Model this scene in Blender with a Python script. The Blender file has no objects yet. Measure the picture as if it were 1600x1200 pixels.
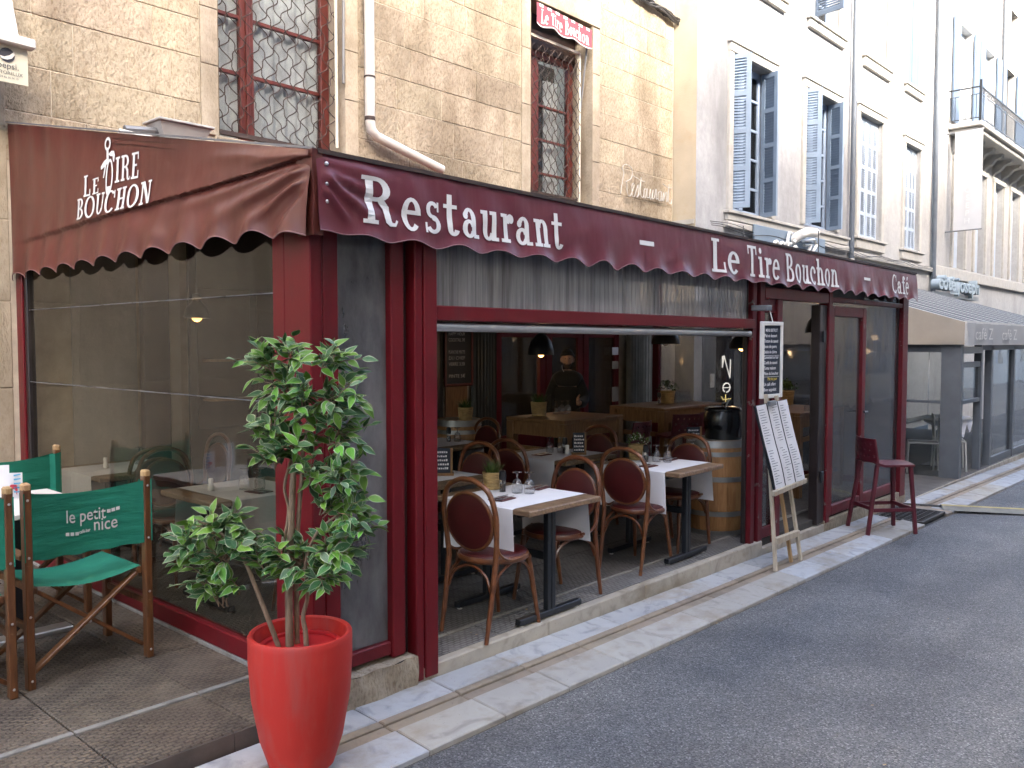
import bpy, math, random
from mathutils import Vector, Matrix
random.seed(11)
R = math.radians
S = bpy.context.scene
C = S.collection
# ------------------------------------------------------------------ camera, sky, sun, exposure
cam = bpy.data.cameras.new('camera')
cam.sensor_width = 36.0; cam.lens = 30.15; cam.clip_start = 0.05; cam.clip_end = 400.0
camo = bpy.data.objects.new('camera', cam); C.objects.link(camo)
camo.location = (0, 0, 1.72); camo.rotation_euler = (R(90 - 2.78), 0, R(42.2 - 90))
S.camera = camo
SUN_EL, SUN_DX, SUN_DY = 30.0, -0.34, -0.94          # towards the sun
w = bpy.data.worlds.new('World'); S.world = w; w.use_nodes = True
wn = w.node_tree.nodes; wl = w.node_tree.links
bg = wn['Background']; sky = wn.new('ShaderNodeTexSky'); sky.sky_type = 'NISHITA'; sky.sun_disc = False
sky.sun_elevation = R(SUN_EL); sky.sun_rotation = math.atan2(SUN_DX, SUN_DY); sky.air_density = 0.8; sky.dust_density = 5.0; sky.ozone_density = 0.35
wl.new(sky.outputs[0], bg.inputs[0]); bg.inputs[1].default_value = 0.15
sl = bpy.data.lights.new('sun', 'SUN'); sl.energy = 1.4; sl.angle = R(10.0); sl.color = (1.0, 0.965, 0.92)
so = bpy.data.objects.new('sun', sl); C.objects.link(so)
_h = math.hypot(SUN_DX, SUN_DY)
so.rotation_euler = Vector((SUN_DX/_h*math.cos(R(SUN_EL)), SUN_DY/_h*math.cos(R(SUN_EL)), math.sin(R(SUN_EL)))).to_track_quat('Z', 'Y').to_euler()
so.location = (0, -10, 20)
vs = S.view_settings
vs.view_transform = 'Standard'; vs.look = 'None'; vs.exposure = 3.4; vs.gamma = 1.0; vs.use_curve_mapping = False
cy = S.cycles
cy.use_denoising = True; cy.use_adaptive_sampling = True; cy.adaptive_threshold = 0.03; cy.max_bounces = 8; cy.diffuse_bounces = 3; cy.glossy_bounces = 3; cy.transmission_bounces = 6
cy.transparent_max_bounces = 24; cy.caustics_reflective = False; cy.caustics_refractive = False; cy.sample_clamp_indirect = 6.0

# ------------------------------------------------------------------ mesh helpers
def V(*a): return Vector(a)
class MB:
    def __init__(s): s.v = []; s.f = []; s.m = []
    def add(s, vs_, fs, mi=0):
        o = len(s.v); s.v += [tuple(p) for p in vs_]
        for f in fs: s.f.append([i + o for i in f]); s.m.append(mi)
        return s
    def frame_box(s, c, ax, ay, az, ch=0.0, mi=0):
        """oriented box: centre and three half-axis vectors, chamfer ch in metres"""
        c = Vector(c); ax = Vector(ax); ay = Vector(ay); az = Vector(az)
        if ch <= 0:
            P = [c + ax*i + ay*j + az*k for k in (-1, 1) for j in (-1, 1) for i in (-1, 1)]
            return s.add(P, [(0,2,3,1),(4,5,7,6),(0,1,5,4),(2,6,7,3),(0,4,6,2),(1,3,7,5)], mi)
        L = [a.length for a in (ax, ay, az)]; ch = min([ch] + [l*0.9 for l in L])
        A = [ax, ay, az]; k = [1 - ch/l for l in L]
        P = []; idx = {}
        for sx in (-1, 1):
            for sy in (-1, 1):
                for sz in (-1, 1):
                    sg = (sx, sy, sz)
                    for d in range(3):
                        q = c.copy()
                        for e in range(3): q += A[e]*(sg[e] if e == d else sg[e]*k[e])
                        idx[(sg, d)] = len(P); P.append(q)
        F = []
        def fc(lst, n):
            a, b, cc = P[lst[0]], P[lst[1]], P[lst[2]]
            if (b - a).cross(cc - a).dot(n) < 0: lst = lst[::-1]
            F.append(lst)
        for d in range(3):
            e, g = [(1, 2), (0, 2), (0, 1)][d]
            for sd in (-1, 1):
                lst = []
                for (se, sg_) in ((-1,-1),(1,-1),(1,1),(-1,1)):
                    t = [0,0,0]; t[d] = sd; t[e] = se; t[g] = sg_; lst.append(idx[(tuple(t), d)])
                fc(lst, A[d]*sd)
        for d in range(3):
            e, g = [(1, 2), (0, 2), (0, 1)][d]
            for se in (-1, 1):
                for sg_ in (-1, 1):
                    t0 = [0,0,0]; t0[d] = -1; t0[e] = se; t0[g] = sg_; t1 = list(t0); t1[d] = 1
                    fc([idx[(tuple(t0), e)], idx[(tuple(t1), e)], idx[(tuple(t1), g)], idx[(tuple(t0), g)]], A[e]*se + A[g]*sg_)
        for sx in (-1, 1):
            for sy in (-1, 1):
                for sz in (-1, 1):
                    t = (sx, sy, sz); fc([idx[(t, 0)], idx[(t, 1)], idx[(t, 2)]], ax*sx + ay*sy + az*sz)
        return s.add(P, F, mi)
    def box(s, x0, y0, z0, x1, y1, z1, ch=0.0, mi=0):
        return s.frame_box(((x0+x1)/2, (y0+y1)/2, (z0+z1)/2), (abs(x1-x0)/2,0,0), (0,abs(y1-y0)/2,0), (0,0,abs(z1-z0)/2), ch, mi)
    def bar(s, p0, p1, w_, h_, up=(0,0,1), ch=0.0, mi=0):
        p0 = Vector(p0); p1 = Vector(p1); d = (p1 - p0); u = Vector(up)
        side = d.cross(u)
        if side.length < 1e-6: side = d.cross(Vector((1,0,0)))
        side.normalize(); u = side.cross(d).normalized()
        return s.frame_box((p0+p1)/2, d/2, side*w_/2, u*h_/2, ch, mi)
    def tube(s, pts, r, n=8, closed=False, caps=True, mi=0):
        pts = [Vector(p) for p in pts]; m = len(pts)
        rs = r if isinstance(r, (list, tuple)) else [r]*m
        P = []; prev = None
        for i, p in enumerate(pts):
            a = pts[i-1] if (i > 0 or closed) else pts[i]; b = pts[(i+1) % m] if (i < m-1 or closed) else pts[i]
            t = (b - a).normalized()
            if prev is None:
                q = Vector((0,0,1)) if abs(t.z) < 0.9 else Vector((1,0,0))
                u = t.cross(q).normalized()
            else:
                u = (prev - t*prev.dot(t))
                u = u.normalized() if u.length > 1e-6 else t.orthogonal().normalized()
            prev = u; v_ = t.cross(u)
            for j in range(n):
                a_ = 2*math.pi*j/n; P.append(p + (u*math.cos(a_) + v_*math.sin(a_))*rs[i])
        F = []
        for i in range(m if closed else m-1):
            i2 = (i+1) % m
            for j in range(n): F.append((i*n+j, i*n+(j+1) % n, i2*n+(j+1) % n, i2*n+j))
        if caps and not closed: F.append(tuple(range(n))[::-1]); F.append(tuple((m-1)*n+j for j in range(n)))
        return s.add(P, F, mi)
    def lathe(s, prof, n=20, c=(0,0,0), mi=0):
        P = []; F = []
        for (r, z) in prof:
            for j in range(n):
                a = 2*math.pi*j/n; P.append((c[0]+r*math.cos(a), c[1]+r*math.sin(a), c[2]+z))
        for i in range(len(prof)-1):
            for j in range(n): F.append((i*n+j, i*n+(j+1) % n, (i+1)*n+(j+1) % n, (i+1)*n+j))
        if prof[0][0] > 1e-4: F.append(tuple(range(n))[::-1])
        if prof[-1][0] > 1e-4: F.append(tuple((len(prof)-1)*n+j for j in range(n)))
        return s.add(P, F, mi)
    def grid(s, fn, nu, nv, mi=0):
        P = [fn(i/nu, j/nv) for i in range(nu+1) for j in range(nv+1)]
        F = [(i*(nv+1)+j, (i+1)*(nv+1)+j, (i+1)*(nv+1)+j+1, i*(nv+1)+j+1) for i in range(nu) for j in range(nv)]
        return s.add(P, F, mi)
    def prism(s, poly, o, ux, uy, th, mi=0):
        """flat polygon (convex or simple ngon) extruded by vector th"""
        o = Vector(o); ux = Vector(ux); uy = Vector(uy); th = Vector(th); n = len(poly)
        P = [o + ux*a + uy*b for a, b in poly]; P += [p + th for p in P]
        F = [tuple(range(n))[::-1], tuple(range(n, 2*n))] + [(i, (i+1) % n, n+(i+1) % n, n+i) for i in range(n)]
        return s.add(P, F, mi)
    def ball(s, c, r, n=10, k=6, mi=0, sz=1.0):
        prof = [(max(1e-5, r*math.sin(math.pi*i/k)), -r*sz*math.cos(math.pi*i/k)) for i in range(k+1)]
        prof[0] = (1e-5, prof[0][1]); prof[-1] = (1e-5, prof[-1][1])
        return s.lathe(prof, n, c, mi)
    def mesh(s, name, mats, smooth=None):
        me = bpy.data.meshes.new(name); me.from_pydata(s.v, [], s.f); me.update()
        for m_ in (mats if isinstance(mats, (list, tuple)) else [mats]): me.materials.append(MAT(m_))
        if any(s.m): me.polygons.foreach_set('material_index', s.m)
        if smooth:
            me.polygons.foreach_set('use_smooth', [True]*len(me.polygons))
            me.set_sharp_from_angle(angle=R(smooth))
        return me
    def build(s, name, mats, parent=None, smooth=None, loc=None, kind=None):
        o = bpy.data.objects.new(name, s.mesh(name, mats, smooth)); C.objects.link(o)
        if parent is not None:
            o.parent = parent; o.location = -WP(parent)
        if loc is not None: o.location = o.location + Vector(loc)
        if kind: o['kind'] = kind
        return o
def WP(o):
    p = Vector((0,0,0))
    while o is not None: p = p + o.location; o = o.parent
    return p
def inst(name, me, parent, loc, rot=(0,0,0), sc=(1,1,1)):
    """object sharing mesh data; loc in world when the parents are unrotated"""
    o = bpy.data.objects.new(name, me); C.objects.link(o)
    o.rotation_euler = rot; o.scale = sc
    if parent is not None: o.parent = parent; o.location = Vector(loc) - WP(parent)
    else: o.location = loc
    return o
def tag(o, label, cat, group=None):
    o['label'] = label; o['category'] = cat
    if group: o['group'] = group
    return o
def thing(name, loc, label, cat, group=None, rz=0):
    o = bpy.data.objects.new(name, None); C.objects.link(o); o.location = loc; o.rotation_euler = (0,0,rz)
    o.empty_display_size = 0.1
    return tag(o, label, cat, group)
def struct(o): o['kind'] = 'structure'; return o
def copy_tree(o, parent=None):
    c = o.copy(); C.objects.link(c); c.parent = parent
    for ch in o.children: copy_tree(ch, c)
    return c
def place(proto, used, loc, rz, label, group=None):
    """first call moves the prototype itself, later calls copy the whole tree"""
    if not used: o = proto; used.append(1)
    else: o = copy_tree(proto)
    o.location = loc; o.rotation_euler = (0, 0, rz); o['label'] = label
    if group: o['group'] = group
    return o
# ------------------------------------------------------------------ materials
_M = {}
def MAT(m): return _M[m] if isinstance(m, str) else m
def _new(name):
    m = bpy.data.materials.new(name); m.use_nodes = True; _M[name] = m
    nt = m.node_tree; return m, nt, nt.nodes, nt.links, nt.nodes['Principled BSDF']
def _rgb(c): return (c[0], c[1], c[2], 1.0)
def _mul(c, k): return tuple(min(1.0, x*k) for x in c)
def _noise(n, l, vec, sc, det=5.0, rough=0.55):
    t = n.new('ShaderNodeTexNoise'); t.inputs['Scale'].default_value = sc; t.inputs['Detail'].default_value = det; t.inputs['Roughness'].default_value = rough
    if vec is not None: l.new(vec, t.inputs['Vector'])
    return t
def _ramp(n, l, fac, stops):
    r = n.new('ShaderNodeValToRGB'); el = r.color_ramp.elements
    while len(el) < len(stops): el.new(0.5)
    for e, (p, c) in zip(el, stops): e.position = p; e.color = _rgb(c) if len(c) == 3 else c
    l.new(fac, r.inputs[0]); return r
def _mix(n, l, fac, a, b, mode='MIX'):
    m = n.new('ShaderNodeMix'); m.data_type = 'RGBA'; m.blend_type = mode
    if isinstance(fac, (int, float)): m.inputs[0].default_value = fac
    else: l.new(fac, m.inputs[0])
    for i, x in ((6, a), (7, b)):
        if isinstance(x, (tuple, list)): m.inputs[i].default_value = _rgb(x)
        else: l.new(x, m.inputs[i])
    return m.outputs[2]
def _map(n, l, scale=(1,1,1), kind='Object'):
    tc = n.new('ShaderNodeTexCoord'); mp = n.new('ShaderNodeMapping'); mp.inputs['Scale'].default_value = scale
    l.new(tc.outputs[kind], mp.inputs[0]); return mp.outputs[0]
def _bump(n, l, h, dist, strength=1.0, prev=None):
    b = n.new('ShaderNodeBump'); b.inputs['Distance'].default_value = dist; b.inputs['Strength'].default_value = strength
    l.new(h, b.inputs['Height'])
    if prev is not None: l.new(prev, b.inputs['Normal'])
    return b.outputs[0]
def _rand(n, l, col, amt):
    oi = n.new('ShaderNodeObjectInfo'); mr = n.new('ShaderNodeMapRange')
    mr.inputs[3].default_value = 1-amt; mr.inputs[4].default_value = 1+amt
    l.new(oi.outputs['Random'], mr.inputs[0])
    hs = n.new('ShaderNodeHueSaturation'); l.new(mr.outputs[0], hs.inputs['Value']); l.new(col, hs.inputs['Color'])
    mr2 = n.new('ShaderNodeMapRange'); mr2.inputs[3].default_value = 0.5-amt*0.05; mr2.inputs[4].default_value = 0.5+amt*0.05
    mu = n.new('ShaderNodeMath'); mu.operation = 'FRACT'; mm = n.new('ShaderNodeMath'); mm.operation = 'MULTIPLY'; mm.inputs[1].default_value = 7.3
    l.new(oi.outputs['Random'], mm.inputs[0]); l.new(mm.outputs[0], mu.inputs[0]); l.new(mu.outputs[0], mr2.inputs[0]); l.new(mr2.outputs[0], hs.inputs['Hue'])
    return hs.outputs[0]
def M(name, col, rough=0.5, var=0.15, sc=6.0, bump=0.0, bsc=40.0, metal=0.0, spec=0.5, rnd=0.0, col2=None, stretch=(1,1,1), coat=0.0, grime=None, gsc=3.0, gpos=(0.5, 0.7), gstretch=(1,1,1), sheen=0.0, rvar=0.12):
    m, nt, n, l, b = _new(name)
    vec = _map(n, l, stretch)
    t = _noise(n, l, vec, sc)
    c = _ramp(n, l, t.outputs[0], [(0.28, _mul(col, 1-var)), (0.72, col2 or _mul(col, 1+var))]).outputs[0]
    if grime:
        g = _noise(n, l, _map(n, l, gstretch), gsc, 8.0, 0.62)
        gr = _ramp(n, l, g.outputs[0], [(gpos[0], (0,0,0)), (gpos[1], (1,1,1))])
        c = _mix(n, l, gr.outputs[0], c, grime)
    if rnd: c = _rand(n, l, c, rnd)
    l.new(c, b.inputs['Base Color'])
    rr = n.new('ShaderNodeMapRange'); rr.inputs[3].default_value = max(0.02, rough-rvar); rr.inputs[4].default_value = min(1, rough+rvar)
    l.new(t.outputs[0], rr.inputs[0]); l.new(rr.outputs[0], b.inputs['Roughness'])
    b.inputs['Metallic'].default_value = metal; b.inputs['Specular IOR Level'].default_value = spec
    if coat: b.inputs['Coat Weight'].default_value = coat; b.inputs['Coat Roughness'].default_value = 0.2
    if sheen: b.inputs['Sheen Weight'].default_value = sheen
    if bump: l.new(_bump(n, l, _noise(n, l, vec, bsc, 4.0).outputs[0], bump), b.inputs['Normal'])
    return m
def emit(name, col, e):
    m, nt, n, l, b = _new(name); b.inputs['Base Color'].default_value = _rgb(col); b.inputs['Emission Color'].default_value = _rgb(col); b.inputs['Emission Strength'].default_value = e
    return m
def glass(name, tint=(0.95,0.96,0.95), rough=0.02, dirt=0.0, dirt_glare_col=(0.5,0.5,0.5), dsc=3.0, dstretch=(1,1,1), bump=0.0, bsc=(2.0,(1,1,1)), ior=1.5, dpos=(0.35, 0.75), streak=0.0):
    """thin clear sheet: tinted straight-through light + fresnel reflection + a film of dirt, on some glass a painted reflection"""
    m, nt, n, l, b = _new(name); n.remove(b); out = n['Material Output']
    tr = n.new('ShaderNodeBsdfTransparent'); tr.inputs[0].default_value = _rgb(tint)
    gl = n.new('ShaderNodeBsdfGlossy'); gl.inputs['Roughness'].default_value = rough
    fr = n.new('ShaderNodeFresnel')
    ge = n.new('ShaderNodeNewGeometry'); mi = n.new('ShaderNodeMapRange'); mi.inputs[3].default_value = ior; mi.inputs[4].default_value = 1/ior
    l.new(ge.outputs['Backfacing'], mi.inputs[0]); l.new(mi.outputs[0], fr.inputs[0])          # same reflection from either side of a thin sheet
    if bump:
        bn = _bump(n, l, _noise(n, l, _map(n, l, bsc[1]), bsc[0], 3.0).outputs[0], bump); l.new(bn, gl.inputs['Normal']); l.new(bn, fr.inputs['Normal'])
    mx = n.new('ShaderNodeMixShader'); l.new(fr.outputs[0], mx.inputs[0]); l.new(tr.outputs[0], mx.inputs[1]); l.new(gl.outputs[0], mx.inputs[2])
    res = mx.outputs[0]
    if dirt:
        df = n.new('ShaderNodeBsdfDiffuse'); df.inputs[0].default_value = _rgb(dirt_glare_col)
        tl = n.new('ShaderNodeBsdfTranslucent'); tl.inputs[0].default_value = _rgb(dirt_glare_col)
        ad = n.new('ShaderNodeMixShader'); ad.inputs[0].default_value = 0.4; l.new(df.outputs[0], ad.inputs[1]); l.new(tl.outputs[0], ad.inputs[2])
        t = _noise(n, l, _map(n, l, dstretch), dsc, 7.0, 0.65)
        mr = n.new('ShaderNodeMapRange'); mr.inputs[1].default_value = dpos[0]; mr.inputs[2].default_value = dpos[1]; mr.inputs[3].default_value = dirt*0.25; mr.inputs[4].default_value = dirt
        l.new(t.outputs[0], mr.inputs[0])
        m2 = n.new('ShaderNodeMixShader'); l.new(mr.outputs[0], m2.inputs[0]); l.new(res, m2.inputs[1]); l.new(ad.outputs[0], m2.inputs[2]); res = m2.outputs[0]
    l.new(res, out.inputs[0]); return m

# stone of the old house: pitted limestone, every block a tone of its own
def stone_mat(name, a, b_, rnd, pit=1.0):
    m, nt, n, l, b = _new(name)
    vec = _map(n, l, (1, 1, 1)); v2 = _map(n, l, (1.6, 1, 0.8))
    t = _noise(n, l, vec, 5.0, 8.0, 0.65); f = _noise(n, l, v2, 38.0, 4.0, 0.6); geo = n.new('ShaderNodeNewGeometry'); mpw = n.new('ShaderNodeMapping'); mpw.inputs['Scale'].default_value = (1.3, 1, 0.5); l.new(geo.outputs['Position'], mpw.inputs[0])
    g = _noise(n, l, mpw.outputs[0], 0.9, 8.0, 0.62)
    c = _ramp(n, l, t.outputs[0], [(0.3, a), (0.7, b_)]).outputs[0]
    fr = _ramp(n, l, f.outputs[0], [(0.34, (0.42, 0.36, 0.28)), (0.52, (1, 1, 1))])
    c = _mix(n, l, 0.55*pit, c, fr.outputs[0], 'MULTIPLY')
    gr = _ramp(n, l, g.outputs[0], [(0.34, (1.12, 1.10, 1.05)), (0.50, (0.95, 0.94, 0.92)), (0.66, (0.52, 0.49, 0.44))])
    c = _mix(n, l, 0.8, c, gr.outputs[0], 'MULTIPLY')
    c = _rand(n, l, c, rnd); l.new(c, b.inputs['Base Color']); b.inputs['Roughness'].default_value = 0.9; b.inputs['Specular IOR Level'].default_value = 0.2
    b1 = _bump(n, l, f.outputs[0], 0.016*pit); b2 = _bump(n, l, _noise(n, l, vec, 14.0, 5.0).outputs[0], 0.012*pit, 1.0, b1); l.new(b2, b.inputs['Normal'])
    return m
stone_mat('stone', (0.38, 0.315, 0.225), (0.53, 0.455, 0.345), 0.10)
stone_mat('stone_smooth', (0.40, 0.34, 0.255), (0.51, 0.44, 0.345), 0.08, 0.4)
stone_mat('granite', (0.30, 0.25, 0.19), (0.45, 0.39, 0.30), 0.08, 0.9)
M('mortar', (0.55, 0.485, 0.38), 0.95, 0.2, 9, 0.004, 90)
M('cream_render', (0.44, 0.38, 0.28), 0.9, 0.10, 2.5, 0.003, 60, grime=(0.42, 0.33, 0.2), gsc=2.0, gpos=(0.55, 0.8))
def plaster(name, base, dirt, g0=0.47, g1=0.72):
    m, nt, n, l, b = _new(name)
    v1 = _map(n, l, (1, 1, 1)); v2 = _map(n, l, (1.0, 1.0, 0.45))
    t = _noise(n, l, v2, 0.55, 9.0, 0.68); f = _noise(n, l, v1, 9.0, 7.0, 0.7)
    c = _ramp(n, l, f.outputs[0], [(0.3, _mul(base, 0.86)), (0.7, _mul(base, 1.06))]).outputs[0]
    gr = _ramp(n, l, t.outputs[0], [(g0, (0, 0, 0)), (g1, (1, 1, 1))])
    c = _mix(n, l, gr.outputs[0], c, dirt); l.new(c, b.inputs['Base Color']); b.inputs['Roughness'].default_value = 0.92; b.inputs['Specular IOR Level'].default_value = 0.2
    l.new(_bump(n, l, f.outputs[0], 0.012), b.inputs['Normal']); return m
plaster('white_plaster', (0.41, 0.41, 0.41), (0.22, 0.22, 0.222), 0.42, 0.66)
plaster('pale_plaster', (0.42, 0.415, 0.40), (0.27, 0.265, 0.255))
plaster('grey_plaster', (0.42, 0.41, 0.39), (0.33, 0.32, 0.30))
plaster('ochre_plaster', (0.52, 0.44, 0.33), (0.42, 0.36, 0.28))
M('moulding', (0.40, 0.385, 0.35), 0.85, 0.12, 7, 0.003, 50, grime=(0.36, 0.33, 0.28), gsc=4, gpos=(0.52, 0.75))
# road: bitumen with pale aggregate
def asphalt():
    m, nt, n, l, b = _new('asphalt'); v = _map(n, l)
    vo = n.new('ShaderNodeTexVoronoi'); vo.inputs['Scale'].default_value = 135.0; l.new(v, vo.inputs['Vector'])
    sep = n.new('ShaderNodeSeparateColor'); l.new(vo.outputs['Color'], sep.inputs[0])
    chips = _ramp(n, l, sep.outputs[0], [(0.0, (0.056, 0.056, 0.058)), (0.45, (0.112, 0.111, 0.112)), (0.90, (0.168, 0.167, 0.164)), (1.0, (0.30, 0.298, 0.29))])
    big = _ramp(n, l, _noise(n, l, v, 0.9, 6.0, 0.6).outputs[0], [(0.32, (0.68, 0.68, 0.71)), (0.68, (1.36, 1.33, 1.27))])
    c = _mix(n, l, 1.0, chips.outputs[0], big.outputs[0], 'MULTIPLY')
    tr_ = _ramp(n, l, _noise(n, l, _map(n, l, (0.10, 0.9, 1)), 1.1, 5.0, 0.55).outputs[0], [(0.36, (0.80, 0.80, 0.81)), (0.64, (1.22, 1.20, 1.16))])
    c = _mix(n, l, 1.0, c, tr_.outputs[0], 'MULTIPLY')
    d = _ramp(n, l, _noise(n, l, v, 26.0, 5.0, 0.7).outputs[0], [(0.62, (0, 0, 0)), (0.72, (1, 1, 1))])
    c = _mix(n, l, _mix(n, l, 0.35, (0, 0, 0), d.outputs[0]), c, (0.14, 0.135, 0.125))
    sp = n.new('ShaderNodeTexVoronoi'); sp.inputs['Scale'].default_value = 7.0; l.new(v, sp.inputs['Vector'])
    spr = _ramp(n, l, sp.outputs['Distance'], [(0.05, (1, 1, 1)), (0.085, (0, 0, 0))]); spm = _ramp(n, l, _noise(n, l, v, 2.0, 2.0).outputs[0], [(0.50, (0, 0, 0)), (0.60, (0.6, 0.6, 0.6))])
    c = _mix(n, l, _mix(n, l, 1.0, spr.outputs[0], spm.outputs[0], 'MULTIPLY'), c, (0.26, 0.255, 0.24))
    l.new(c, b.inputs['Base Color']); b.inputs['Roughness'].default_value = 0.62; b.inputs['Specular IOR Level'].default_value = 0.4
    b1 = _bump(n, l, vo.outputs['Distance'], 0.006); b2 = _bump(n, l, _noise(n, l, v, 60.0, 3.0).outputs[0], 0.004, 1.0, b1); l.new(b2, b.inputs['Normal'])
asphalt()
def marble(name, base, vein, stain, rnd, s=1.0):
    m, nt, n, l, b = _new(name); v = _map(n, l)
    w1 = n.new('ShaderNodeTexNoise'); w1.inputs['Scale'].default_value = 5*s; w1.inputs['Detail'].default_value = 8; w1.inputs['Distortion'].default_value = 1.6; l.new(v, w1.inputs['Vector'])
    c = _ramp(n, l, w1.outputs[0], [(0.30, vein), (0.46, base), (0.75, _mul(base, 1.1))]).outputs[0]
    g = _ramp(n, l, _noise(n, l, _map(n, l, (0.7, 1, 1)), 2.6, 7.0, 0.65).outputs[0], [(0.50, (0, 0, 0)), (0.66, (1, 1, 1))])
    c = _mix(n, l, _mix(n, l, 0.75, (0, 0, 0), g.outputs[0]), c, stain)
    sp = _ramp(n, l, _noise(n, l, v, 75.0, 2.0).outputs[0], [(0.70, (0, 0, 0)), (0.76, (1, 1, 1))])
    c = _mix(n, l, _mix(n, l, 0.5, (0, 0, 0), sp.outputs[0]), c, _mul(stain, 0.5))
    c = _rand(n, l, c, rnd); l.new(c, b.inputs['Base Color']); b.inputs['Roughness'].default_value = 0.75; b.inputs['Specular IOR Level'].default_value = 0.3
    l.new(_bump(n, l, _noise(n, l, v, 30.0, 5.0).outputs[0], 0.003), b.inputs['Normal'])
marble('marble', (0.37, 0.375, 0.38), (0.25, 0.255, 0.265), (0.27, 0.23, 0.17), 0.14)
marble('marble_stained', (0.335, 0.315, 0.28), (0.25, 0.23, 0.20), (0.25, 0.20, 0.135), 0.14)
marble('channel_stone', (0.27, 0.22, 0.165), (0.21, 0.175, 0.13), (0.17, 0.14, 0.11), 0.10)
marble('step_stone', (0.40, 0.36, 0.30), (0.30, 0.27, 0.22), (0.22, 0.18, 0.13), 0.10)
marble('white_strip', (0.26, 0.25, 0.225), (0.17, 0.16, 0.145), (0.14, 0.125, 0.10), 0.08)
# pressed paving: rows of small raised lozenges, worn
def pressed(name, base, dark, rnd):
    m, nt, n, l, b = _new(name)
    br = n.new('ShaderNodeTexBrick'); l.new(_map(n, l), br.inputs['Vector'])
    br.inputs['Scale'].default_value = 1.0; br.inputs['Brick Width'].default_value = 0.048; br.inputs['Row Height'].default_value = 0.027
    br.inputs['Mortar Size'].default_value = 0.007; br.inputs['Mortar Smooth'].default_value = 0.9
    br.inputs['Color1'].default_value = (1, 1, 1, 1); br.inputs['Color2'].default_value = (0.75, 0.75, 0.75, 1); br.inputs['Mortar'].default_value = (0, 0, 0, 1)
    v = _map(n, l); wear = _noise(n, l, v, 2.2, 7.0, 0.65)
    wr = _ramp(n, l, wear.outputs[0], [(0.36, (0.25, 0.25, 0.25)), (0.62, (1, 1, 1))])
    c = _ramp(n, l, _noise(n, l, v, 6.0, 7.0, 0.7).outputs[0], [(0.3, dark), (0.7, base)]).outputs[0]
    pc = _ramp(n, l, br.outputs['Fac'], [(0.0, (1.12, 1.12, 1.12)), (1.0, (0.45, 0.43, 0.40))])
    c = _mix(n, l, wr.outputs[0], c, _mix(n, l, 1.0, c, pc.outputs[0], 'MULTIPLY'))
    bl = _ramp(n, l, _noise(n, l, v, 7.0, 4.0, 0.6).outputs[0], [(0.70, (0, 0, 0)), (0.76, (1, 1, 1))])
    c = _mix(n, l, _mix(n, l, 0.8, (0, 0, 0), bl.outputs[0]), c, _mul(dark, 0.35))
    c = _rand(n, l, c, rnd); l.new(c, b.inputs['Base Color']); b.inputs['Roughness'].default_value = 0.7
    hm = _mix(n, l, 1.0, br.outputs['Color'], wr.outputs[0], 'MULTIPLY')
    b1 = _bump(n, l, hm, 0.012); b2 = _bump(n, l, _noise(n, l, v, 55.0, 4.0).outputs[0], 0.004, 1.0, b1); l.new(b2, b.inputs['Normal'])
pressed('pressed_grey', (0.165, 0.153, 0.14), (0.085, 0.08, 0.074), 0.08)
pressed('pressed_brown', (0.175, 0.140, 0.102), (0.072, 0.056, 0.040), 0.08)
pressed('pressed_lit', (0.235, 0.225, 0.215), (0.135, 0.128, 0.12), 0.08)  # lit copy of pressed_grey, daylight at the open front painted in
M('joint', (0.05, 0.045, 0.04), 0.95, 0.3, 30)
M('riser', (0.10, 0.08, 0.065), 0.8, 0.3, 5, 0.003, 50)
# painted metal, canvas, wood ...
M('red_frame', (0.125, 0.006, 0.010), 0.36, 0.14, 4, 0.0006, 30, spec=0.3, grime=(0.085, 0.013, 0.016), gsc=6, gpos=(0.55, 0.8), gstretch=(1, 1, 0.25))
M('red_frame_worn', (0.112, 0.008, 0.013), 0.45, 0.2, 8, 0.001, 40, spec=0.3, grime=(0.16, 0.13, 0.12), gsc=12, gpos=(0.64, 0.68))
M('dark_frame', (0.02, 0.014, 0.014), 0.4, 0.3, 8)
M('aluminium', (0.55, 0.55, 0.54), 0.35, 0.1, 10, metal=0.85)
M('grey_metal', (0.20, 0.205, 0.21), 0.4, 0.1, 6, metal=0.3)
M('steel_grey', (0.115, 0.125, 0.135), 0.45, 0.15, 5)
M('black_metal', (0.010, 0.012, 0.015), 0.38, 0.25, 12, grime=(0.035, 0.035, 0.035), gsc=20, gpos=(0.62, 0.75))
def vinyl(name, col, dusty, rough):
    m, nt, n, l, b = _new(name); v = _map(n, l)
    t = _noise(n, l, v, 2.2, 6.0, 0.6); st = _noise(n, l, _map(n, l, (9, 9, 0.5)), 2.0, 5.0, 0.6)
    c = _ramp(n, l, t.outputs[0], [(0.3, _mul(col, 0.88)), (0.7, _mul(col, 1.12))]).outputs[0]
    g = _ramp(n, l, st.outputs[0], [(0.5, (0, 0, 0)), (0.85, (1, 1, 1))]); c = _mix(n, l, _mix(n, l, 0.55, (0, 0, 0), g.outputs[0]), c, dusty)
    l.new(c, b.inputs['Base Color']); b.inputs['Roughness'].default_value = rough; b.inputs['Specular IOR Level'].default_value = 0.45
    sp = n.new('ShaderNodeTexVoronoi'); sp.inputs['Scale'].default_value = 5.0; l.new(v, sp.inputs['Vector'])
    b1 = _bump(n, l, _noise(n, l, _map(n, l, (1, 1, 0.6)), 3.0, 3.0, 0.5).outputs[0], 0.03, 0.5); b2 = _bump(n, l, _noise(n, l, v, 240.0, 2.0).outputs[0], 0.0006, 0.6, b1); l.new(b2, b.inputs['Normal'])
vinyl('awning_front', (0.125, 0.018, 0.028), (0.18, 0.066, 0.07), 0.38)
vinyl('awning_side', (0.096, 0.021, 0.015), (0.125, 0.05, 0.033), 0.40)  # browner red: light reflected on the side sheet is put into the colour
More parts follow.
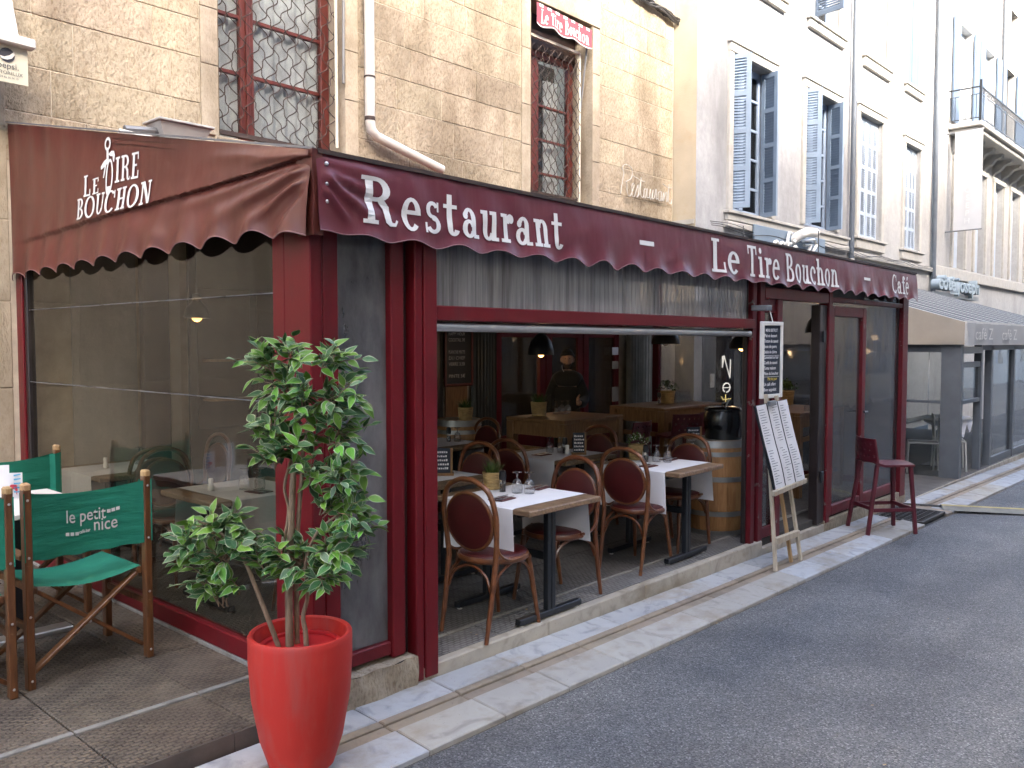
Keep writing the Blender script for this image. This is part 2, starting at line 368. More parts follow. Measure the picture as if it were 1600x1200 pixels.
M('awning_hem', (0.20, 0.10, 0.10), 0.6, 0.2, 10)
M('print_white', (0.72, 0.71, 0.68), 0.45, 0.06, 10, grime=(0.5, 0.47, 0.44), gsc=9, gpos=(0.6, 0.85))
M('print_grey', (0.60, 0.60, 0.58), 0.6, 0.05, 10)
M('print_dark', (0.05, 0.05, 0.06), 0.6, 0.1, 10)
M('print_yellow', (0.65, 0.48, 0.06), 0.6, 0.1, 10)
M('print_cyan', (0.10, 0.40, 0.62), 0.6, 0.1, 10)
M('print_red', (0.60, 0.05, 0.08), 0.6, 0.1, 10)
def wood(name, a, b_, rough=0.42, rnd=0.0, grain=(1, 1, 9), scr=None):
    m, nt, n, l, b = _new(name); v = _map(n, l, grain)
    t = n.new('ShaderNodeTexNoise'); t.inputs['Scale'].default_value = 7.0; t.inputs['Detail'].default_value = 8; t.inputs['Distortion'].default_value = 0.6; l.new(v, t.inputs['Vector'])
    c = _ramp(n, l, t.outputs[0], [(0.3, a), (0.7, b_)]).outputs[0]
    if scr:
        g = _ramp(n, l, _noise(n, l, _map(n, l), 26.0, 5.0, 0.7).outputs[0], [(0.66, (0, 0, 0)), (0.71, (1, 1, 1))]); c = _mix(n, l, g.outputs[0], c, scr)
    if rnd: c = _rand(n, l, c, rnd)
    l.new(c, b.inputs['Base Color']); b.inputs['Roughness'].default_value = rough; l.new(_bump(n, l, t.outputs[0], 0.0015), b.inputs['Normal'])
wood('bentwood', (0.088, 0.029, 0.011), (0.175, 0.062, 0.024), 0.30, 0.1, (2, 2, 2), (0.22, 0.11, 0.05))
wood('teak', (0.085, 0.032, 0.011), (0.17, 0.068, 0.024), 0.38, 0.1, (6, 6, 1), (0.24, 0.14, 0.07))
wood('table_wood', (0.12, 0.072, 0.038), (0.25, 0.165, 0.095), 0.5, 0.1, (9, 1.2, 9))
wood('table_edge', (0.16, 0.085, 0.04), (0.27, 0.16, 0.085), 0.45, 0.1, (2, 2, 9))
wood('oak', (0.15, 0.075, 0.028), (0.26, 0.142, 0.06), 0.45, 0.1, (7, 7, 1))
wood('barrel_oak', (0.26, 0.125, 0.042), (0.40, 0.215, 0.085), 0.5, 0.12, (5, 5, 0.8))
wood('easel_wood', (0.34, 0.28, 0.20), (0.50, 0.43, 0.33), 0.7, 0.1, (8, 8, 1))
wood('easel_warm', (0.34, 0.20, 0.085), (0.50, 0.33, 0.16), 0.6, 0.1, (8, 8, 1))
wood('bark', (0.13, 0.085, 0.05), (0.27, 0.19, 0.12), 0.85, 0.0, (9, 9, 2))
M('dark_wood', (0.028, 0.012, 0.008), 0.45, 0.3, 8)
M('leather', (0.062, 0.006, 0.007), 0.42, 0.22, 6, 0.0012, 160)
M('hoop_steel', (0.30, 0.31, 0.30), 0.45, 0.2, 9, metal=0.75)
M('cloth_white', (0.74, 0.74, 0.77), 0.9, 0.04, 8, 0.0006, 300)
M('napkin', (0.12, 0.045, 0.045), 0.85, 0.15, 30)
M('cutlery', (0.55, 0.55, 0.55), 0.42, 0.05, 9, metal=1.0)
M('ceramic', (0.78, 0.77, 0.75), 0.3, 0.04, 9)
M('black_plastic', (0.012, 0.012, 0.014), 0.35, 0.2, 12)
M('kettle_black', (0.010, 0.012, 0.014), 0.22, 0.2, 7, coat=0.3)
def canvas():
    m, nt, n, l, b = _new('green_canvas'); v = _map(n, l)
    t = _noise(n, l, v, 5.0, 6.0); c = _ramp(n, l, t.outputs[0], [(0.3, (0.004, 0.135, 0.082)), (0.7, (0.008, 0.19, 0.118))]).outputs[0]
    l.new(c, b.inputs['Base Color']); b.inputs['Roughness'].default_value = 0.85
    b1 = _bump(n, l, _noise(n, l, _map(n, l, (1, 1, 5)), 4.0, 3.0).outputs[0], 0.012); b2 = _bump(n, l, _noise(n, l, v, 420.0, 2.0).outputs[0], 0.0006, 1.0, b1); l.new(b2, b.inputs['Normal'])
canvas()
M('pot_red', (0.47, 0.027, 0.018), 0.62, 0.10, 3, 0.0010, 45, spec=0.35, grime=(0.36, 0.075, 0.06), gsc=2.2, gpos=(0.48, 0.80), gstretch=(5, 5, 0.7))
M('pot_inner', (0.45, 0.012, 0.016), 0.5, 0.08, 5)
def leafm(name, a, b_, rnd):
    m, nt, n, l, b = _new(name); t = _noise(n, l, _map(n, l), 30.0, 4.0)
    c = _ramp(n, l, t.outputs[0], [(0.3, a), (0.7, b_)]).outputs[0]; c = _rand(n, l, c, rnd); l.new(c, b.inputs['Base Color'])
    b.inputs['Roughness'].default_value = 0.5; b.inputs['Specular IOR Level'].default_value = 0.35
    b.inputs['Subsurface Weight'].default_value = 0.0
    return m
leafm('leaf_dark', (0.032, 0.11, 0.030), (0.070, 0.18, 0.055), 0.35)
leafm('leaf_light', (0.095, 0.24, 0.022), (0.16, 0.34, 0.045), 0.32)
leafm('leaf_pale', (0.085, 0.15, 0.075), (0.15, 0.22, 0.12), 0.25)
leafm('leaf_margin', (0.24, 0.32, 0.15), (0.42, 0.46, 0.30), 0.2)
leafm('grass_blade', (0.03, 0.07, 0.012), (0.10, 0.16, 0.03), 0.3)
leafm('flower_white', (0.55, 0.55, 0.45), (0.7, 0.7, 0.62), 0.1)
M('wicker', (0.40, 0.27, 0.11), 0.7, 0.25, 18, 0.004, 45, stretch=(1, 1, 3))
M('slate', (0.010, 0.012, 0.016), 0.6, 0.4, 6)
M('slate_blue', (0.014, 0.020, 0.034), 0.6, 0.3, 5)
M('white_paint', (0.68, 0.66, 0.61), 0.55, 0.08, 8)
M('paper', (0.70, 0.69, 0.70), 0.8, 0.04, 9)
M('cream_plastic', (0.62, 0.57, 0.46), 0.5, 0.1, 5)
M('pvc_white', (0.60, 0.57, 0.52), 0.45, 0.1, 5, grime=(0.42, 0.38, 0.32), gsc=5, gpos=(0.55, 0.8))
M('zinc', (0.085, 0.10, 0.12), 0.5, 0.15, 5)
M('shutter_blue', (0.22, 0.285, 0.365), 0.6, 0.10, 4, 0.001, 30)
M('shutter_pale', (0.38, 0.44, 0.52), 0.65, 0.08, 4, 0.001, 30)
M('joinery_blue', (0.27, 0.34, 0.45), 0.55, 0.10, 4)
M('window_red', (0.115, 0.022, 0.016), 0.4, 0.2, 7)
M('rust_wire', (0.045, 0.028, 0.022), 0.7, 0.4, 20)
M('cable', (0.045, 0.043, 0.042), 0.6, 0.4, 12)
M('neon_tube', (0.48, 0.455, 0.40), 0.25, 0.05, 9)
M('floodlight', (0.42, 0.42, 0.40), 0.5, 0.1, 8)
M('pepsi_board', (0.60, 0.57, 0.44), 0.6, 0.08, 6)
M('pepsi_dark', (0.035, 0.035, 0.045), 0.5, 0.1, 6)
M('beige_canvas', (0.34, 0.295, 0.235), 0.85, 0.1, 3, 0.004, 6)
M('valance_pale', (0.42, 0.415, 0.40), 0.85, 0.06, 3)
M('shutter_deep', (0.075, 0.105, 0.15), 0.6, 0.1, 4)
M('stripe_dark', (0.050, 0.055, 0.057), 0.85, 0.1, 3)
M('stripe_pale', (0.36, 0.345, 0.31), 0.85, 0.08, 3)
M('sign_blue', (0.17, 0.22, 0.27), 0.5, 0.1, 4)
M('letter_blue', (0.28, 0.34, 0.38), 0.4, 0.1, 4)
M('banner_white', (0.50, 0.50, 0.50), 0.85, 0.03, 4, 0.004, 5)
M('banner_red', (0.27, 0.065, 0.085), 0.7, 0.15, 5)
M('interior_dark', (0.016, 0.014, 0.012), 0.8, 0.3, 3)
M('corrugated', (0.055, 0.06, 0.06), 0.5, 0.2, 6, metal=0.2)
M('corrugated_pale', (0.20, 0.21, 0.20), 0.5, 0.2, 6, metal=0.2)
M('iron_grate', (0.06, 0.055, 0.05), 0.6, 0.3, 14, metal=0.4)
M('rubber_strip', (0.20, 0.19, 0.16), 0.8, 0.2, 10)
M('rubber_yellow', (0.42, 0.34, 0.14), 0.8, 0.2, 10)
M('skin', (0.34, 0.21, 0.155), 0.55, 0.12, 14)
M('wool_black', (0.005, 0.006, 0.006), 0.95, 0.3, 60, 0.003, 90, sheen=0.1)
M('hair_brown', (0.03, 0.017, 0.010), 0.8, 0.4, 60, 0.003, 120)
M('stool_red', (0.085, 0.010, 0.017), 0.4, 0.15, 6, grime=(0.2, 0.15, 0.14), gsc=14, gpos=(0.68, 0.74))
M('curtain', (0.78, 0.79, 0.81), 0.9, 0.35, 5)
M('roof_tile', (0.32, 0.17, 0.10), 0.9, 0.25, 7)
emit('bulb', (1.0, 0.50, 0.14), 0.7)
emit('neon_lit', (1.0, 0.95, 0.86), 0.16)
emit('neon_warm', (1.0, 0.78, 0.30), 0.12)
glass('vinyl_clear', (0.64, 0.64, 0.64), 0.05, 0.22, (0.40, 0.40, 0.41), 1.6, (3, 3, 0.45), 0.010, (1.2, (1, 1, 0.5)))
glass('vinyl_side', (0.60, 0.58, 0.50), 0.04, 0.12, (0.26, 0.23, 0.18), 1.3, (2, 2, 0.6), 0.014, (0.9, (1, 1, 0.6)), 1.75)
glass('vinyl_dusty', (0.55, 0.55, 0.56), 0.16, 0.85, (0.66, 0.67, 0.69), 1.5, (14, 14, 0.5), 0.02, (1.5, (8, 8, 0.3)), dpos=(0.3, 0.7))
glass('vinyl_grey', (0.40, 0.40, 0.41), 0.12, 0.75, (0.42, 0.41, 0.42), 1.5, (2, 2, 0.8), 0.01)
glass('pane_dark', (0.25, 0.26, 0.27), 0.015, 0.03, (0.3, 0.3, 0.3), 3.0, (1, 1, 1), 0.004, (1.0, (1, 1, 1)), 1.45)
glass('pane', (0.80, 0.82, 0.82), 0.012, 0.05, (0.4, 0.4, 0.4), 3.0, (1, 1, 0.5), 0.003, (1.0, (1, 1, 1)), 1.55)
glass('door_pane', (0.45, 0.46, 0.48), 0.06, 0.40, (0.20, 0.215, 0.24), 1.2, (1, 1, 0.5), 0.006, (0.8, (1, 1, 1)))  # grey film paints a pale reflection into the door panes
glass('tumbler', (0.86, 0.87, 0.88), 0.02, 0.12, (0.7, 0.7, 0.72), 9.0, ior=1.9)  # whitish film stands in for bright reflections on the clear glass
# ------------------------------------------------------------------ slab-serif lettering drawn as flat strips
SG, TG, XH = 0.17, 0.085, 0.68
def g_rect(a, b, c, d): return [[(a, b), (c, b), (c, d), (a, d)]]
def g_arc(cx, cy, rx, ry, a0, a1, wv=SG, wh=TG, n=None):
    n = n or max(4, int(abs(a1-a0)/18)); q = []
    for i in range(n):
        p = []
        for k in (i, i+1):
            a = R(a0 + (a1-a0)*k/n); c, s_ = math.cos(a), math.sin(a)
            p.append(((cx+rx*c, cy+ry*s_), (cx+(rx-wv)*c, cy+(ry-wh)*s_)))
        q.append([p[0][0], p[1][0], p[1][1], p[0][1]])
    return q
def g_dot(cx, cy, r): return [[(cx+r*math.cos(R(a)), cy+r*math.sin(R(a))) for a in range(0, 360, 30)]]
def _stem(x, top=1.0): return g_rect(x, 0, x+SG, top)
_n = _stem(0.08, XH) + g_rect(0, 0, 0.31, TG) + g_rect(0, XH-TG, 0.12, XH) + g_arc(0.345, 0.44, 0.235, 0.25, 0, 170) + g_rect(0.41, 0, 0.58, 0.45) + g_rect(0.34, 0, 0.66, TG)
_e = g_arc(0.30, 0.335, 0.30, 0.355, 0, 318) + g_rect(0.12, 0.335, 0.58, 0.335+TG)
GL = {
 'R': (_stem(0.08) + g_rect(0, 0, 0.34, TG) + g_rect(0, 1-TG, 0.34, 1) + g_arc(0.33, 0.745, 0.31, 0.255, -90, 90) + g_rect(0.2, 0.49, 0.34, 0.49+TG)
       + [[(0.34, 0.52), (0.48, 0.55), (0.60, 0.42), (0.46, 0.36)], [(0.46, 0.40), (0.61, 0.42), (0.64, 0.10), (0.49, 0.14)], [(0.49, 0.16), (0.64, 0.11), (0.66, 0.07), (0.72, 0.07), (0.76, 0.15), (0.80, 0.12), (0.74, 0.0), (0.60, -0.01), (0.51, 0.06)]], 0.82),
 'e': (_e, 0.66), 'é': (_e + [[(0.26, 0.78), (0.36, 0.78), (0.52, 0.98), (0.36, 0.98)]], 0.66),
 's': (g_arc(0.28, 0.50, 0.235, 0.19, 25, 255, 0.14) + g_arc(0.28, 0.19, 0.265, 0.205, 100, -155, 0.15) + g_rect(0.44, 0.47, 0.50, 0.68) + g_rect(0.02, 0.0, 0.08, 0.22) + [[(0.10, 0.45), (0.28, 0.28), (0.44, 0.24), (0.26, 0.40)]], 0.60),
 't': (g_rect(0.12, 0.13, 0.12+SG, 0.90) + g_rect(0, XH-TG, 0.46, XH) + g_arc(0.32, 0.16, 0.20, 0.17, 175, 345), 0.54),
 'a': (g_rect(0.35, 0.08, 0.35+SG, 0.50) + g_arc(0.29, 0.46, 0.23, 0.22, 0, 150) + g_arc(0.25, 0.20, 0.25, 0.21, 20, 340, SG, TG) + g_rect(0.42, 0, 0.64, TG) + g_dot(0.14, 0.50, 0.09), 0.66),
 'u': (g_rect(0.08, 0.2, 0.25, XH) + g_rect(0, XH-TG, 0.12, XH) + g_arc(0.31, 0.22, 0.23, 0.225, 178, 345) + g_rect(0.42, 0, 0.59, XH) + g_rect(0.33, XH-TG, 0.45, XH) + g_rect(0.57, 0, 0.68, TG), 0.71),
 'r': (_stem(0.1, XH) + g_rect(0, 0, 0.38, TG) + g_rect(0, XH-TG, 0.12, XH) + g_arc(0.40, 0.44, 0.20, 0.25, 70, 175) + g_dot(0.45, 0.57, 0.105), 0.58),
 'n': (_n, 0.70), 'h': (_n + g_rect(0.08, 0.6, 0.25, 1) + g_rect(0, 1-TG, 0.12, 1), 0.70),
 'L': (_stem(0.08) + g_rect(0, 1-TG, 0.36, 1) + g_rect(0, 0, 0.60, TG) + g_rect(0.53, TG, 0.60, 0.32), 0.66),
 'T': (g_rect(0.24, 0, 0.41, 1) + g_rect(0.14, 0, 0.51, TG) + g_rect(0, 1-TG, 0.65, 1) + g_rect(0, 0.72, 0.07, 1) + g_rect(0.58, 0.72, 0.65, 1), 0.70),
 'i': (_stem(0.1, XH) + g_rect(0, 0, 0.37, TG) + g_rect(0, XH-TG, 0.12, XH) + g_dot(0.185, 0.88, 0.10), 0.42),
 'B': (_stem(0.08) + g_rect(0, 0, 0.36, TG) + g_rect(0, 1-TG, 0.36, 1) + g_rect(0.2, 0.47, 0.36, 0.47+TG) + g_arc(0.33, 0.75, 0.27, 0.25, -90, 90) + g_arc(0.34, 0.26, 0.33, 0.265, -90, 90), 0.74),
 'o': (g_arc(0.30, 0.335, 0.30, 0.355, 0, 360), 0.65),
 'c': (g_arc(0.30, 0.335, 0.30, 0.355, 48, 318) + g_dot(0.47, 0.50, 0.09), 0.60),
 'C': (g_arc(0.38, 0.5, 0.38, 0.52, 45, 318) + g_rect(0.62, 0.64, 0.69, 0.98), 0.78),
 'f': (_stem(0.12, 0.8) + g_rect(0, 0, 0.40, TG) + g_rect(0, XH-TG, 0.44, XH) + g_arc(0.33, 0.78, 0.21, 0.22, 40, 178) + g_dot(0.43, 0.87, 0.085), 0.48),
 'E': (_stem(0.08) + g_rect(0, 0, 0.58, TG) + g_rect(0, 1-TG, 0.56, 1) + g_rect(0.2, 0.47, 0.44, 0.47+TG) + g_rect(0.51, TG, 0.58, 0.3) + g_rect(0.49, 0.72, 0.56, 1-TG), 0.66),
 'I': (_stem(0.1) + g_rect(0, 0, 0.37, TG) + g_rect(0, 1-TG, 0.37, 1), 0.44),
 'O': (g_arc(0.40, 0.5, 0.40, 0.52, 0, 360), 0.86),
 'U': (g_rect(0.08, 0.25, 0.25, 1) + g_rect(0, 1-TG, 0.34, 1) + g_arc(0.36, 0.27, 0.28, 0.28, 178, 362, 0.15) + g_rect(0.55, 0.25, 0.64, 1) + g_rect(0.46, 1-TG, 0.72, 1), 0.78),
 'H': (_stem(0.08) + g_rect(0, 0, 0.33, TG) + g_rect(0, 1-TG, 0.33, 1) + g_rect(0.48, 0, 0.65, 1) + g_rect(0.40, 0, 0.73, TG) + g_rect(0.40, 1-TG, 0.73, 1) + g_rect(0.2, 0.46, 0.5, 0.46+TG), 0.79),
 'N': (g_rect(0.08, 0, 0.17, 1) + g_rect(0, 0, 0.25, TG) + g_rect(0, 1-TG, 0.2, 1) + [[(0.08, 1), (0.27, 1), (0.66, 0), (0.50, 0)]] + g_rect(0.57, 0, 0.66, 1) + g_rect(0.49, 1-TG, 0.74, 1), 0.80),
 '-': (g_rect(0, 0.40, 0.55, 0.54), 0.6), ' ': ([], 0.34)}
def slab(mb, text, fn, cap, width=None, sx=1.0, track=0.06):
    """lettering laid with fn(s, t, lift) -> point, s along, t up from the baseline (metres)"""
    total = sum(GL[c][1] + track for c in text) - track
    k = (width/total) if width else cap*sx
    x = 0.0; li = 0
    for ch in text:
        polys, adv = GL[ch]
        for p in polys:
            # long strips are cut so that they follow a curved sheet
            lf_ = 0.0001*(li % 9); li += 1
            if len(p) == 4:
                d = lambda i, j: math.hypot(p[i][0]-p[j][0], p[i][1]-p[j][1])
                nu, nv = max(1, int(max(d(0, 1), d(3, 2))/0.09)), max(1, int(max(d(0, 3), d(1, 2))/0.09))
                def q(u, v):
                    a = (p[0][0]*(1-u)+p[1][0]*u)*(1-v)+(p[3][0]*(1-u)+p[2][0]*u)*v; b = (p[0][1]*(1-u)+p[1][1]*u)*(1-v)+(p[3][1]*(1-u)+p[2][1]*u)*v
                    return fn((x+a)*k, b*cap, lf_)
                mb.grid(q, nu, nv)
            else: mb.add([fn((x+a)*k, b*cap, lf_) for a, b in p], [tuple(range(len(p)))])
        x += adv + track
    return x*k
def plane_fn(o, ux, uy, n):
    o = Vector(o); ux = Vector(ux).normalized(); uy = Vector(uy).normalized(); n = Vector(n).normalized()
    return lambda s, t, l=0.0: o + ux*s + uy*t + n*l
def sans(text, size, o, ux, uy, mat, name, parent, th=0.0, width=None, bold=0.0, align='LEFT', space=1.0):
    """plain sans lettering from the built-in font, turned into a mesh"""
    cu = bpy.data.curves.new('text', 'FONT'); cu.body = text; cu.size = size; cu.offset = bold; cu.extrude = th; cu.align_x = align; cu.space_character = space; cu.resolution_u = 3
    to = bpy.data.objects.new('text', cu); C.objects.link(to)
    dg = bpy.context.evaluated_depsgraph_get(); me = bpy.data.meshes.new_from_object(to.evaluated_get(dg)); bpy.data.objects.remove(to); bpy.data.curves.remove(cu)
    me.name = name; me.materials.clear(); me.materials.append(MAT(mat))
    xs = [v.co.x for v in me.vertices] or [0, 1]; k = (width/(max(xs)-min(xs))) if width else 1.0
    o = Vector(o); ux = Vector(ux).normalized(); uy = Vector(uy).normalized(); nz = ux.cross(uy)
    for v in me.vertices: v.co = o + ux*(v.co.x*k) + uy*v.co.y + nz*v.co.z
    ob = bpy.data.objects.new(name, me); C.objects.link(ob)
    if parent is not None: ob.parent = parent; ob.location = -WP(parent)
    return ob
# ------------------------------------------------------------------ ground
YF, XS, YW, YB = 3.35, 2.32, 7.25, 6.85
def zp(x): return -0.035 - 0.0135*max(-6, min(x, 30))          # the street falls gently away
g = MB()
xs = [-60, -6, 0, 2, 4, 6, 8, 10, 12, 15, 20, 25, 30, 120]
ys = [-60, -4.4, -3, -1, 0.5, 1.5, 2.3, 2.765]
for i in range(len(xs)-1):
    for j in range(len(ys)-1):
        q = []
        for (x, y) in ((xs[i], ys[j]), (xs[i+1], ys[j]), (xs[i+1], ys[j+1]), (xs[i], ys[j+1])):
            q.append((x, y, zp(x) - 0.045 + 0.05*max(0, 1-abs((y+0.6)/3.2)**2)))
        g.add(q, [(0, 1, 2, 3)])
struct(g.build('road', 'asphalt'))
# soil sheet under everything so that no gap opens, reaching behind the houses
b = MB(); b.add([(-60, 2.7, -0.6), (120, 2.7, -0.6), (120, 60, -0.6), (-60, 60, -0.6)], [(0, 1, 2, 3)]); struct(b.build('ground', 'joint'))
# pavement: two rows of marble with a dished channel between, laid in half-metre slabs
pv = struct(MB().build('pavement', 'joint'))
bed = MB()
for i in range(-8, 60):
    x0, x1 = i*0.5+0.02, (i+1)*0.5+0.02
    bed.add([(x0, 2.775, zp(x0)-0.05), (x1, 2.775, zp(x1)-0.05), (x1, 3.42, zp(x1)-0.02), (x0, 3.42, zp(x0)-0.02)], [(0, 1, 2, 3)])
bed.build('pavement_bed', 'joint', pv)
def slabpiece(x0, x1, y0, y1, z0, z1, mat, par, jit=0.0025, th=0.12, name='slab', drop=0.0):
    """paving slab whose top follows the fall of the street: heights z0 (at y0) and z1 (at y1) above zp"""
    m = MB(); j = [random.uniform(-jit, jit) for _ in range(4)]; e = 0.0035; c = 0.006
    P = [(x0+e, y0+e, zp(x0)+z0+j[0]), (x1-e, y0+e, zp(x1)+z0+j[1]), (x1-e, y1-e, zp(x1)+z1+j[2]), (x0+e, y1-e, zp(x0)+z1+j[3])]
    cx, cy_ = (x0+x1)/2, (y0+y1)/2
    T = [(p[0]+(c if p[0] < cx else -c), p[1]+(c if p[1] < cy_ else -c), p[2]) for p in P]
    Q = [(p[0], p[1], p[2]-c) for p in P]; B = [(p[0], p[1], p[2]-th) for p in P]
    m.add(T+Q+B, [(0,1,2,3)] + [(i, (i+4), 4+(i+1) % 4, (i+1) % 4) for i in range(4)] + [(4+i, 8+i, 8+(i+1) % 4, 4+(i+1) % 4) for i in range(4)])
    return m.build(name, mat, par)
xa = -2.0; ia = 0
while xa < 19:
    wd = 0.5 if xa < 12 else 1.0
    off = 0.02
    if 9.4 < xa < 10.4: xa += wd; continue
    slabpiece(xa+off, xa+wd+off, 3.145, 3.335, 0.0, 0.008, 'marble', pv)
    slabpiece(xa+off, xa+wd+off, 3.095, 3.145, -0.003, -0.001, 'channel_stone', pv, 0.001)
    slabpiece(xa+off, xa+wd+off, 3.015, 3.095, -0.016, -0.012, 'channel_stone', pv, 0.001)
    slabpiece(xa+off, xa+wd+off, 2.775, 3.015, -0.022, -0.004, 'marble_stained' if random.random() < 0.6 else 'marble', pv)
    xa += wd; ia += 1
far = MB(); far.add([(19.02, 2.775, zp(19)-0.022), (60, 2.775, zp(60)-0.022), (60, 3.335, zp(60)+0.008), (19.02, 3.335, zp(19)+0.008)], [(0, 1, 2, 3)]); far.build('far_paving', 'marble', pv)
# terrace floor
fl = struct(MB().build('terrace_floor', 'joint'))
b = MB(); b.box(XS+0.02, 3.40, -0.3, 10.7, YW+0.2, -0.012); b.build('floor_bed', 'joint', fl)
def tile(x0, x1, y0, y1, zt, mat, par, th=0.05, ch=0.004, e=0.003, name='floor_slab'):
    m = MB(); m.box(x0+e, y0+e, zt-th, x1-e, y1-e, zt, ch); return m.build(name, mat, par)
xx = XS+0.55
while xx < 6.9:
    x2 = min(xx+0.78, 6.9)
    tile(xx, x2, 3.40, 3.625, random.uniform(-0.002, 0.002), 'pressed_lit', fl); xx = x2
for k in range(8):
    tile(XS+0.08+k*1.04, XS+0.08+(k+1)*1.04, 3.625, 3.66, 0.003, 'white_strip', fl, name='white_strip')
for r_ in range(6):
    for k in range(8):
        tile(XS+0.08+k*1.04, XS+0.08+(k+1)*1.04, 3.66+r_*0.6, 3.66+(r_+1)*0.6, random.uniform(-0.003, 0.001), 'pressed_grey', fl)
# front edge stones of the terrace step
xx = 2.93
for x2 in (4.02, 5.10, 6.02, 6.92):
    m = MB(); m.frame_box(((xx+x2)/2, 3.37, -0.10), ((x2-xx)/2-0.003, 0, 0), (0, 0.032, 0), (0, 0, 0.102), 0.008); m.build('edge_stone', 'step_stone', fl); xx = x2
# doorway sill and the low base under the far panes
m = MB(); m.box(6.93, 3.36, -0.20, 8.30, 3.62, -0.075, 0.006); m.build('door_sill', 'step_stone', fl)
m = MB(); m.box(6.93, 3.62, -0.2, 8.30, 3.66, -0.004, 0.004); m.build('door_step', 'white_strip', fl)
for (a, c_) in ((8.30, 9.40), (9.40, 10.72)):
    m = MB(); m.box(a+0.003, 3.36, -0.25, c_-0.003, 3.46, -0.045, 0.006); m.build('edge_stone', 'granite', fl)
for k in range(4): tile(6.92+k*0.95, 6.92+(k+1)*0.95, 3.40+0.262, 3.66, -0.002, 'pressed_grey', fl)
# worn granite block under the narrow front pane
blk = MB(); blk.grid(lambda u, v: (2.43+0.495*u, 3.315+0.006*math.sin(9*u+4*v)+0.008*math.sin(23*u)*v, -0.075+0.165*v+0.004*math.sin(17*u)), 16, 8)
blk.grid(lambda u, v: (2.43+0.495*u, 3.315+0.30*v, 0.09+0.004*math.sin(17*u)*(1-v)), 16, 2)
blk.add([(2.43, 3.315, -0.075), (2.43, 3.6, -0.075), (2.43, 3.6, 0.09), (2.43, 3.315, 0.09), (2.925, 3.315, -0.075), (2.925, 3.6, -0.075), (2.925, 3.6, 0.09), (2.925, 3.315, 0.09)], [(0,1,2,3), (4,7,6,5)])
blk.build('plinth_block', 'granite', fl)
# neighbouring terrace on the left: pressed slabs, a white strip and a step down to the pavement
lg = struct(MB().build('neighbour_terrace_floor', 'joint'))
b = MB(); b.box(-6, 3.38, -0.4, XS+0.07, YW+0.2, 0.015); b.build('floor_bed', 'joint', lg)
xj = [-5.2, -4.1, -3.0, -1.9, -0.85, 0.28, 0.86, 1.42, 1.99, XS+0.05]
for i in range(len(xj)-1):
    tile(xj[i], xj[i+1], 3.87, 4.50, 0.03+random.uniform(-0.003, 0.002), 'pressed_brown', lg)
    tile(xj[i], xj[i+1], 4.50, 5.16, 0.03+random.uniform(-0.003, 0.002), 'pressed_brown', lg)
    tile(xj[i], xj[i+1], 5.16, 5.95, 0.03, 'pressed_brown', lg)
    tile(xj[i], xj[i+1], 5.95, 7.2, 0.03, 'pressed_brown', lg)
    tile(xj[i], xj[i+1], 3.83, 3.87, 0.034, 'white_strip', lg, name='white_strip')
    tile(xj[i], xj[i+1]+0.02*(i == len(xj)-2), 3.36, 3.83, 0.028, 'pressed_brown', lg)
b = MB()
for i in range(12): b.box(-3.6+i*0.5, 3.352, -0.2, -3.6+i*0.5+0.496, 3.40, 0.020)
b.build('step_riser', 'riser', lg)
for k in range(4):
    tile(2.335, 2.40, 3.9+k*0.85, 3.9+(k+1)*0.85, 0.05, 'white_strip', lg, name='white_strip')
# ------------------------------------------------------------------ old stone house behind the terrace
ha = thing('stone_house', (7, YW, 0), 'old beige limestone house with two grilled windows above the burgundy terrace', 'building')
W1 = (4.04, 5.44, 3.58, 6.9); W2 = (8.33, 9.63, 3.60, 6.06)
XE = 11.74
def wall_with_holes(mb, x0, x1, z0, z1, y, th, holes):
    xs_ = sorted({x0, x1} | {h[0] for h in holes} | {h[1] for h in holes}); zs_ = sorted({z0, z1} | {h[2] for h in holes} | {h[3] for h in holes})
    def solid(i, k):
        cx, cz = (xs_[i]+xs_[i+1])/2, (zs_[k]+zs_[k+1])/2
        return not any(h[0] < cx < h[1] and h[2] < cz < h[3] for h in holes)
    for k in range(len(zs_)-1):
        i = 0
        while i < len(xs_)-1:
            if not solid(i, k): i += 1; continue
            j = i
            while j+1 < len(xs_)-1 and solid(j+1, k): j += 1
            mb.add([(xs_[i], y, zs_[k]), (xs_[j+1], y, zs_[k]), (xs_[j+1], y, zs_[k+1]), (xs_[i], y, zs_[k+1])], [(0, 1, 2, 3)]); i = j+1
    for h in holes:
        a, b_, c, d = h
        mb.add([(a, y, c), (b_, y, c), (b_, y, d), (a, y, d), (a, y+th, c), (b_, y+th, c), (b_, y+th, d), (a, y+th, d)], [(0, 4, 5, 1), (1, 5, 6, 2), (2, 6, 7, 3), (3, 7, 4, 0)])
b = MB()
DOOR = (7.64, 10.3, -0.05, 2.1)
wall_with_holes(b, -6, XE, -0.05, 13, YW, 0.42, [W1, W2, DOOR])
b.add([(XE, YW, -0.05), (XE, 14, -0.05), (XE, 14, 13), (XE, YW, 13)], [(0, 1, 2, 3)])
b.add([(-6, YW, 13), (XE, YW, 13), (XE, 14, 15), (-6, 14, 15)], [(0, 1, 2, 3)])
b.build('wall', 'mortar', ha)
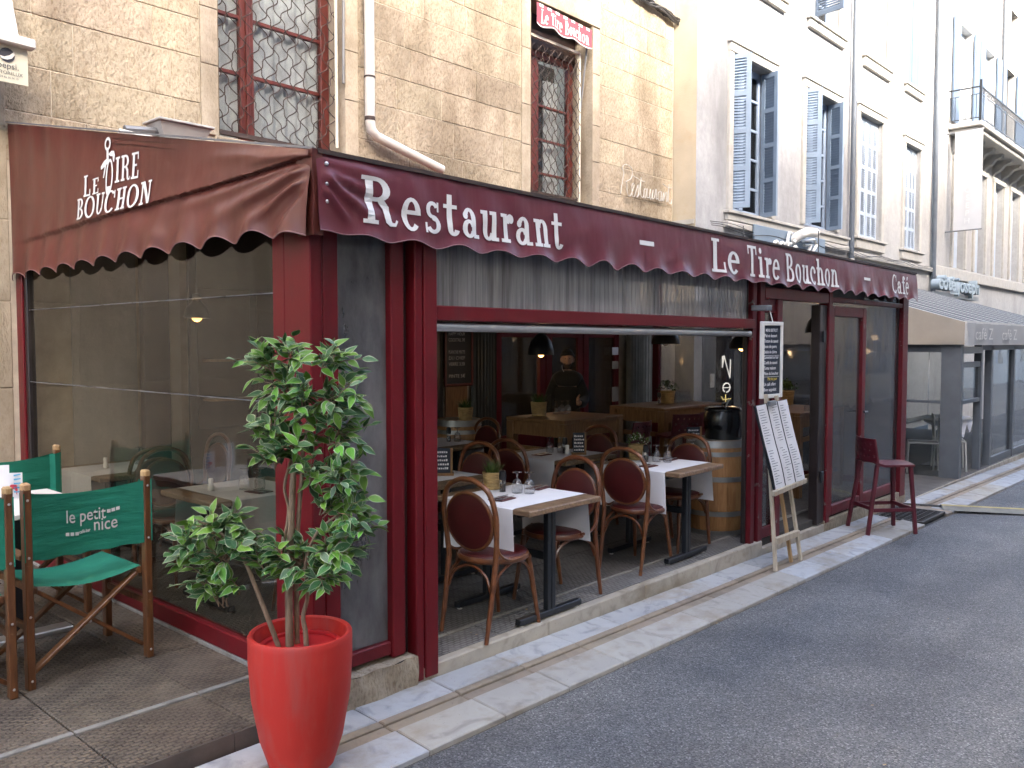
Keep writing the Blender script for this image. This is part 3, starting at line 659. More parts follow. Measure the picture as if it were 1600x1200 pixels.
# coursed blocks, each its own piece, standing a little proud of the joints
def blocks(x0, x1, z0, z1, heights, wmin, wmax, avoid, par, mat='stone', y=YW):
    z = z0; row = 0
    while z < z1-0.02:
        h = min(heights[row % len(heights)], z1-z)
        segs = [(x0, x1)]
        for (a, b_, c, d) in avoid:
            if c < z+h-0.02 and d > z+0.02:
                ns = []
                for s0, s1 in segs:
                    if b_ <= s0 or a >= s1: ns.append((s0, s1)); continue
                    if a > s0: ns.append((s0, a))
                    if b_ < s1: ns.append((b_, s1))
                segs = ns
        for s0, s1 in segs:
            x = s0; first = True
            while x < s1-0.01:
                wd = random.uniform(wmin, wmax)
                if first: wd *= random.uniform(0.55, 1.0); first = False
                if s1-(x+wd) < 0.22: wd = s1-x
                g_ = 0.003; d_ = random.uniform(0.004, 0.009)
                m = MB(); hx, hz = wd/2-g_, h/2-g_
                m.frame_box((0, 0, 0), (hx, 0, 0), (0, d_/2+0.01, 0), (0, 0, hz), 0.005)
                m.build('stone_block', mat, par, loc=(x+wd/2, y-d_/2+0.01, z+h/2))
                x += wd
        z += h; row += 1
mg = 0.17
avoid = [(W1[0]-mg, W1[1]+mg, W1[2]-0.0, 9), (W2[0]-mg, W2[1]+mg, W2[2], W2[3]+0.30)]
blocks(2.0, XE-0.02, 3.10, 6.95, [0.38, 0.36, 0.40, 0.33, 0.35, 0.38, 0.32], 0.62, 1.2, avoid, ha)
blocks(-0.6, 2.30, 0.05, 6.6, [0.62, 0.7, 0.66], 0.8, 1.2, [], ha, 'stone_smooth')
# dressed margins round the two openings
for (W, zt) in ((W1, 6.95), (W2, W2[3]+0.30)):
    z = W[2]
    k = 0
    while z < zt-0.05:
        h = min([0.62, 0.5, 0.7][k % 3], zt-z)
        for (a, c_) in ((W[0]-mg, W[0]), (W[1], W[1]+mg)):
            if not (z > W[3]-0.1): 
                m = MB(); m.frame_box(((a+c_)/2, YW-0.006, z+h/2), (mg/2-0.002, 0, 0), (0, 0.014, 0), (0, 0, h/2-0.003), 0.004); m.build('margin_stone', 'stone_smooth', ha)
        z += h; k += 1
m = MB(); m.box(W2[0]-mg, YW-0.022, W2[3]+0.003, W2[1]+mg, YW+0.01, W2[3]+0.30, 0.005); m.build('lintel_stone', 'stone_smooth', ha)
# reveal linings
for W in (W1, W2):
    m = MB()
    m.add([(W[1]-0.004, YW-0.018, W[2]), (W[1]-0.004, YW+0.42, W[2]), (W[1]-0.004, YW+0.42, W[3]), (W[1]-0.004, YW-0.018, W[3])], [(0, 1, 2, 3)])
    m.add([(W[0]+0.004, YW-0.018, W[2]), (W[0]+0.004, YW+0.42, W[2]), (W[0]+0.004, YW+0.42, W[3]), (W[0]+0.004, YW-0.018, W[3])], [(3, 2, 1, 0)])
    m.add([(W[0], YW-0.018, W[3]-0.004), (W[1], YW-0.018, W[3]-0.004), (W[1], YW+0.42, W[3]-0.004), (W[0], YW+0.42, W[3]-0.004)], [(0, 1, 2, 3)])
    m.build('window_reveal', 'stone_smooth', ha)
def frame_rect(mb, x0, x1, z0, z1, y, w_, d_, ch=0.006):
    mb.box(x0, y-d_/2, z0, x0+w_, y+d_/2, z1, ch); mb.box(x1-w_, y-d_/2, z0, x1, y+d_/2, z1, ch)
    mb.box(x0+w_, y-d_/2+0.001, z1-w_, x1-w_, y+d_/2-0.001, z1, ch); mb.box(x0+w_, y-d_/2+0.001, z0, x1-w_, y+d_/2-0.001, z0+w_, ch)
def lattice(x0, x1, z0, z1, y, cell, r, amp):
    """two sets of crimped diagonal wires"""
    mb = MB(); W_, H_ = x1-x0, z1-z0; sl = 1.35
    for sgn in (1, -1):
        c = -H_/sl
        while c < W_ + H_/sl:
            pts = []; n_ = 0; t = 0.0
            while t <= H_:
                x = (c + t/sl) if sgn > 0 else (W_ - c - t/sl)
                k = amp*math.sin(2*math.pi*t/(cell*1.05)*1.0)
                xx_ = x + k*0.7
                if -0.001 <= xx_ <= W_+0.001: pts.append((x0+xx_, y + sgn*0.004, z0+t))
                elif len(pts) > 1: mb.tube(pts, r, 4, caps=False); pts = []
                else: pts = []
                t += cell/8
            if len(pts) > 1: mb.tube(pts, r, 4, caps=False)
            c += cell
    return mb
# big window
yw = YW+0.26
wi = MB(); frame_rect(wi, 3.9, 5.42, 3.3, 6.9, yw, 0.10, 0.07); win = wi.build('window', 'window_red', ha)
m = MB(); m.box(4.40, yw-0.035, 3.4, 4.55, yw+0.03, 6.85, 0.01); m.box(4.455, yw-0.06, 3.4, 4.495, yw-0.034, 6.85, 0.006); m.build('mullion', 'window_red', win)
for zb_ in (3.70, 4.27, 4.80, 5.35):
    for (a, c_) in ((4.0, 4.40), (4.55, 5.32)): m = MB(); m.box(a, yw-0.02, zb_-0.016, c_, yw+0.02, zb_+0.016); m.build('glazing_bar', 'window_red', win)
m = MB(); m.box(4.0, yw+0.004, 3.4, 4.40, yw+0.010, 6.8); m.build('pane', 'pane', win)
m = MB(); m.box(4.55, yw+0.004, 3.4, 5.32, yw+0.010, 6.8); m.build('pane', 'pane', win)
m = MB(); m.grid(lambda u, v: (3.95+1.4*u, yw+0.06+0.020*math.sin(u*70)+0.01*math.sin(u*31), 3.4+3.4*v), 90, 2); m.build('lace_curtain', 'curtain', win, 60)  # white cloth close behind the glass, also standing in for sky reflections
lattice(4.06, 5.40, 3.62, 6.85, YW+0.05, 0.155, 0.0056, 0.032).build('window_grille', 'rust_wire', ha, kind='stuff')
m = MB(); m.box(4.05, YW+0.03, 3.62, 5.42, YW+0.07, 3.66); m.build('grille_rail', 'rust_wire', ha)
m = MB(); m.tube([(5.36, YW+0.02, 3.70), (5.36, YW+0.02, 6.9)], 0.016, 6); m.build('cream_conduit', 'cream_plastic', ha, 40)
m = MB(); m.tube([(5.41, YW-0.03, 4.35), (5.43, YW-0.05, 6.9)], 0.014, 6); m.build('awning_arm', 'grey_metal', ha, 40)
m = MB(); m.box(4.0, YW-0.03, 3.50, 5.46, YW+0.3, 3.585, 0.01); m.build('window_sill', 'stone_smooth', ha)
# narrow window with grille
yw = YW+0.34
wi = MB(); frame_rect(wi, 8.2, 9.60, 3.5, 5.62, yw, 0.11, 0.07); win = wi.build('window', 'window_red', ha)
m = MB(); m.box(8.72, yw-0.04, 3.6, 8.86, yw+0.03, 5.5, 0.01); m.build('mullion', 'window_red', win)
for zb_ in (4.0, 4.45, 4.9): m = MB(); m.box(8.86, yw-0.02, zb_-0.014, 9.49, yw+0.02, zb_+0.014); m.build('glazing_bar', 'window_red', win)
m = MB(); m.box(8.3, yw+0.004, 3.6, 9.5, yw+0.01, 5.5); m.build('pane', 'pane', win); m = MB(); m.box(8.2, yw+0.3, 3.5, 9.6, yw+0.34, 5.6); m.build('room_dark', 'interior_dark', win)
m = MB(); m.grid(lambda u, v: (9.12+0.26*u, yw+0.10+0.03*math.sin(u*24), 3.6+1.7*v), 40, 2); m.build('lace_curtain', 'curtain', win, 60)
m = MB(); m.box(8.25, yw-0.06, 5.60, 9.62, yw+0.06, 6.05); m.build('window_head', 'dark_wood', win)
lattice(8.36, 9.45, 3.66, 5.58, YW+0.06, 0.135, 0.0062, 0.022).build('window_grille', 'rust_wire', ha, kind='stuff')
m = MB(); m.box(8.35, YW+0.08, 3.66, 9.46, YW+0.11, 3.69); m.build('grille_rail', 'rust_wire', ha)
m = MB(); m.box(9.43, YW+0.06, 3.65, 9.465, YW+0.10, 5.66); m.box(8.35, YW+0.06, 5.64, 9.43, YW+0.10, 5.672); m.build('cream_frame', 'cream_plastic', ha)
m = MB(); m.tube([(9.52, YW+0.0, 5.74), (9.50, YW+0.12, 4.72)], 0.014, 6); m.build('stay_rod', 'grey_metal', ha, 40)
# ground-floor shopfront seen through the terrace: dark red doors, ribbed shutters, corner pier
m = MB(); m.box(7.58, YW-0.05, 1.90, 10.34, YW+0.06, 2.14, 0.01); m.build('door_head', 'red_frame', ha)
for k, (a, c_) in enumerate(((7.66, 8.62), (8.64, 9.42), (9.44, 10.28))):
    d = MB(); frame_rect(d, a, c_, 0.0, 1.90, YW+0.0, 0.115, 0.06); do = d.build('door', 'red_frame', ha)
    m = MB(); m.box(a+0.115, YW-0.02, 0.115, c_-0.115, YW+0.02, 0.55); m.build('door_panel', 'red_frame', do)
    m = MB(); m.box(a+0.115, YW+0.0, 0.56, c_-0.115, YW+0.008, 1.785); m.build('pane', 'pane' if k == 0 else 'door_pane', do)
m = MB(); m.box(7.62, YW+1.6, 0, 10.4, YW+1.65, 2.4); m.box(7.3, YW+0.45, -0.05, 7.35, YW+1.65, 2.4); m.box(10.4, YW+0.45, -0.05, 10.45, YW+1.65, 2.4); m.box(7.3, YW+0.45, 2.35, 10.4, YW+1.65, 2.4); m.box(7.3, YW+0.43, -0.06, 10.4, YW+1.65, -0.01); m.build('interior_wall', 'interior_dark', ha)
def ribs(x0, x1, z0, z1, y, pitch, amp, mat):
    mb = MB(); n_ = int((x1-x0)/pitch)*4
    mb.grid(lambda u, v: (x0+(x1-x0)*u, y - amp*abs(math.sin(math.pi*(x1-x0)/pitch*u)), z0+(z1-z0)*v), n_, 1); return mb.build('ribbed_shutter', mat, ha)
ribs(7.22, 7.62, 0, 2.2, YW-0.05, 0.055, 0.05, 'corrugated'); ribs(10.36, 10.95, 0, 2.2, YW-0.10, 0.07, 0.07, 'corrugated_pale')
m = MB(); m.box(11.02, YW-0.22, -0.05, 11.30, YW-0.03, 3.2, 0.01); m.box(11.32, YW-0.16, -0.05, 11.60, YW-0.03, 3.2, 0.01); m.build('corner_pier', 'stone_smooth', ha)
m = MB(); m.box(6.82, YW-0.03, 0.3, 7.17, YW-0.012, 1.22); m.build('wood_panel', 'oak', ha)
for k, zz in enumerate((1.62, 1.42, 1.05, 0.95)):
    m = MB(); m.box(10.05, YW-0.075, zz-0.08, 10.2, YW-0.068, zz+0.03); m.build('posted_notice', 'beige_canvas' if k else 'paper', ha)
# panelled dark frontage seen through the side pane
m = MB(); m.box(2.72, YW-0.04, 0.05, 3.24, YW-0.022, 2.5); m.build('grey_panel', 'grey_plaster', ha)
m = MB(); m.box(3.27, YW-0.10, 0.0, 3.50, YW-0.022, 3.0, 0.006); m.build('brown_pilaster', 'dark_wood', ha)
m = MB(); m.box(3.52, YW-0.05, 0.0, 3.62, YW-0.022, 2.8); m.build('cream_strip', 'cream_plastic', ha)
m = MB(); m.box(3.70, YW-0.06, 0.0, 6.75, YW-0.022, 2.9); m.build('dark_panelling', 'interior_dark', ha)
for k in range(5): m = MB(); m.box(3.76+k*0.6, YW-0.09, 0.95, 4.28+k*0.6, YW-0.062, 2.2, 0.006); m.build('wall_panel', 'dark_wood', ha)
for (a, c_, zz) in ((3.80, 4.30, 1.55), (3.80, 4.30, 1.20), (4.40, 4.90, 1.40)): m = MB(); m.box(a, YW-0.26, zz, c_, YW-0.092, zz+0.02); m.build('wall_shelf', 'oak', ha)
# white rainwater pipe with an elbow
m = MB(); m.tube([(5.70, YW-0.09, 7.4), (5.70, YW-0.09, 4.02), (5.715, YW-0.09, 3.93), (5.78, YW-0.095, 3.87), (6.70, YW-0.11, 3.66)], 0.052, 14)
dp = m.build('drainpipe', 'pvc_white', ha, 60)
m = MB(); m.tube([(5.70, YW-0.09, 4.46), (5.70, YW-0.09, 4.475)], 0.058, 14); m.tube([(5.70, YW-0.09, 4.02), (5.70, YW-0.09, 4.06)], 0.056, 14); m.build('pipe_collar', 'rust_wire', dp, 40)
# cables along the top
m = MB()
for k in range(9):
    ph = random.uniform(0, 6); pts = [(9.7+2.12*i/14, YW-0.07-0.02*math.sin(ph+i), 6.86-0.19*i/14*1.0 + 0.035*math.sin(ph*2+i*0.9)+random.uniform(-0.02, 0.02)) for i in range(15)]
    m.tube(pts, random.uniform(0.010, 0.02), 5)
tag(m.build('cable_bundle', 'cable'), 'bundle of grey cables strapped along the top of the stone house', 'cables')
# unlit script neon over the awning
def neon_script():
    m = MB(); o = V(10.22, YW-0.07, 3.83); ux = V(1, 0, 0); uz = V(0, 0, 1)
    def P(pts): m.tube([o + ux*a + uz*b_ + V(0, 0.006*math.sin(a*40), 0) for a, b_ in pts], 0.0075, 6)
    def sm(pts, k=5):
        out = []
        for i in range(len(pts)-1):
            p0 = pts[max(0, i-1)]; p1 = pts[i]; p2 = pts[i+1]; p3 = pts[min(len(pts)-1, i+2)]
            for j in range(k):
                t = j/k; out.append(tuple(0.5*((2*p1[d]) + (-p0[d]+p2[d])*t + (2*p0[d]-5*p1[d]+4*p2[d]-p3[d])*t*t + (-p0[d]+3*p1[d]-3*p2[d]+p3[d])*t**3) for d in (0, 1)))
        return out + [pts[-1]]
    P(sm([(0.02, 0.02), (0.06, 0.18), (0.09, 0.33), (0.06, 0.38), (0.10, 0.44), (0.22, 0.45), (0.30, 0.38), (0.27, 0.27), (0.13, 0.20), (0.17, 0.20), (0.19, 0.06), (0.24, 0.01), (0.30, 0.08)]))
    lets = [[(0.30, 0.08), (0.36, 0.17), (0.34, 0.21), (0.29, 0.16), (0.31, 0.03), (0.37, 0.02)], [(0.37, 0.02), (0.45, 0.20), (0.46, 0.08), (0.42, 0.02), (0.49, 0.06)], [(0.49, 0.06), (0.54, 0.32), (0.53, 0.10), (0.57, 0.03), (0.61, 0.08)],
            [(0.68, 0.17), (0.62, 0.16), (0.61, 0.06), (0.66, 0.04), (0.70, 0.18), (0.70, 0.05), (0.75, 0.06)], [(0.75, 0.06), (0.78, 0.18), (0.77, 0.05), (0.82, 0.05), (0.86, 0.18), (0.85, 0.05), (0.89, 0.07)], [(0.89, 0.07), (0.92, 0.18), (0.95, 0.19), (0.95, 0.06), (0.99, 0.07)],
            [(1.07, 0.18), (1.01, 0.16), (1.01, 0.06), (1.06, 0.05), (1.09, 0.18), (1.09, 0.05), (1.13, 0.06)], [(1.13, 0.06), (1.16, 0.18), (1.16, 0.05), (1.20, 0.18), (1.24, 0.16), (1.23, 0.05), (1.27, 0.07)], [(1.27, 0.07), (1.31, 0.32), (1.30, 0.10), (1.34, 0.03), (1.38, 0.10)]]
    for l_ in lets: P(sm(l_))
    P(sm([(0.33, 0.32), (0.44, 0.29), (0.58, 0.27), (0.64, 0.28)])); P(sm([(1.14, 0.31), (1.26, 0.27), (1.38, 0.28)]))
    return m
tag(neon_script().build('neon_sign', 'neon_tube', None, 50), 'white script neon tubing sign fixed to the stone wall above the awning', 'sign')
# red banner across the narrow window head
bn = thing('banner', (8.95, YW-0.02, 5.8), 'small red banner with white lettering hung across the narrow window head', 'banner')
def bfun(u, v): return V(8.40+1.16*u, YW-0.055+0.016*math.sin(u*19)*(1-v), 6.02 - 0.05*u - (0.26+0.02*math.sin(u*16))*(1-v))
m = MB(); m.grid(bfun, 40, 6); m.build('banner_cloth', 'banner_red', bn, 60)
m = MB()
for k in range(7):
    u0, u1 = 0.04+k*0.14, 0.04+k*0.14+0.07; m.grid(lambda u, v: bfun(u0+(u1-u0)*u, 0.86+0.13*v)+V(0, -0.006, 0), 3, 1)
m.grid(lambda u, v: bfun(u, 0.0+0.05*v)+V(0, -0.006, 0), 40, 1); m.build('white_trim', 'print_white', bn)
m = MB(); slab(m, 'Le Tire Bouchon', lambda s, t, l=0: bfun(0.08+s/1.16, (0.16+t/0.26))+V(0, -0.006-l, 0), 0.165, 0.98); m.build('lettering', 'print_white', bn)
# flood lamp lying on the awning roof
fo = thing('floodlight', (3.45, YW-0.5, 3.28), 'grey flood lamp lying on top of the awning against the stone wall', 'floodlight')
m = MB(); P_ = []
for (zz, sx_, sy_) in ((0.0, 0.16, 0.08), (0.13, 0.22, 0.13)): P_ += [(3.47-sx_, 6.86-sy_, 3.36+zz), (3.47+sx_, 6.86-sy_, 3.36+zz+0.0), (3.47+sx_, 6.86+sy_, 3.36+zz), (3.47-sx_, 6.86+sy_, 3.36+zz)]
m.add(P_, [(3, 2, 1, 0), (4, 5, 6, 7)] + [(i, (i+1) % 4, 4+(i+1) % 4, 4+i) for i in range(4)]); m.build('lamp_body', 'floodlight', fo)
m = MB(); m.box(3.23, 6.71, 3.495, 3.71, 7.01, 3.515, 0.005); m.build('lamp_rim', 'floodlight', fo)
m = MB(); m.tube([(3.02, 6.86, 3.40), (3.30, 6.86, 3.43)], 0.03, 8); m.build('bracket', 'grey_metal', fo, 40)
m = MB(); m.tube([(2.95, 6.8, 3.36), (3.45, 6.75, 3.32)], 0.022, 8); m.build('conduit', 'white_paint', fo, 40)
# corner of the neighbour's folded sunblind with its drinks board
pb = thing('sunblind', (2.0, 7.0, 3.7), 'white sunblind corner with a cream drinks board at the left edge', 'awning')
m = MB(); m.bar((0.2, 6.93, 3.96), (2.40, 6.93, 3.90), 0.09, 0.07, ch=0.01); m.build('front_rail', 'white_paint', pb)
m = MB(); m.grid(lambda u, v: (0.2+2.1*u, 6.93+0.3*v, 3.95-0.03*u+0.75*v+0.05*math.sin(v*6)*(1-u)), 10, 6); m.build('cover_cloth', 'curtain', pb, 50)
m = MB(); m.box(1.2, 6.945, 3.60, 2.36, 6.955, 3.89, 0.002); bd = m.build('drinks_board', 'pepsi_board', pb)
m = MB(); c0 = V(2.22, 6.940, 3.795)
m.add([c0+V(0.052*math.cos(R(a)), 0, 0.052*math.sin(R(a))) for a in range(0, 360, 20)], [tuple(range(18))[::-1]]); m.build('round_emblem', 'pepsi_dark', bd)
m = MB(); m.add([c0+V(x, -0.003, z) for x, z in ((-0.05, -0.012), (-0.02, -0.016), (0.015, 0.0), (0.045, 0.03), (0.052, 0.01), (0.03, -0.02), (0.0, -0.034), (-0.035, -0.032))], [tuple(range(8))]); m.build('emblem_wave', 'white_paint', bd)
sans('pepsi.', 0.062, (2.155, 6.940, 3.70), (1, 0, 0), (0, 0, 1), 'print_dark', 'lettering', bd)
sans('STORELUX', 0.034, (2.155, 6.940, 3.658), (1, 0, 0), (0, 0, 1), 'print_dark', 'lettering', bd)
sans('04 66 26 56 10', 0.02, (2.17, 6.940, 3.63), (1, 0, 0), (0, 0, 1), 'print_dark', 'lettering', bd)
# ------------------------------------------------------------------ glazed terrace
te = thing('terrace_enclosure', (6.5, 3.4, 0), 'burgundy framed terrace enclosure with clear panes and an open front', 'terrace')
def P_(name, mat, boxes, par=te, ch=0.006, smooth=None):
    m = MB()
    for b_ in boxes: m.box(*b_, ch)
    return m.build(name, mat, par, smooth)
ZT = 2.30
# corner post, built of folded sections
P_('corner_post', 'red_frame', [(2.325, 3.37, 0.09, 2.395, 3.47, ZT)])
P_('corner_post', 'red_frame', [(2.397, 3.372, 0.09, 2.487, 3.45, ZT)])
P_('corner_post', 'red_frame', [(2.335, 3.472, 0.05, 2.395, 3.60, ZT)])
P_('corner_post', 'red_frame', [(2.340, 3.603, 0.05, 2.395, 3.71, ZT)])
# narrow fixed pane
P_('bottom_rail', 'red_frame_worn', [(2.488, 3.375, 0.115, 2.80, 3.44, 0.185)])
P_('pane', 'vinyl_grey', [(2.488, 3.405, 0.186, 2.80, 3.409, ZT)], ch=0)
P_('post', 'red_frame', [(2.80, 3.36, 0.10, 2.885, 3.46, ZT)])
P_('post', 'dark_frame', [(2.886, 3.40, 0.0, 2.935, 3.46, ZT)])  # dark strip, shade of the gap between the jambs put into colour
P_('post', 'red_frame', [(2.936, 3.335, -0.065, 2.99, 3.45, ZT)])
P_('post', 'red_frame', [(2.993, 3.325, -0.055, 3.085, 3.45, ZT)])
# head of the opening: beam, silver roller tube, rolled-down dusty vinyl above
P_('head_beam', 'red_frame', [(3.086, 3.335, 1.835, 6.726, 3.42, 1.915)])
m = MB(); m.tube([(3.086, 3.38, 1.805), (6.70, 3.38, 1.795)], 0.027, 12); m.build('roller_tube', 'aluminium', te, 40)
m = MB(); m.grid(lambda u, v: (3.087+3.60*u, 3.395+0.011*math.sin(u*3.6/0.052*6.28)*(0.12+0.88*u)+0.010*math.sin(u*9), 1.915+0.40*v), 420, 3); m.build('vinyl_strip', 'vinyl_dusty', te, 80)
P_('inner_beam', 'dark_frame', [(3.09, 3.45, 2.16, 10.6, 3.52, 2.30)])
# post right of the opening
P_('post', 'dark_frame', [(6.70, 3.40, 0.0, 6.725, 3.44, ZT)])
P_('post', 'red_frame_worn', [(6.727, 3.36, -0.005, 6.80, 3.44, ZT)])
P_('post', 'grey_metal', [(6.802, 3.39, -0.09, 6.84, 3.46, ZT)])
P_('post', 'red_frame_worn', [(6.842, 3.35, -0.09, 6.93, 3.45, ZT)])
# side light beside the door
d = P_('side_light', 'red_frame_worn', [(6.932, 3.38, 0.0, 7.20, 3.43, 0.09), (6.932, 3.38, 1.98, 7.20, 3.43, 2.10), (7.20, 3.36, -0.07, 7.30, 3.45, 2.10)])
P_('pane', 'vinyl_clear', [(6.932, 3.404, 0.09, 7.20, 3.408, 1.98)], d, 0)
P_('door_head', 'red_frame', [(6.932, 3.35, 2.10, 8.30, 3.45, 2.20)])
# folded leaf seen on edge, then the leaf standing closed
d = P_('folded_door', 'dark_frame', [(8.12, 3.36, -0.06, 8.20, 3.45, 2.08), (8.205, 3.365, -0.06, 8.25, 3.45, 2.08), (8.255, 3.37, -0.06, 8.31, 3.45, 2.08)])
for zz in (0.35, 1.72): P_('hinge', 'black_metal', [(8.17, 3.34, zz, 8.23, 3.358, zz+0.11)], d, 0.004)
P_('post', 'red_frame_worn', [(8.315, 3.35, -0.07, 8.40, 3.46, ZT)])
d = MB(); frame_rect(d, 8.405, 9.37, -0.02, 2.08, 3.40, 0.10, 0.06); dr = d.build('door', 'red_frame_worn', te)
P_('pane', 'vinyl_clear', [(8.505, 3.40, 0.08, 9.27, 3.404, 1.98)], dr, 0)
m = MB(); m.tube([(9.32, 3.365, 0.98), (9.32, 3.325, 0.98), (9.20, 3.315, 0.985)], 0.011, 8); m.tube([(9.32, 3.435, 0.98), (9.32, 3.47, 0.98), (9.44, 3.475, 0.985)], 0.011, 8); m.build('door_handle', 'black_metal', dr, 40)
P_('bottom_rail', 'red_frame_worn', [(9.372, 3.375, -0.02, 10.44, 3.43, 0.09)])
P_('pane', 'vinyl_clear', [(9.372, 3.40, 0.09, 10.44, 3.404, ZT)], ch=0)
P_('post', 'dark_frame', [(10.44, 3.40, -0.04, 10.50, 3.46, ZT)])
P_('post', 'red_frame_worn', [(10.502, 3.355, -0.10, 10.68, 3.46, ZT)])
P_('transom', 'red_frame_worn', [(8.40, 3.365, 2.12, 10.5, 3.44, 2.17)])
# long side pane on the left
P_('bottom_rail', 'red_frame', [(2.338, 3.711, 0.052, 2.395, 7.10, 0.155)])
P_('post', 'red_frame', [(2.330, 7.12, 0.05, 2.40, 7.235, 2.5)])
P_('post', 'dark_frame', [(2.345, 7.06, 0.155, 2.40, 7.118, 2.5)])
m = MB(); m.grid(lambda u, v: (2.362+0.010*math.sin(u*7+v*2), 3.711+3.35*u, 0.156+2.35*v), 30, 10); m.build('pane', 'vinyl_side', te, 80)
for zz in (1.96, 1.42): P_('weld_seam', 'vinyl_grey', [(2.352, 3.715, zz, 2.358, 7.05, zz+0.006)], ch=0)
# far end
P_('bottom_rail', 'red_frame', [(10.60, 3.461, -0.1, 10.66, 6.75, 0.08)])
P_('pane', 'vinyl_clear', [(10.628, 3.461, 0.08, 10.632, 6.75, 2.3)], ch=0)
P_('post', 'red_frame', [(10.58, 6.752, -0.1, 10.68, 6.85, 2.6)]); P_('post', 'red_frame', [(10.585, 5.02, 0.08, 10.655, 5.09, 2.5)])
# pitched roof sheet and its rafters
RT = 3.34
m = MB(); m.add([(2.30, 3.30, 2.56), (10.68, 3.30, 2.50), (10.68, YW, RT-0.06), (2.30, YW, RT)], [(0, 1, 2, 3)])
m.add([(2.30, 3.30, 2.53), (10.68, 3.30, 2.47), (10.68, YW, RT-0.09), (2.30, YW, RT-0.03)], [(3, 2, 1, 0)]); m.build('roof_sheet', 'awning_side', te)
for k in range(9):
    m = MB(); x = 2.42+k*1.02; m.bar((x, 3.45, 2.46), (x, YW, 3.20), 0.05, 0.07); m.build('rafter', 'dark_frame', te)
m = MB(); m.bar((2.31, 3.285, 2.585), (10.69, 3.285, 2.525), 0.025, 0.02); m.build('top_rail', 'rust_wire', te)

# ------------------------------------------------------------------ burgundy awning band, front and side
def hump(x, a, s): return math.exp(-((x-a)/s)**2)
PER = 0.318
def sca(x): return (0.017+0.005*math.sin(1.7*x)+0.004*math.sin(4.3*x+1))*math.cos(2*math.pi*(x-2.54)/PER)
def fold(x, z, xa_, za_, xb_, zb_, am, wd):
    """one crease: a ridge along a line, widest in the middle and dying out at its ends"""
    dx, dz = xb_-xa_, zb_-za_; L2 = dx*dx+dz*dz; s_ = ((x-xa_)*dx+(z-za_)*dz)/L2
    if s_ < -0.05 or s_ > 1.05: return 0.0
    d = ((x-xa_)*dz-(z-za_)*dx)/math.sqrt(L2); w_ = wd*(0.45+0.9*max(0, s_)); q = d/w_
    return am*math.exp(-q*q)*(1-0.55*q)*max(0.0, min(1.0, (s_+0.05)*7))*max(0.0, min(1.0, (1.05-s_)*2.2))
FOLDS = [(2.33, 2.475, 2.62, 2.29, 0.030, 0.030), (2.33, 2.50, 2.60, 2.42, 0.016, 0.022), (2.33, 2.54, 2.78, 2.50, 0.012, 0.026), (2.33, 2.42, 2.48, 2.26, 0.020, 0.020), (2.36, 2.44, 2.95, 2.30, -0.012, 0.035), (2.9, 2.26, 3.6, 2.42, 0.006, 0.05), (3.9, 2.27, 4.5, 2.48, 0.005, 0.06), (5.2, 2.27, 5.8, 2.46, 0.006, 0.06)]
SFOLDS = [(3.33, 2.50, 4.15, 2.33, 0.030, 0.045), (3.33, 2.45, 3.80, 2.27, 0.022, 0.030), (3.32, 2.56, 3.85, 2.60, 0.016, 0.025), (3.34, 2.53, 4.7, 2.43, 0.014, 0.035), (3.34, 2.40, 3.60, 2.22, -0.014, 0.03), (3.33, 2.58, 4.3, 2.68, 0.008, 0.03), (4.6, 2.28, 5.6, 2.50, 0.008, 0.08)]
def front(x, t):
    """t 0 top .. 1 bottom hem"""
    zt = 2.585 - 0.007*(x-2.3); zb = 2.215 + 0.0*(x) + sca(x)*1.0 + 0.02*hump(x, 2.36, 0.08)
    z = zt + (zb-zt)*t
    out = 0.012*math.sin(math.pi*t) + 0.034*t**4 + 0.009*t**4*math.sin(2*math.pi*(x-2.54)/PER + 0.6)
    for (xa_, za_, xb_, zb_, am, wd) in FOLDS: out += fold(x, z, xa_, za_, xb_, zb_, am, wd)
    out += 0.006*math.sin(3.1*x)*math.sin(math.pi*t) + 0.004*math.sin(11.0*x+4*t)*t + 0.003*math.sin(23*x-6*t)*hump(x, 3.2, 0.8)
    return V(x, 3.285-out, z)
def hem_edge(fn, a, b_, n_, nrm):
    m = MB(); pts = [fn(a+(b_-a)*i/n_, 1.0) for i in range(n_+1)]; m.tube(pts, 0.0035, 5); return m
aw = thing('awning', (6.5, 3.29, 2.2), 'long burgundy awning band across the terrace front reading Restaurant', 'awning', 'burgundy awnings')
m = MB(); m.grid(lambda u, v: front(2.30+8.39*u, v), 620, 18); m.build('valance', 'awning_front', aw, 80)
hem_edge(front, 2.30, 10.69, 620, None).build('hem', 'awning_hem', aw, 60)
def on_front(x0, z0, lift=0.004):
    def f(s, t, l=0.0):
        x = x0+s; zt = 2.585-0.007*(x-2.3); zb = 2.215+sca(x); tt = (zt-(z0+t - 0.004*(x-x0)*0))/(zt-zb)
        p = front(x, tt); return p + V(0, -lift-l, 0)
    return f
def dense(mb_in, fn): return mb_in
m = MB(); slab(m, 'R', on_front(2.545, 2.284), 0.225, 0.225); m.build('lettering', 'print_white', aw)
m = MB(); slab(m, 'estaurant', on_front(2.792, 2.277), 0.235, 1.27, track=0.07); m.build('lettering', 'print_white', aw)
m = MB(); slab(m, '-', on_front(4.88, 2.29), 0.22, 0.19); m.build('lettering', 'print_white', aw)
m = MB(); slab(m, 'L', on_front(5.86, 2.258), 0.255, 0.215); m.build('lettering', 'print_white', aw); m = MB(); slab(m, 'e', on_front(6.095, 2.258), 0.255, 0.21); m.build('lettering', 'print_white', aw)
m = MB(); slab(m, 'Tire', on_front(6.43, 2.255), 0.25, 0.60); m.build('lettering', 'print_white', aw)
m = MB(); slab(m, 'Bouchon', on_front(7.15, 2.25), 0.245, 1.14); m.build('lettering', 'print_white', aw)
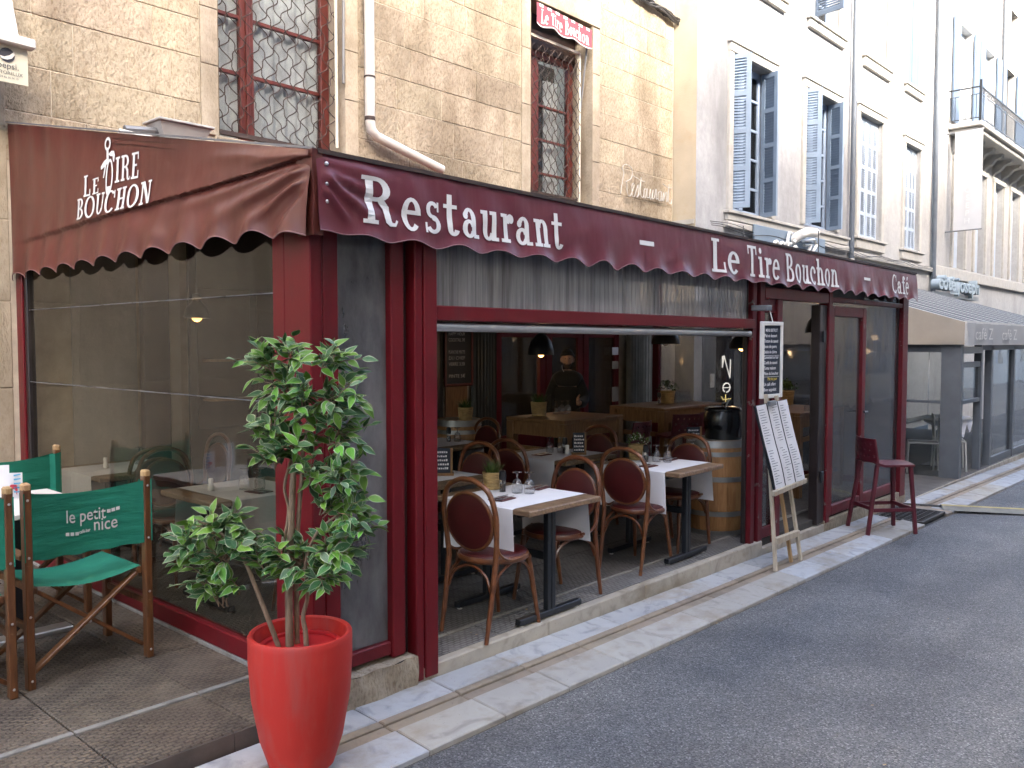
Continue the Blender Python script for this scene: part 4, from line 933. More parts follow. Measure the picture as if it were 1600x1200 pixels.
m = MB(); slab(m, '-', on_front(8.98, 2.28), 0.2, 0.2); m.build('lettering', 'print_white', aw)
m = MB(); slab(m, 'Café', on_front(9.84, 2.265), 0.205, 0.54); m.build('lettering', 'print_white', aw)
for xs_ in (3.19, 4.95, 6.9, 8.75):
    m = MB(); m.grid(lambda u, v: front(xs_+0.012*u, 0.01+0.98*v)+V(0, -0.003, 0), 1, 16); m.build('weld_seam', 'awning_front', aw, 60)
for zz, nm in ((2.53, 'rivet'), (2.44, 'rivet'), (2.36, 'rivet')):
    m = MB(); m.ball((2.35, 3.268, zz), 0.011, 8, 4); m.build(nm, 'aluminium', aw, 40)
def side(y, t):
    """gable sheet at the left end: y from the front corner to the house wall"""
    u = (y-3.29)/(YW-0.02-3.29); zt = 2.585 + (RT+0.03-2.585)*u
    zb = 2.235 - 0.02*u + 0.024*math.cos(2*math.pi*(y-3.71)/0.335) - 0.04*hump(y, 3.34, 0.12)
    z = zt + (zb-zt)*t
    # crease running from the corner back to the wall, the cloth below it hangs outwards
    zc = 2.555 - 0.10*u; k = max(0.0, (zc-z)/(zc-zb)) if z < zc else 0.0
    out = (0.075*(k**0.9) + (0.030*math.exp(-(z-zc)/0.16) if z >= zc else 0.0))*(1-u**5) + 0.018*t**3*math.sin(2*math.pi*(y-3.71)/0.335+0.5) + 0.008*math.sin(2.2*y+3*t)
    if z > zc: out += 0.010*(z-zc)/(zt-zc+1e-4)*math.sin(20*y)*hump(y, 6.6, 0.7)*0.8
    for (xa_, za_, xb_, zb_, am, wd) in SFOLDS: out += fold(y, z, xa_, za_, xb_, zb_, am, wd)
    return V(2.302-out, y, z)
aw2 = thing('awning', (2.3, 5.3, 2.25), 'burgundy gable awning at the left end with a corkscrew emblem', 'awning', 'burgundy awnings')
m = MB(); m.grid(lambda u, v: side(3.29+(YW-0.02-3.29)*u, v), 240, 80); m.build('valance', 'awning_side', aw2, 80)
hem_edge(side, 3.29, YW-0.02, 240, None).build('hem', 'awning_hem', aw2, 60)
m = MB(); m.bar((2.295, 3.29, 2.595), (2.295, YW-0.02, RT+0.04), 0.012, 0.010); m.build('top_batten', 'grey_metal', aw2)
m = MB(); m.grid(lambda u, v: (2.283+0.055*max(0, u-0.5)*2-0.004*math.sin(v*9), 3.40-0.122*min(1, u*2)-0.003*math.sin(v*7), 2.205+0.385*v), 4, 8); m.build('corner_flap', 'awning_side', aw2, 40)
def on_side(y0, z0, tilt=0.0, lift=0.006):
    def f(s, t, l=0.0):
        y = y0-s; u = (y-3.29)/(YW-0.02-3.29); zt = 2.585+(RT+0.03-2.585)*u; zb = 2.235-0.02*u+0.028*math.cos(2*math.pi*(y-3.71)/0.335)
        p = side(y, (zt-(z0+t+tilt*s))/(zt-zb)); return p + V(-lift-l, 0, 0)
    return f
m = MB(); slab(m, 'L', on_side(5.79, 2.655, 0.0), 0.135, 0.11); m.build('lettering', 'print_white', aw2)
m = MB(); slab(m, 'E', on_side(5.66, 2.655), 0.10, 0.10); m.build('lettering', 'print_white', aw2)
m = MB(); slab(m, 'IRE', on_side(5.34, 2.69, -0.02), 0.155, 0.32); m.build('lettering', 'print_white', aw2)
m = MB(); slab(m, 'BOUCHON', on_side(5.90, 2.515, 0.0), 0.135, 1.06, track=0.03); m.build('lettering', 'print_white', aw2)
# the corkscrew figure: ring handle, folded lever arms, bottle body with a face-like label
ck = MB(); f = on_side(5.50, 2.62)
def ring(cx, cy_, rx, ry, wd, a0=0, a1=360, n_=16):
    for i in range(n_):
        q = []
        for k in (i, i+1):
            a = R(a0+(a1-a0)*k/n_); q.append((f(cx+rx*math.cos(a), cy_+ry*math.sin(a)), f(cx+(rx-wd)*math.cos(a), cy_+(ry-wd)*math.sin(a))))
        ck.add([q[0][0], q[1][0], q[1][1], q[0][1]], [(0, 1, 2, 3)])
def pl(pts): ck.add([f(a, b_, 0.0006) for a, b_ in pts], [tuple(range(len(pts)))])
ring(0.045, 0.325, 0.042, 0.042, 0.018)
pl([(0.032, 0.29), (0.060, 0.29), (0.070, 0.20), (0.040, 0.20)])
pl([(0.06, 0.26), (0.10, 0.275), (0.135, 0.27), (0.150, 0.24), (0.140, 0.20), (0.125, 0.21), (0.118, 0.24), (0.085, 0.245)])
pl([(0.040, 0.235), (0.0, 0.225), (-0.045, 0.195), (-0.04, 0.175), (0.0, 0.185), (0.045, 0.20)])
pl([(0.015, 0.20), (0.035, 0.20), (0.010, 0.12), (-0.008, 0.12)])
ring(0.082, 0.115, 0.05, 0.115, 0.018, 0, 360, 20)
pl([(0.045, 0.06), (0.12, 0.06), (0.11, 0.015), (0.085, 0.0), (0.058, 0.015)])
ck.build('corkscrew_emblem', 'print_white', aw2)
for zz in (2.50, 2.40, 2.30):
    m = MB(); m.ball((2.285, 3.40, zz), 0.010, 8, 4); m.build('rivet', 'aluminium', aw2, 40)
# ------------------------------------------------------------------ houses further along
def louvre(name, par, x0, x1, z0, z1, y, ang, mat, rows=4, cols=1, hinge='L', tilt=1):
    """shutter leaf hinged on one side and turned outward by ang degrees"""
    w_ = x1-x0; hx = x0 if hinge == 'L' else x1; sg = 1 if hinge == 'L' else -1
    ca, sa = math.cos(R(ang)), math.sin(R(ang))
    def T(a, d, z): return V(hx + sg*a*ca + sg*0*d, y - a*sa, z) + V(sa*d*sg, ca*d*1.0, 0)*1.0
    def bx(mb, a0, a1, d0, d1, za, zb_):
        P = [T(a, d, z) for z in (za, zb_) for d in (d0, d1) for a in (a0, a1)]
        mb.add(P, [(0,2,3,1),(4,5,7,6),(0,1,5,4),(2,6,7,3),(0,4,6,2),(1,3,7,5)])
    st = 0.075; m = MB(); H = z1-z0; rh = (H-st)/rows
    bx(m, 0, st, 0, 0.04, z0, z1); bx(m, w_-st, w_, 0, 0.04, z0, z1)
    for c in range(1, cols): bx(m, w_*c/cols-st/2, w_*c/cols+st/2, 0.001, 0.039, z0, z1)
    for r_ in range(rows+1): bx(m, st, w_-st, 0.002, 0.038, z0+r_*rh, z0+r_*rh+st)
    lf = m.build(name, mat, par)
    s_ = MB()
    for r_ in range(rows):
        za, zb_ = z0+r_*rh+st, z0+(r_+1)*rh; n_ = max(3, int((zb_-za)/0.044))
        for i in range(n_):
            zz = za + (zb_-za)*(i+0.5)/n_
            P = [T(st, 0.004, zz-0.021*tilt), T(w_-st, 0.004, zz-0.021*tilt), T(w_-st, 0.034, zz+0.021*tilt), T(st, 0.034, zz+0.021*tilt)]
            P += [p + V(0, 0, 0.006) for p in P]
            s_.add(P, [(3,2,1,0), (4,5,6,7), (0,1,5,4), (2,3,7,6)])
    s_.build('louvre_slats', mat, lf, kind='stuff'); return lf
def surround(par, x0, x1, z0, z1, y, w_=0.14, d_=0.05):
    m = MB(); m.box(x0-w_, y-d_, z0, x0, y+0.02, z1, 0.008); m.box(x1, y-d_, z0, x1+w_, y+0.02, z1, 0.008); m.box(x0-w_, y-d_-0.012, z1, x1+w_, y+0.02, z1+w_, 0.008)
    m.box(x0-w_-0.03, y-d_-0.04, z1+w_, x1+w_+0.03, y+0.02, z1+w_+0.05, 0.008); return m.build('window_surround', 'moulding', par)
def win_unit(par, x0, x1, z0, z1, y, depth=0.22, mat='joinery_blue', bars=5):
    m = MB(); frame_rect(m, x0, x1, z0, z1, y+depth, 0.10, 0.06); wo = m.build('window', mat, par)
    m = MB(); m.box((x0+x1)/2-0.06, y+depth-0.04, z0+0.1, (x0+x1)/2+0.06, y+depth+0.03, z1-0.1); m.build('mullion', mat, wo)
    for k in range(1, bars):
        zz = z0 + (z1-z0)*k/bars; m = MB(); m.box(x0+0.1, y+depth-0.025, zz-0.02, x1-0.1, y+depth+0.02, zz+0.02); m.build('glazing_bar', mat, wo)
    m = MB(); m.box(x0+0.1, y+depth+0.005, z0+0.1, x1-0.1, y+depth+0.012, z1-0.1); m.build('pane', 'pane_dark', wo)
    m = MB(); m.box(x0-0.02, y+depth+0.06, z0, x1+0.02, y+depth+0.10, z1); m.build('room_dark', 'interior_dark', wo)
    return wo
def sill(par, x0, x1, z, y, h=0.14):
    m = MB(); m.box(x0, y-0.11, z-0.05, x1, y+0.02, z, 0.008); m.box(x0+0.05, y-0.07, z-h, x1-0.05, y+0.02, z-0.052, 0.008); return m.build('window_sill', 'moulding', par)
# first shuttered house
hb = thing('shuttered_house', (14.7, YB, 0), 'weathered white house with open grey-blue louvred shutters beside the stone house', 'building')
X0, X1 = 11.76, 17.82
wins = [(12.86, 14.28, 3.88, 6.40), (15.68, 17.18, 3.93, 6.46)]
upw = [(12.95, 14.5, 7.74, 10.4), (15.95, 17.2, 7.78, 10.4)]
shop = [(12.42, 17.4, -0.2, 2.6)]
m = MB(); wall_with_holes(m, X0, X1, -0.3, 13.5, YB, 0.35, wins+upw+shop)
m.add([(X0, YB, -0.3), (X0, YB, 13.5), (X0, 14, 13.5), (X0, 14, -0.3)], [(0, 1, 2, 3)], 1); m.add([(X0, YB, 13.5), (X1, YB, 13.5), (X1, 14, 15.5), (X0, 14, 15.5)], [(0, 1, 2, 3)], 1)
m.build('wall', ['white_plaster', 'cream_render'], hb)
m = MB(); m.box(X0-0.02, YB+0.02, 3.55, X0+0.02, YW+0.2, 3.62); m.build('ledge', 'moulding', hb)
for k, (a, c_, d, e) in enumerate(wins):
    surround(hb, a, c_, d, e, YB); win_unit(hb, a, c_, d, e, YB)
    louvre('shutter', hb, a+0.01, a+0.37, d+0.03, e-0.02, YB+0.06, 76, 'shutter_blue', 4, 1, 'L'); louvre('shutter', hb, c_-0.38, c_-0.02, d+0.03, e-0.02, YB+0.14, 74, 'shutter_blue', 4, 1, 'R')
sill(hb, 12.62, 17.76, 3.86, YB, 0.16)
m = MB(); m.box(12.62, YB-0.09, 3.58, 17.76, YB+0.02, 3.68, 0.01); m.build('string_course', 'moulding', hb)
for (a, c_, d, e) in upw:
    surround(hb, a, c_, d, e, YB, 0.12); win_unit(hb, a, c_, d, e, YB); sill(hb, a-0.28, c_+0.28, d-0.0, YB, 0.2)
    louvre('shutter', hb, a+0.01, a+0.62, d+0.03, e-0.02, YB-0.02, 100, 'shutter_deep', 4, 1, 'L')
m = MB(); m.tube([(17.86, YB-0.09, 13), (17.86, YB-0.09, 3.45)], 0.055, 10); m.build('drainpipe', 'zinc', hb, 50)
m = MB(); m.tube([(17.86, YB-0.09, 3.44), (17.86, YB-0.09, 2.6)], 0.07, 10); m.build('pipe_boot', 'pvc_white', hb, 50)
# shop front seen through the terrace panes
m = MB(); m.box(12.0, YB-0.02, -0.2, 12.42, YB+0.1, 2.7, 0.01); m.box(12.42, YB-0.01, 2.25, 17.4, YB+0.12, 2.7, 0.01); m.box(14.6, YB, -0.2, 14.75, YB+0.1, 2.25); m.build('shopfront_frame', 'steel_grey', hb)
m = MB(); m.box(12.42, YB+0.05, -0.2, 14.6, YB+0.058, 2.25); m.build('shop_pane', 'pane_dark', hb)
m = MB(); m.box(14.75, YB+0.05, -0.2, 17.4, YB+0.058, 2.25); m.build('shop_pane', 'pane_dark', hb)
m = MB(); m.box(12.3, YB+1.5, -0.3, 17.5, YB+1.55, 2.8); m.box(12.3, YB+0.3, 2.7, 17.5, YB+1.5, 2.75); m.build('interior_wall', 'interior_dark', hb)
m = MB(); m.box(12.22, YB-0.05, 1.0, 12.32, YB-0.02, 1.22, 0.005); m.build('door_bell', 'white_paint', hb)
# lit neon lettering standing on end in the shop window
nz = thing('neon_sign', (12.75, YB-0.03, 0.4), 'small lit neon sign reading upwards in the shop window behind the terrace', 'sign')
def nt(pts, mat, r=0.011):
    m = MB(); m.tube([(12.62+0.34*(0.5-a*1.0)*1.0+0.12, YB-0.04, b_) for a, b_ in pts], r, 6); m.build('neon_tube_letter', mat, nz, 50)
nt([(0.95, 1.50), (0.95, 1.32), (0.80, 1.50), (0.20, 1.14), (0.15, 1.44)], 'neon_lit')
def rot_arc(zc, r_, a0, a1, mat): nt([(0.52+0.36*math.cos(R(a)), zc+r_*math.sin(R(a))) for a in range(a0, a1+1, 30)], mat)
rot_arc(0.98, 0.075, -60, 270, 'neon_lit'); nt([(0.16, 0.98), (0.88, 0.98)], 'neon_lit', 0.008)
nt([(0.1, 0.79), (0.85, 0.79), (1.0, 0.84)], 'neon_warm'); nt([(0.6, 0.72), (0.6, 0.87)], 'neon_warm')
rot_arc(0.58, 0.075, 0, 360, 'neon_lit'); nt([(0.16, 0.50), (0.88, 0.50)], 'neon_lit', 0.008); rot_arc(0.36, 0.075, 60, 300, 'neon_lit')
# fascia sign above: blue board with outlined letters, partly hidden by the awning
fs = thing('fascia_sign', (14.9, YB-0.1, 3.1), 'blue-grey fascia board with white outlined letters above the burgundy awning', 'sign')
m = MB(); m.box(13.45, YB-0.14, 2.85, 16.4, YB-0.10, 3.70, 0.01); m.build('board', 'sign_blue', fs)
def otube(pts, cl=False):
    m = MB(); m.tube([(a, YB-0.20, b_+0.09) for a, b_ in pts], 0.028, 6, closed=cl); m.build('letter_outline', 'print_white', fs, 50)
for cx in (14.15, 14.38): otube([(cx+0.10*math.cos(R(a)), 3.27+0.11*math.sin(R(a))) for a in range(0, 360, 30)], True)
otube([(14.60, 3.10), (14.60, 3.48), (14.66, 3.58), (14.76, 3.56)]); otube([(14.52, 3.38), (14.74, 3.38)]); otube([(14.92+0.10*math.cos(R(a)), 3.25+0.10*math.sin(R(a))) for a in range(0, 330, 30)]); otube([(14.86, 3.42), (15.0, 3.55), (15.08, 3.52)])
otube([(15.25, 3.48), (15.72, 3.54), (15.86, 3.46), (15.35, 3.05), (15.85, 3.0)]); otube([(15.30, 3.40), (15.60, 3.44), (15.22, 3.02)])
m = MB(); m.tube([(14.95, YB-0.1, 3.55), (14.97, YB-0.30, 3.66), (15.1, YB-0.34, 3.70), (15.45, YB-0.34, 3.72)], 0.085, 10); m.build('spot_lamp', 'white_paint', fs, 50)
# second shuttered house, shutters closed
hc = thing('shuttered_house', (20.6, YB, 0), 'pale house with closed pale-blue louvred shutters between two drainpipes', 'building')
X0, X1 = 17.83, 23.52
wins = [(18.42, 19.78, 3.95, 6.55), (21.3, 22.42, 3.93, 6.40)]; upw = [(18.72, 20.0, 7.78, 11), (21.28, 22.38, 7.78, 11)]
m = MB(); wall_with_holes(m, X0, X1, -0.4, 13.8, YB+0.02, 0.3, wins+upw); m.add([(X0, YB+0.02, 13.8), (X1, YB+0.02, 13.8), (X1, 14, 16), (X0, 14, 16)], [(0, 1, 2, 3)]); m.build('wall', 'pale_plaster', hc)
for (a, c_, d, e) in wins:
    surround(hc, a, c_, d, e, YB+0.02); mid = (a+c_)/2
    louvre('shutter', hc, a+0.02, mid-0.01, d+0.02, e-0.02, YB+0.09, 0, 'shutter_pale', 5, 2, 'L', -1); louvre('shutter', hc, mid+0.01, c_-0.02, d+0.02, e-0.02, YB+0.09, 0, 'shutter_pale', 5, 2, 'R', -1)
    m = MB(); m.box(a, YB+0.2, d, c_, YB+0.25, e); m.build('room_dark', 'interior_dark', hc); sill(hc, a-0.22, c_+0.22, d, YB+0.02, 0.24)
(a, c_, d, e) = upw[0]; surround(hc, a, c_, d, e, YB+0.02); win_unit(hc, a, c_, d, e, YB+0.02, 0.2); m = MB(); m.box(a+0.02, YB-0.02, d, a+0.55, YB+0.02, e); m.build('shutter', 'shutter_blue', hc); sill(hc, a-0.22, c_+0.22, d, YB+0.02, 0.24)
(a, c_, d, e) = upw[1]; surround(hc, a, c_, d, e, YB+0.02); m = MB(); m.box(a+0.02, YB+0.06, d, (a+c_)/2-0.01, YB+0.10, e); m.build('shutter', 'shutter_deep', hc); m = MB(); m.box((a+c_)/2+0.01, YB+0.06, d, c_-0.02, YB+0.10, e); m.build('shutter', 'shutter_deep', hc); sill(hc, a-0.15, c_+0.15, d, YB+0.02, 0.2)
m = MB(); m.box(X0+0.1, YB-0.07, 3.50, X1, YB+0.03, 3.62, 0.01); m.build('string_course', 'moulding', hc)
m = MB(); m.tube([(23.42, YB-0.07, 13), (23.42, YB-0.07, 2.6)], 0.06, 10); m.build('drainpipe', 'zinc', hc, 50)
m = MB()
for k in range(3):
    ph = random.uniform(0, 6); m.tube([(12.0+11.2*i/40, YB-0.12-0.012*k, 3.60-0.03*k+0.05*math.sin(ph+i*0.7)*math.sin(i*0.33)) for i in range(41)], 0.006, 4)
tag(m.build('cable_run', 'cable'), 'thin cables sagging along the white facades below the sills', 'cables')
# third house with the long balcony
hd = thing('balcony_house', (28, YB, 0), 'tall white house with a long iron balcony on carved brackets', 'building')
X0, X1 = 23.5, 44.0
wins = [(25.2+k*2.1, 26.3+k*2.1, 3.75, 6.55) for k in range(8)]; upw = [(25.4+k*2.5, 26.7+k*2.5, 7.55, 10.3) for k in range(7)]; top = [(26.0+k*2.5, 26.9+k*2.5, 11.2, 12.2) for k in range(6)]
m = MB(); wall_with_holes(m, X0, X1, -0.6, 13.2, YB, 0.35, wins+upw+top); m.add([(X0, YB, 13.2), (X1, YB, 13.2), (X1, 14, 15), (X0, 14, 15)], [(0, 1, 2, 3)]); m.build('wall', 'pale_plaster', hd)
for k, (a, c_, d, e) in enumerate(wins):
    m = MB(); m.box(a, YB+0.16, d, c_, YB+0.2, e); m.build('window', 'shutter_pale', hd)
    m = MB(); m.box(a-0.16, YB-0.06, d, a-0.02, YB+0.02, e+0.02, 0.01); m.box(c_+0.02, YB-0.06, d, c_+0.16, YB+0.02, e+0.02, 0.01); m.box(a-0.18, YB-0.07, e+0.02, c_+0.18, YB+0.02, e+0.16, 0.01); m.build('window_surround', 'moulding', hd)
for k, (a, c_, d, e) in enumerate(upw):
    m = MB(); m.box(a, YB+0.2, d, c_, YB+0.24, e); m.build('window', 'interior_dark' if k > 1 else 'shutter_pale', hd)
    m = MB(); m.box(a-0.62, YB-0.07, d, a-0.04, YB-0.03, e); m.build('shutter', 'shutter_deep', hd)
    m = MB(); m.box(c_+0.04, YB-0.07, d, c_+0.62, YB-0.03, e); m.build('shutter', 'shutter_deep', hd)
for (a, c_, d, e) in top: m = MB(); m.box(a, YB+0.2, d, c_, YB+0.24, e); m.build('window', 'interior_dark', hd)
m = MB(); m.box(X0, YB-0.10, 3.40, X1, YB+0.02, 3.70, 0.02); m.build('string_course', 'moulding', hd)
m = MB(); m.box(X0-0.05, YB-0.35, 13.0, X1, YB+0.1, 13.3, 0.03); m.build('cornice', 'moulding', hd)
bl = MB(); bl.box(24.6, YB-0.80, 7.30, X1, YB, 7.42, 0.02); bl.box(24.7, YB-0.7, 7.18, X1, YB, 7.30, 0.02); bal = bl.build('balcony', 'moulding', hd)
for k in range(16):
    m = MB(); x = 25.0+k*1.05; m.prism([(0, 0), (-0.50, 0), (-0.47, -0.09), (-0.32, -0.15), (-0.22, -0.27), (-0.07, -0.35), (0, -0.46)], (x, YB, 7.18), (0, 1, 0), (0, 0, 1), (0.22, 0, 0)); m.build('bracket', 'moulding', bal)
m = MB(); m.bar((24.62, YB-0.76, 8.28), (X1, YB-0.76, 8.28), 0.05, 0.03); m.bar((24.62, YB-0.76, 7.50), (X1, YB-0.76, 7.50), 0.03, 0.02); m.bar((24.62, YB-0.76, 8.10), (X1, YB-0.76, 8.10), 0.02, 0.015); m.bar((24.62, YB-0.76, 8.28), (24.62, YB, 8.28), 0.05, 0.03); m.bar((24.62, YB-0.76, 8.10), (24.62, YB, 8.10), 0.02, 0.015); m.bar((24.62, YB-0.76, 7.50), (24.62, YB, 7.50), 0.03, 0.02)
m.box(24.59, YB-0.79, 7.42, 24.65, YB-0.73, 8.45); m.build('railing_rails', 'black_metal', bal)
m = MB()
for k in range(150): m.bar((24.74+k*0.125, YB-0.76, 7.50), (24.74+k*0.125, YB-0.76, 8.10), 0.014, 0.014, up=(1, 0, 0))
for k in range(6): m.bar((24.62, YB-0.66+k*0.125, 7.50), (24.62, YB-0.66+k*0.125, 8.10), 0.014, 0.014, up=(1, 0, 0))
for k in range(110): m.tube([(24.72+k*0.17+0.06*math.cos(R(a)), YB-0.76, 8.19+0.06*math.sin(R(a))) for a in range(0, 360, 60)], 0.009, 4, closed=True)
m.build('balusters', 'black_metal', bal, kind='stuff')
m = MB(); m.tube([(29.9, YB-0.08, 13), (29.9, YB-0.08, 7.5)], 0.06, 8); m.build('drainpipe', 'zinc', hd, 50)
# vertical cloth banner on two arms
vb = thing('cloth_banner', (24.6, YB-0.6, 5.9), 'white vertical cloth banner hanging from two arms on the far facade', 'banner')
def onX(px, X): pass
m = MB(); m.grid(lambda u, v: (24.55+0.02*math.sin(v*5), YB-0.20-0.66*u, 4.62+2.55*v+0.02*u), 4, 8); m.build('cloth', 'banner_white', vb, 60)
for zz in (7.17, 4.62): m = MB(); m.tube([(24.55, YB, zz), (24.55, YB-0.88, zz+0.02)], 0.02, 6); m.build('arm', 'grey_metal', vb, 40)
for k, ch in enumerate('COTE JOSEPH'):
    if ch != ' ': sans(ch, 0.20, (24.525, YB-0.53, 6.80-k*0.20), (0, -1, 0), (0, 0, 1), 'print_grey', 'lettering', vb, align='CENTER')
# raised letters over the next cafe
ls = thing('letter_sign', (24.6, YB-0.2, 2.95), 'raised blue-grey letters standing along the facade over the next cafe', 'sign')
sans('côté joseph', 0.52, (22.75, YB-0.30, 3.05), (1, 0, 0), (0, 0, 1), 'letter_blue', 'lettering', ls, 0.10, 3.7, 0.012)
m = MB(); m.box(22.6, YB-0.30, 2.88, 26.8, YB-0.08, 2.98); m.build('sign_rail', 'grey_metal', ls)
# ------------------------------------------------------------------ next cafe's glazed terrace
nc = thing('cafe_terrace', (15.5, 3.4, -0.2), 'grey framed neighbouring cafe terrace with glass sides further down the street', 'terrace')
zf = zp(13)+0.02
NX = 12.95
def N_(name, mat, boxes, par=nc, ch=0.005):
    m = MB()
    for b_ in boxes: m.box(*b_, ch)
    return m.build(name, mat, par)
N_('corner_post', 'steel_grey', [(NX, 3.36, zf-0.15, NX+0.12, 3.62, 1.72)])
N_('post', 'steel_grey', [(NX+0.01, 5.0, zf-0.1, NX+0.1, 5.1, 1.72)]); N_('post', 'steel_grey', [(NX+0.01, 6.7, zf-0.1, NX+0.1, 6.8, 1.9)])
N_('side_rail', 'steel_grey', [(NX+0.02, 3.62, 1.58, NX+0.09, 6.7, 1.72)]); N_('side_rail', 'steel_grey', [(NX+0.03, 3.62, 0.86, NX+0.08, 6.7, 0.90)])
N_('pane', 'pane', [(NX+0.05, 3.62, zf, NX+0.056, 6.7, 1.58)], ch=0)
for k, x in enumerate((14.15, 14.75, 16.2, 17.6, 19.0)): N_('post', 'steel_grey', [(x, 3.40, zf-0.15, x+0.10, 3.50, 1.72)])
N_('head_rail', 'steel_grey', [(NX+0.12, 3.41, 1.36, 14.15, 3.47, 1.44)]); N_('head_rail', 'steel_grey', [(NX+0.12, 3.41, 0.84, 14.15, 3.47, 0.90)]); N_('pane', 'pane', [(NX+0.12, 3.44, 0.9, 14.15, 3.446, 1.36)], ch=0)
N_('head_rail', 'steel_grey', [(14.25, 3.40, 1.60, 19.0, 3.48, 1.70)]); N_('pane', 'pane', [(14.85, 3.44, zf, 16.2, 3.446, 1.6)], ch=0); N_('pane', 'pane', [(16.3, 3.44, zf, 17.6, 3.446, 1.6)], ch=0); N_('bottom_rail', 'steel_grey', [(14.85, 3.41, zf-0.1, 19.0, 3.47, zf+0.12)])
N_('blind_box', 'grey_metal', [(NX+0.14, 3.37, 1.56, 14.1, 3.44, 1.66)])
N_('deck', 'pressed_grey', [(10.73, 3.36, zp(12)-0.2, 20, YB, zp(12)+0.015)]); N_('deck_edge', 'step_stone', [(10.75, 3.34, zp(12)-0.2, 20, 3.359, zp(12)+0.02)])
N_('back_bar', 'steel_grey', [(14.2, 6.3, zf, 19.5, 6.7, 1.0)])
na = thing('striped_awning', (16, 5, 2), 'beige and dark striped awning of the neighbouring cafe with white lettered valance', 'awning')
def rz_(y): return 1.995+0.31*(y-3.30)
ns = 5
for k in range(ns):
    x = 12.90+k*1.6
    for (a, c_, mt) in ((0, 0.16, 'stripe_pale'), (0.16, 0.55, 'stripe_dark'), (0.55, 0.63, 'stripe_pale'), (0.63, 0.95, 'stripe_dark'), (0.95, 1.10, 'stripe_pale'), (1.10, 1.6, 'stripe_dark')):
        m = MB(); m.add([(x+a, 3.30, rz_(3.30)), (x+c_, 3.30, rz_(3.30)), (x+c_, YB, rz_(YB)), (x+a, YB, rz_(YB))], [(0, 1, 2, 3)]); m.build('cloth_stripe', mt, na)
m = MB(); m.grid(lambda u, v: (12.89-0.02*math.sin(u*9+v*3)*(1-v), 3.31+3.5*u, 1.69+(rz_(3.31+3.5*u)-1.69)*v), 30, 6); m.build('side_cloth', 'beige_canvas', na, 60)
m = MB(); m.grid(lambda u, v: (12.92+7.9*u, 3.295-0.015*math.sin(u*60)*(1-v), 1.68+0.31*v), 120, 3); m.build('valance', 'valance_pale', na, 60)
for k in range(4): 
    sans('café Z', 0.24, (13.25+k*1.5, 3.268, 1.76), (1, 0, 0), (0, 0, 1), 'white_paint', 'lettering', na, 0, 0.95)
m = MB(); m.bar((12.9, 3.31, 2.0), (20.8, 3.31, 2.0), 0.03, 0.03); m.build('front_bar', 'white_paint', na)
# ------------------------------------------------------------------ row across the street (throws the shade)
for k, (a, c_, h, mt) in enumerate(((-30, -14, 12.4, 'pale_plaster'), (-14, -3, 13.6, 'ochre_plaster'), (-3, 8, 13.9, 'pale_plaster'), (8, 19, 13.4, 'white_plaster'), (19, 32, 13.8, 'ochre_plaster'), (32, 60, 13.2, 'pale_plaster'))):
    ho = thing('opposite_house', ((a+c_)/2, -4.6, -0.3), ['plain rendered house at the near end across the street', 'ochre rendered house across the street on the left', 'pale rendered house directly across the street', 'white rendered house across the street to the right', 'ochre rendered house far along across the street', 'last pale house across the street'][k], 'building')
    hl = []; n_ = int((c_-a)/2.6)
    for f_ in range(3):
        for i in range(n_): x = a+0.8+i*2.6; hl.append((x, x+1.2, 0.6+f_*3.6, 3.0+f_*3.6))
    m = MB(); wall_with_holes(m, a, c_, -0.5, h, -4.6, -0.25, hl); m.add([(a, -4.6, h), (c_, -4.6, h), (c_, -12, h+1.0), (a, -12, h+1.0)], [(3, 2, 1, 0)]); m.build('wall', mt, ho)
    for (x0, x1, z0, z1) in hl: m = MB(); m.box(x0, -4.84, z0, x1, -4.80, z1); m.build('window', 'pane_dark' if random.random() < 0.3 else 'shutter_blue', ho)
    m = MB(); m.box(a, -4.45, h-0.3, c_, -4.58, h); m.build('cornice', 'moulding', ho)
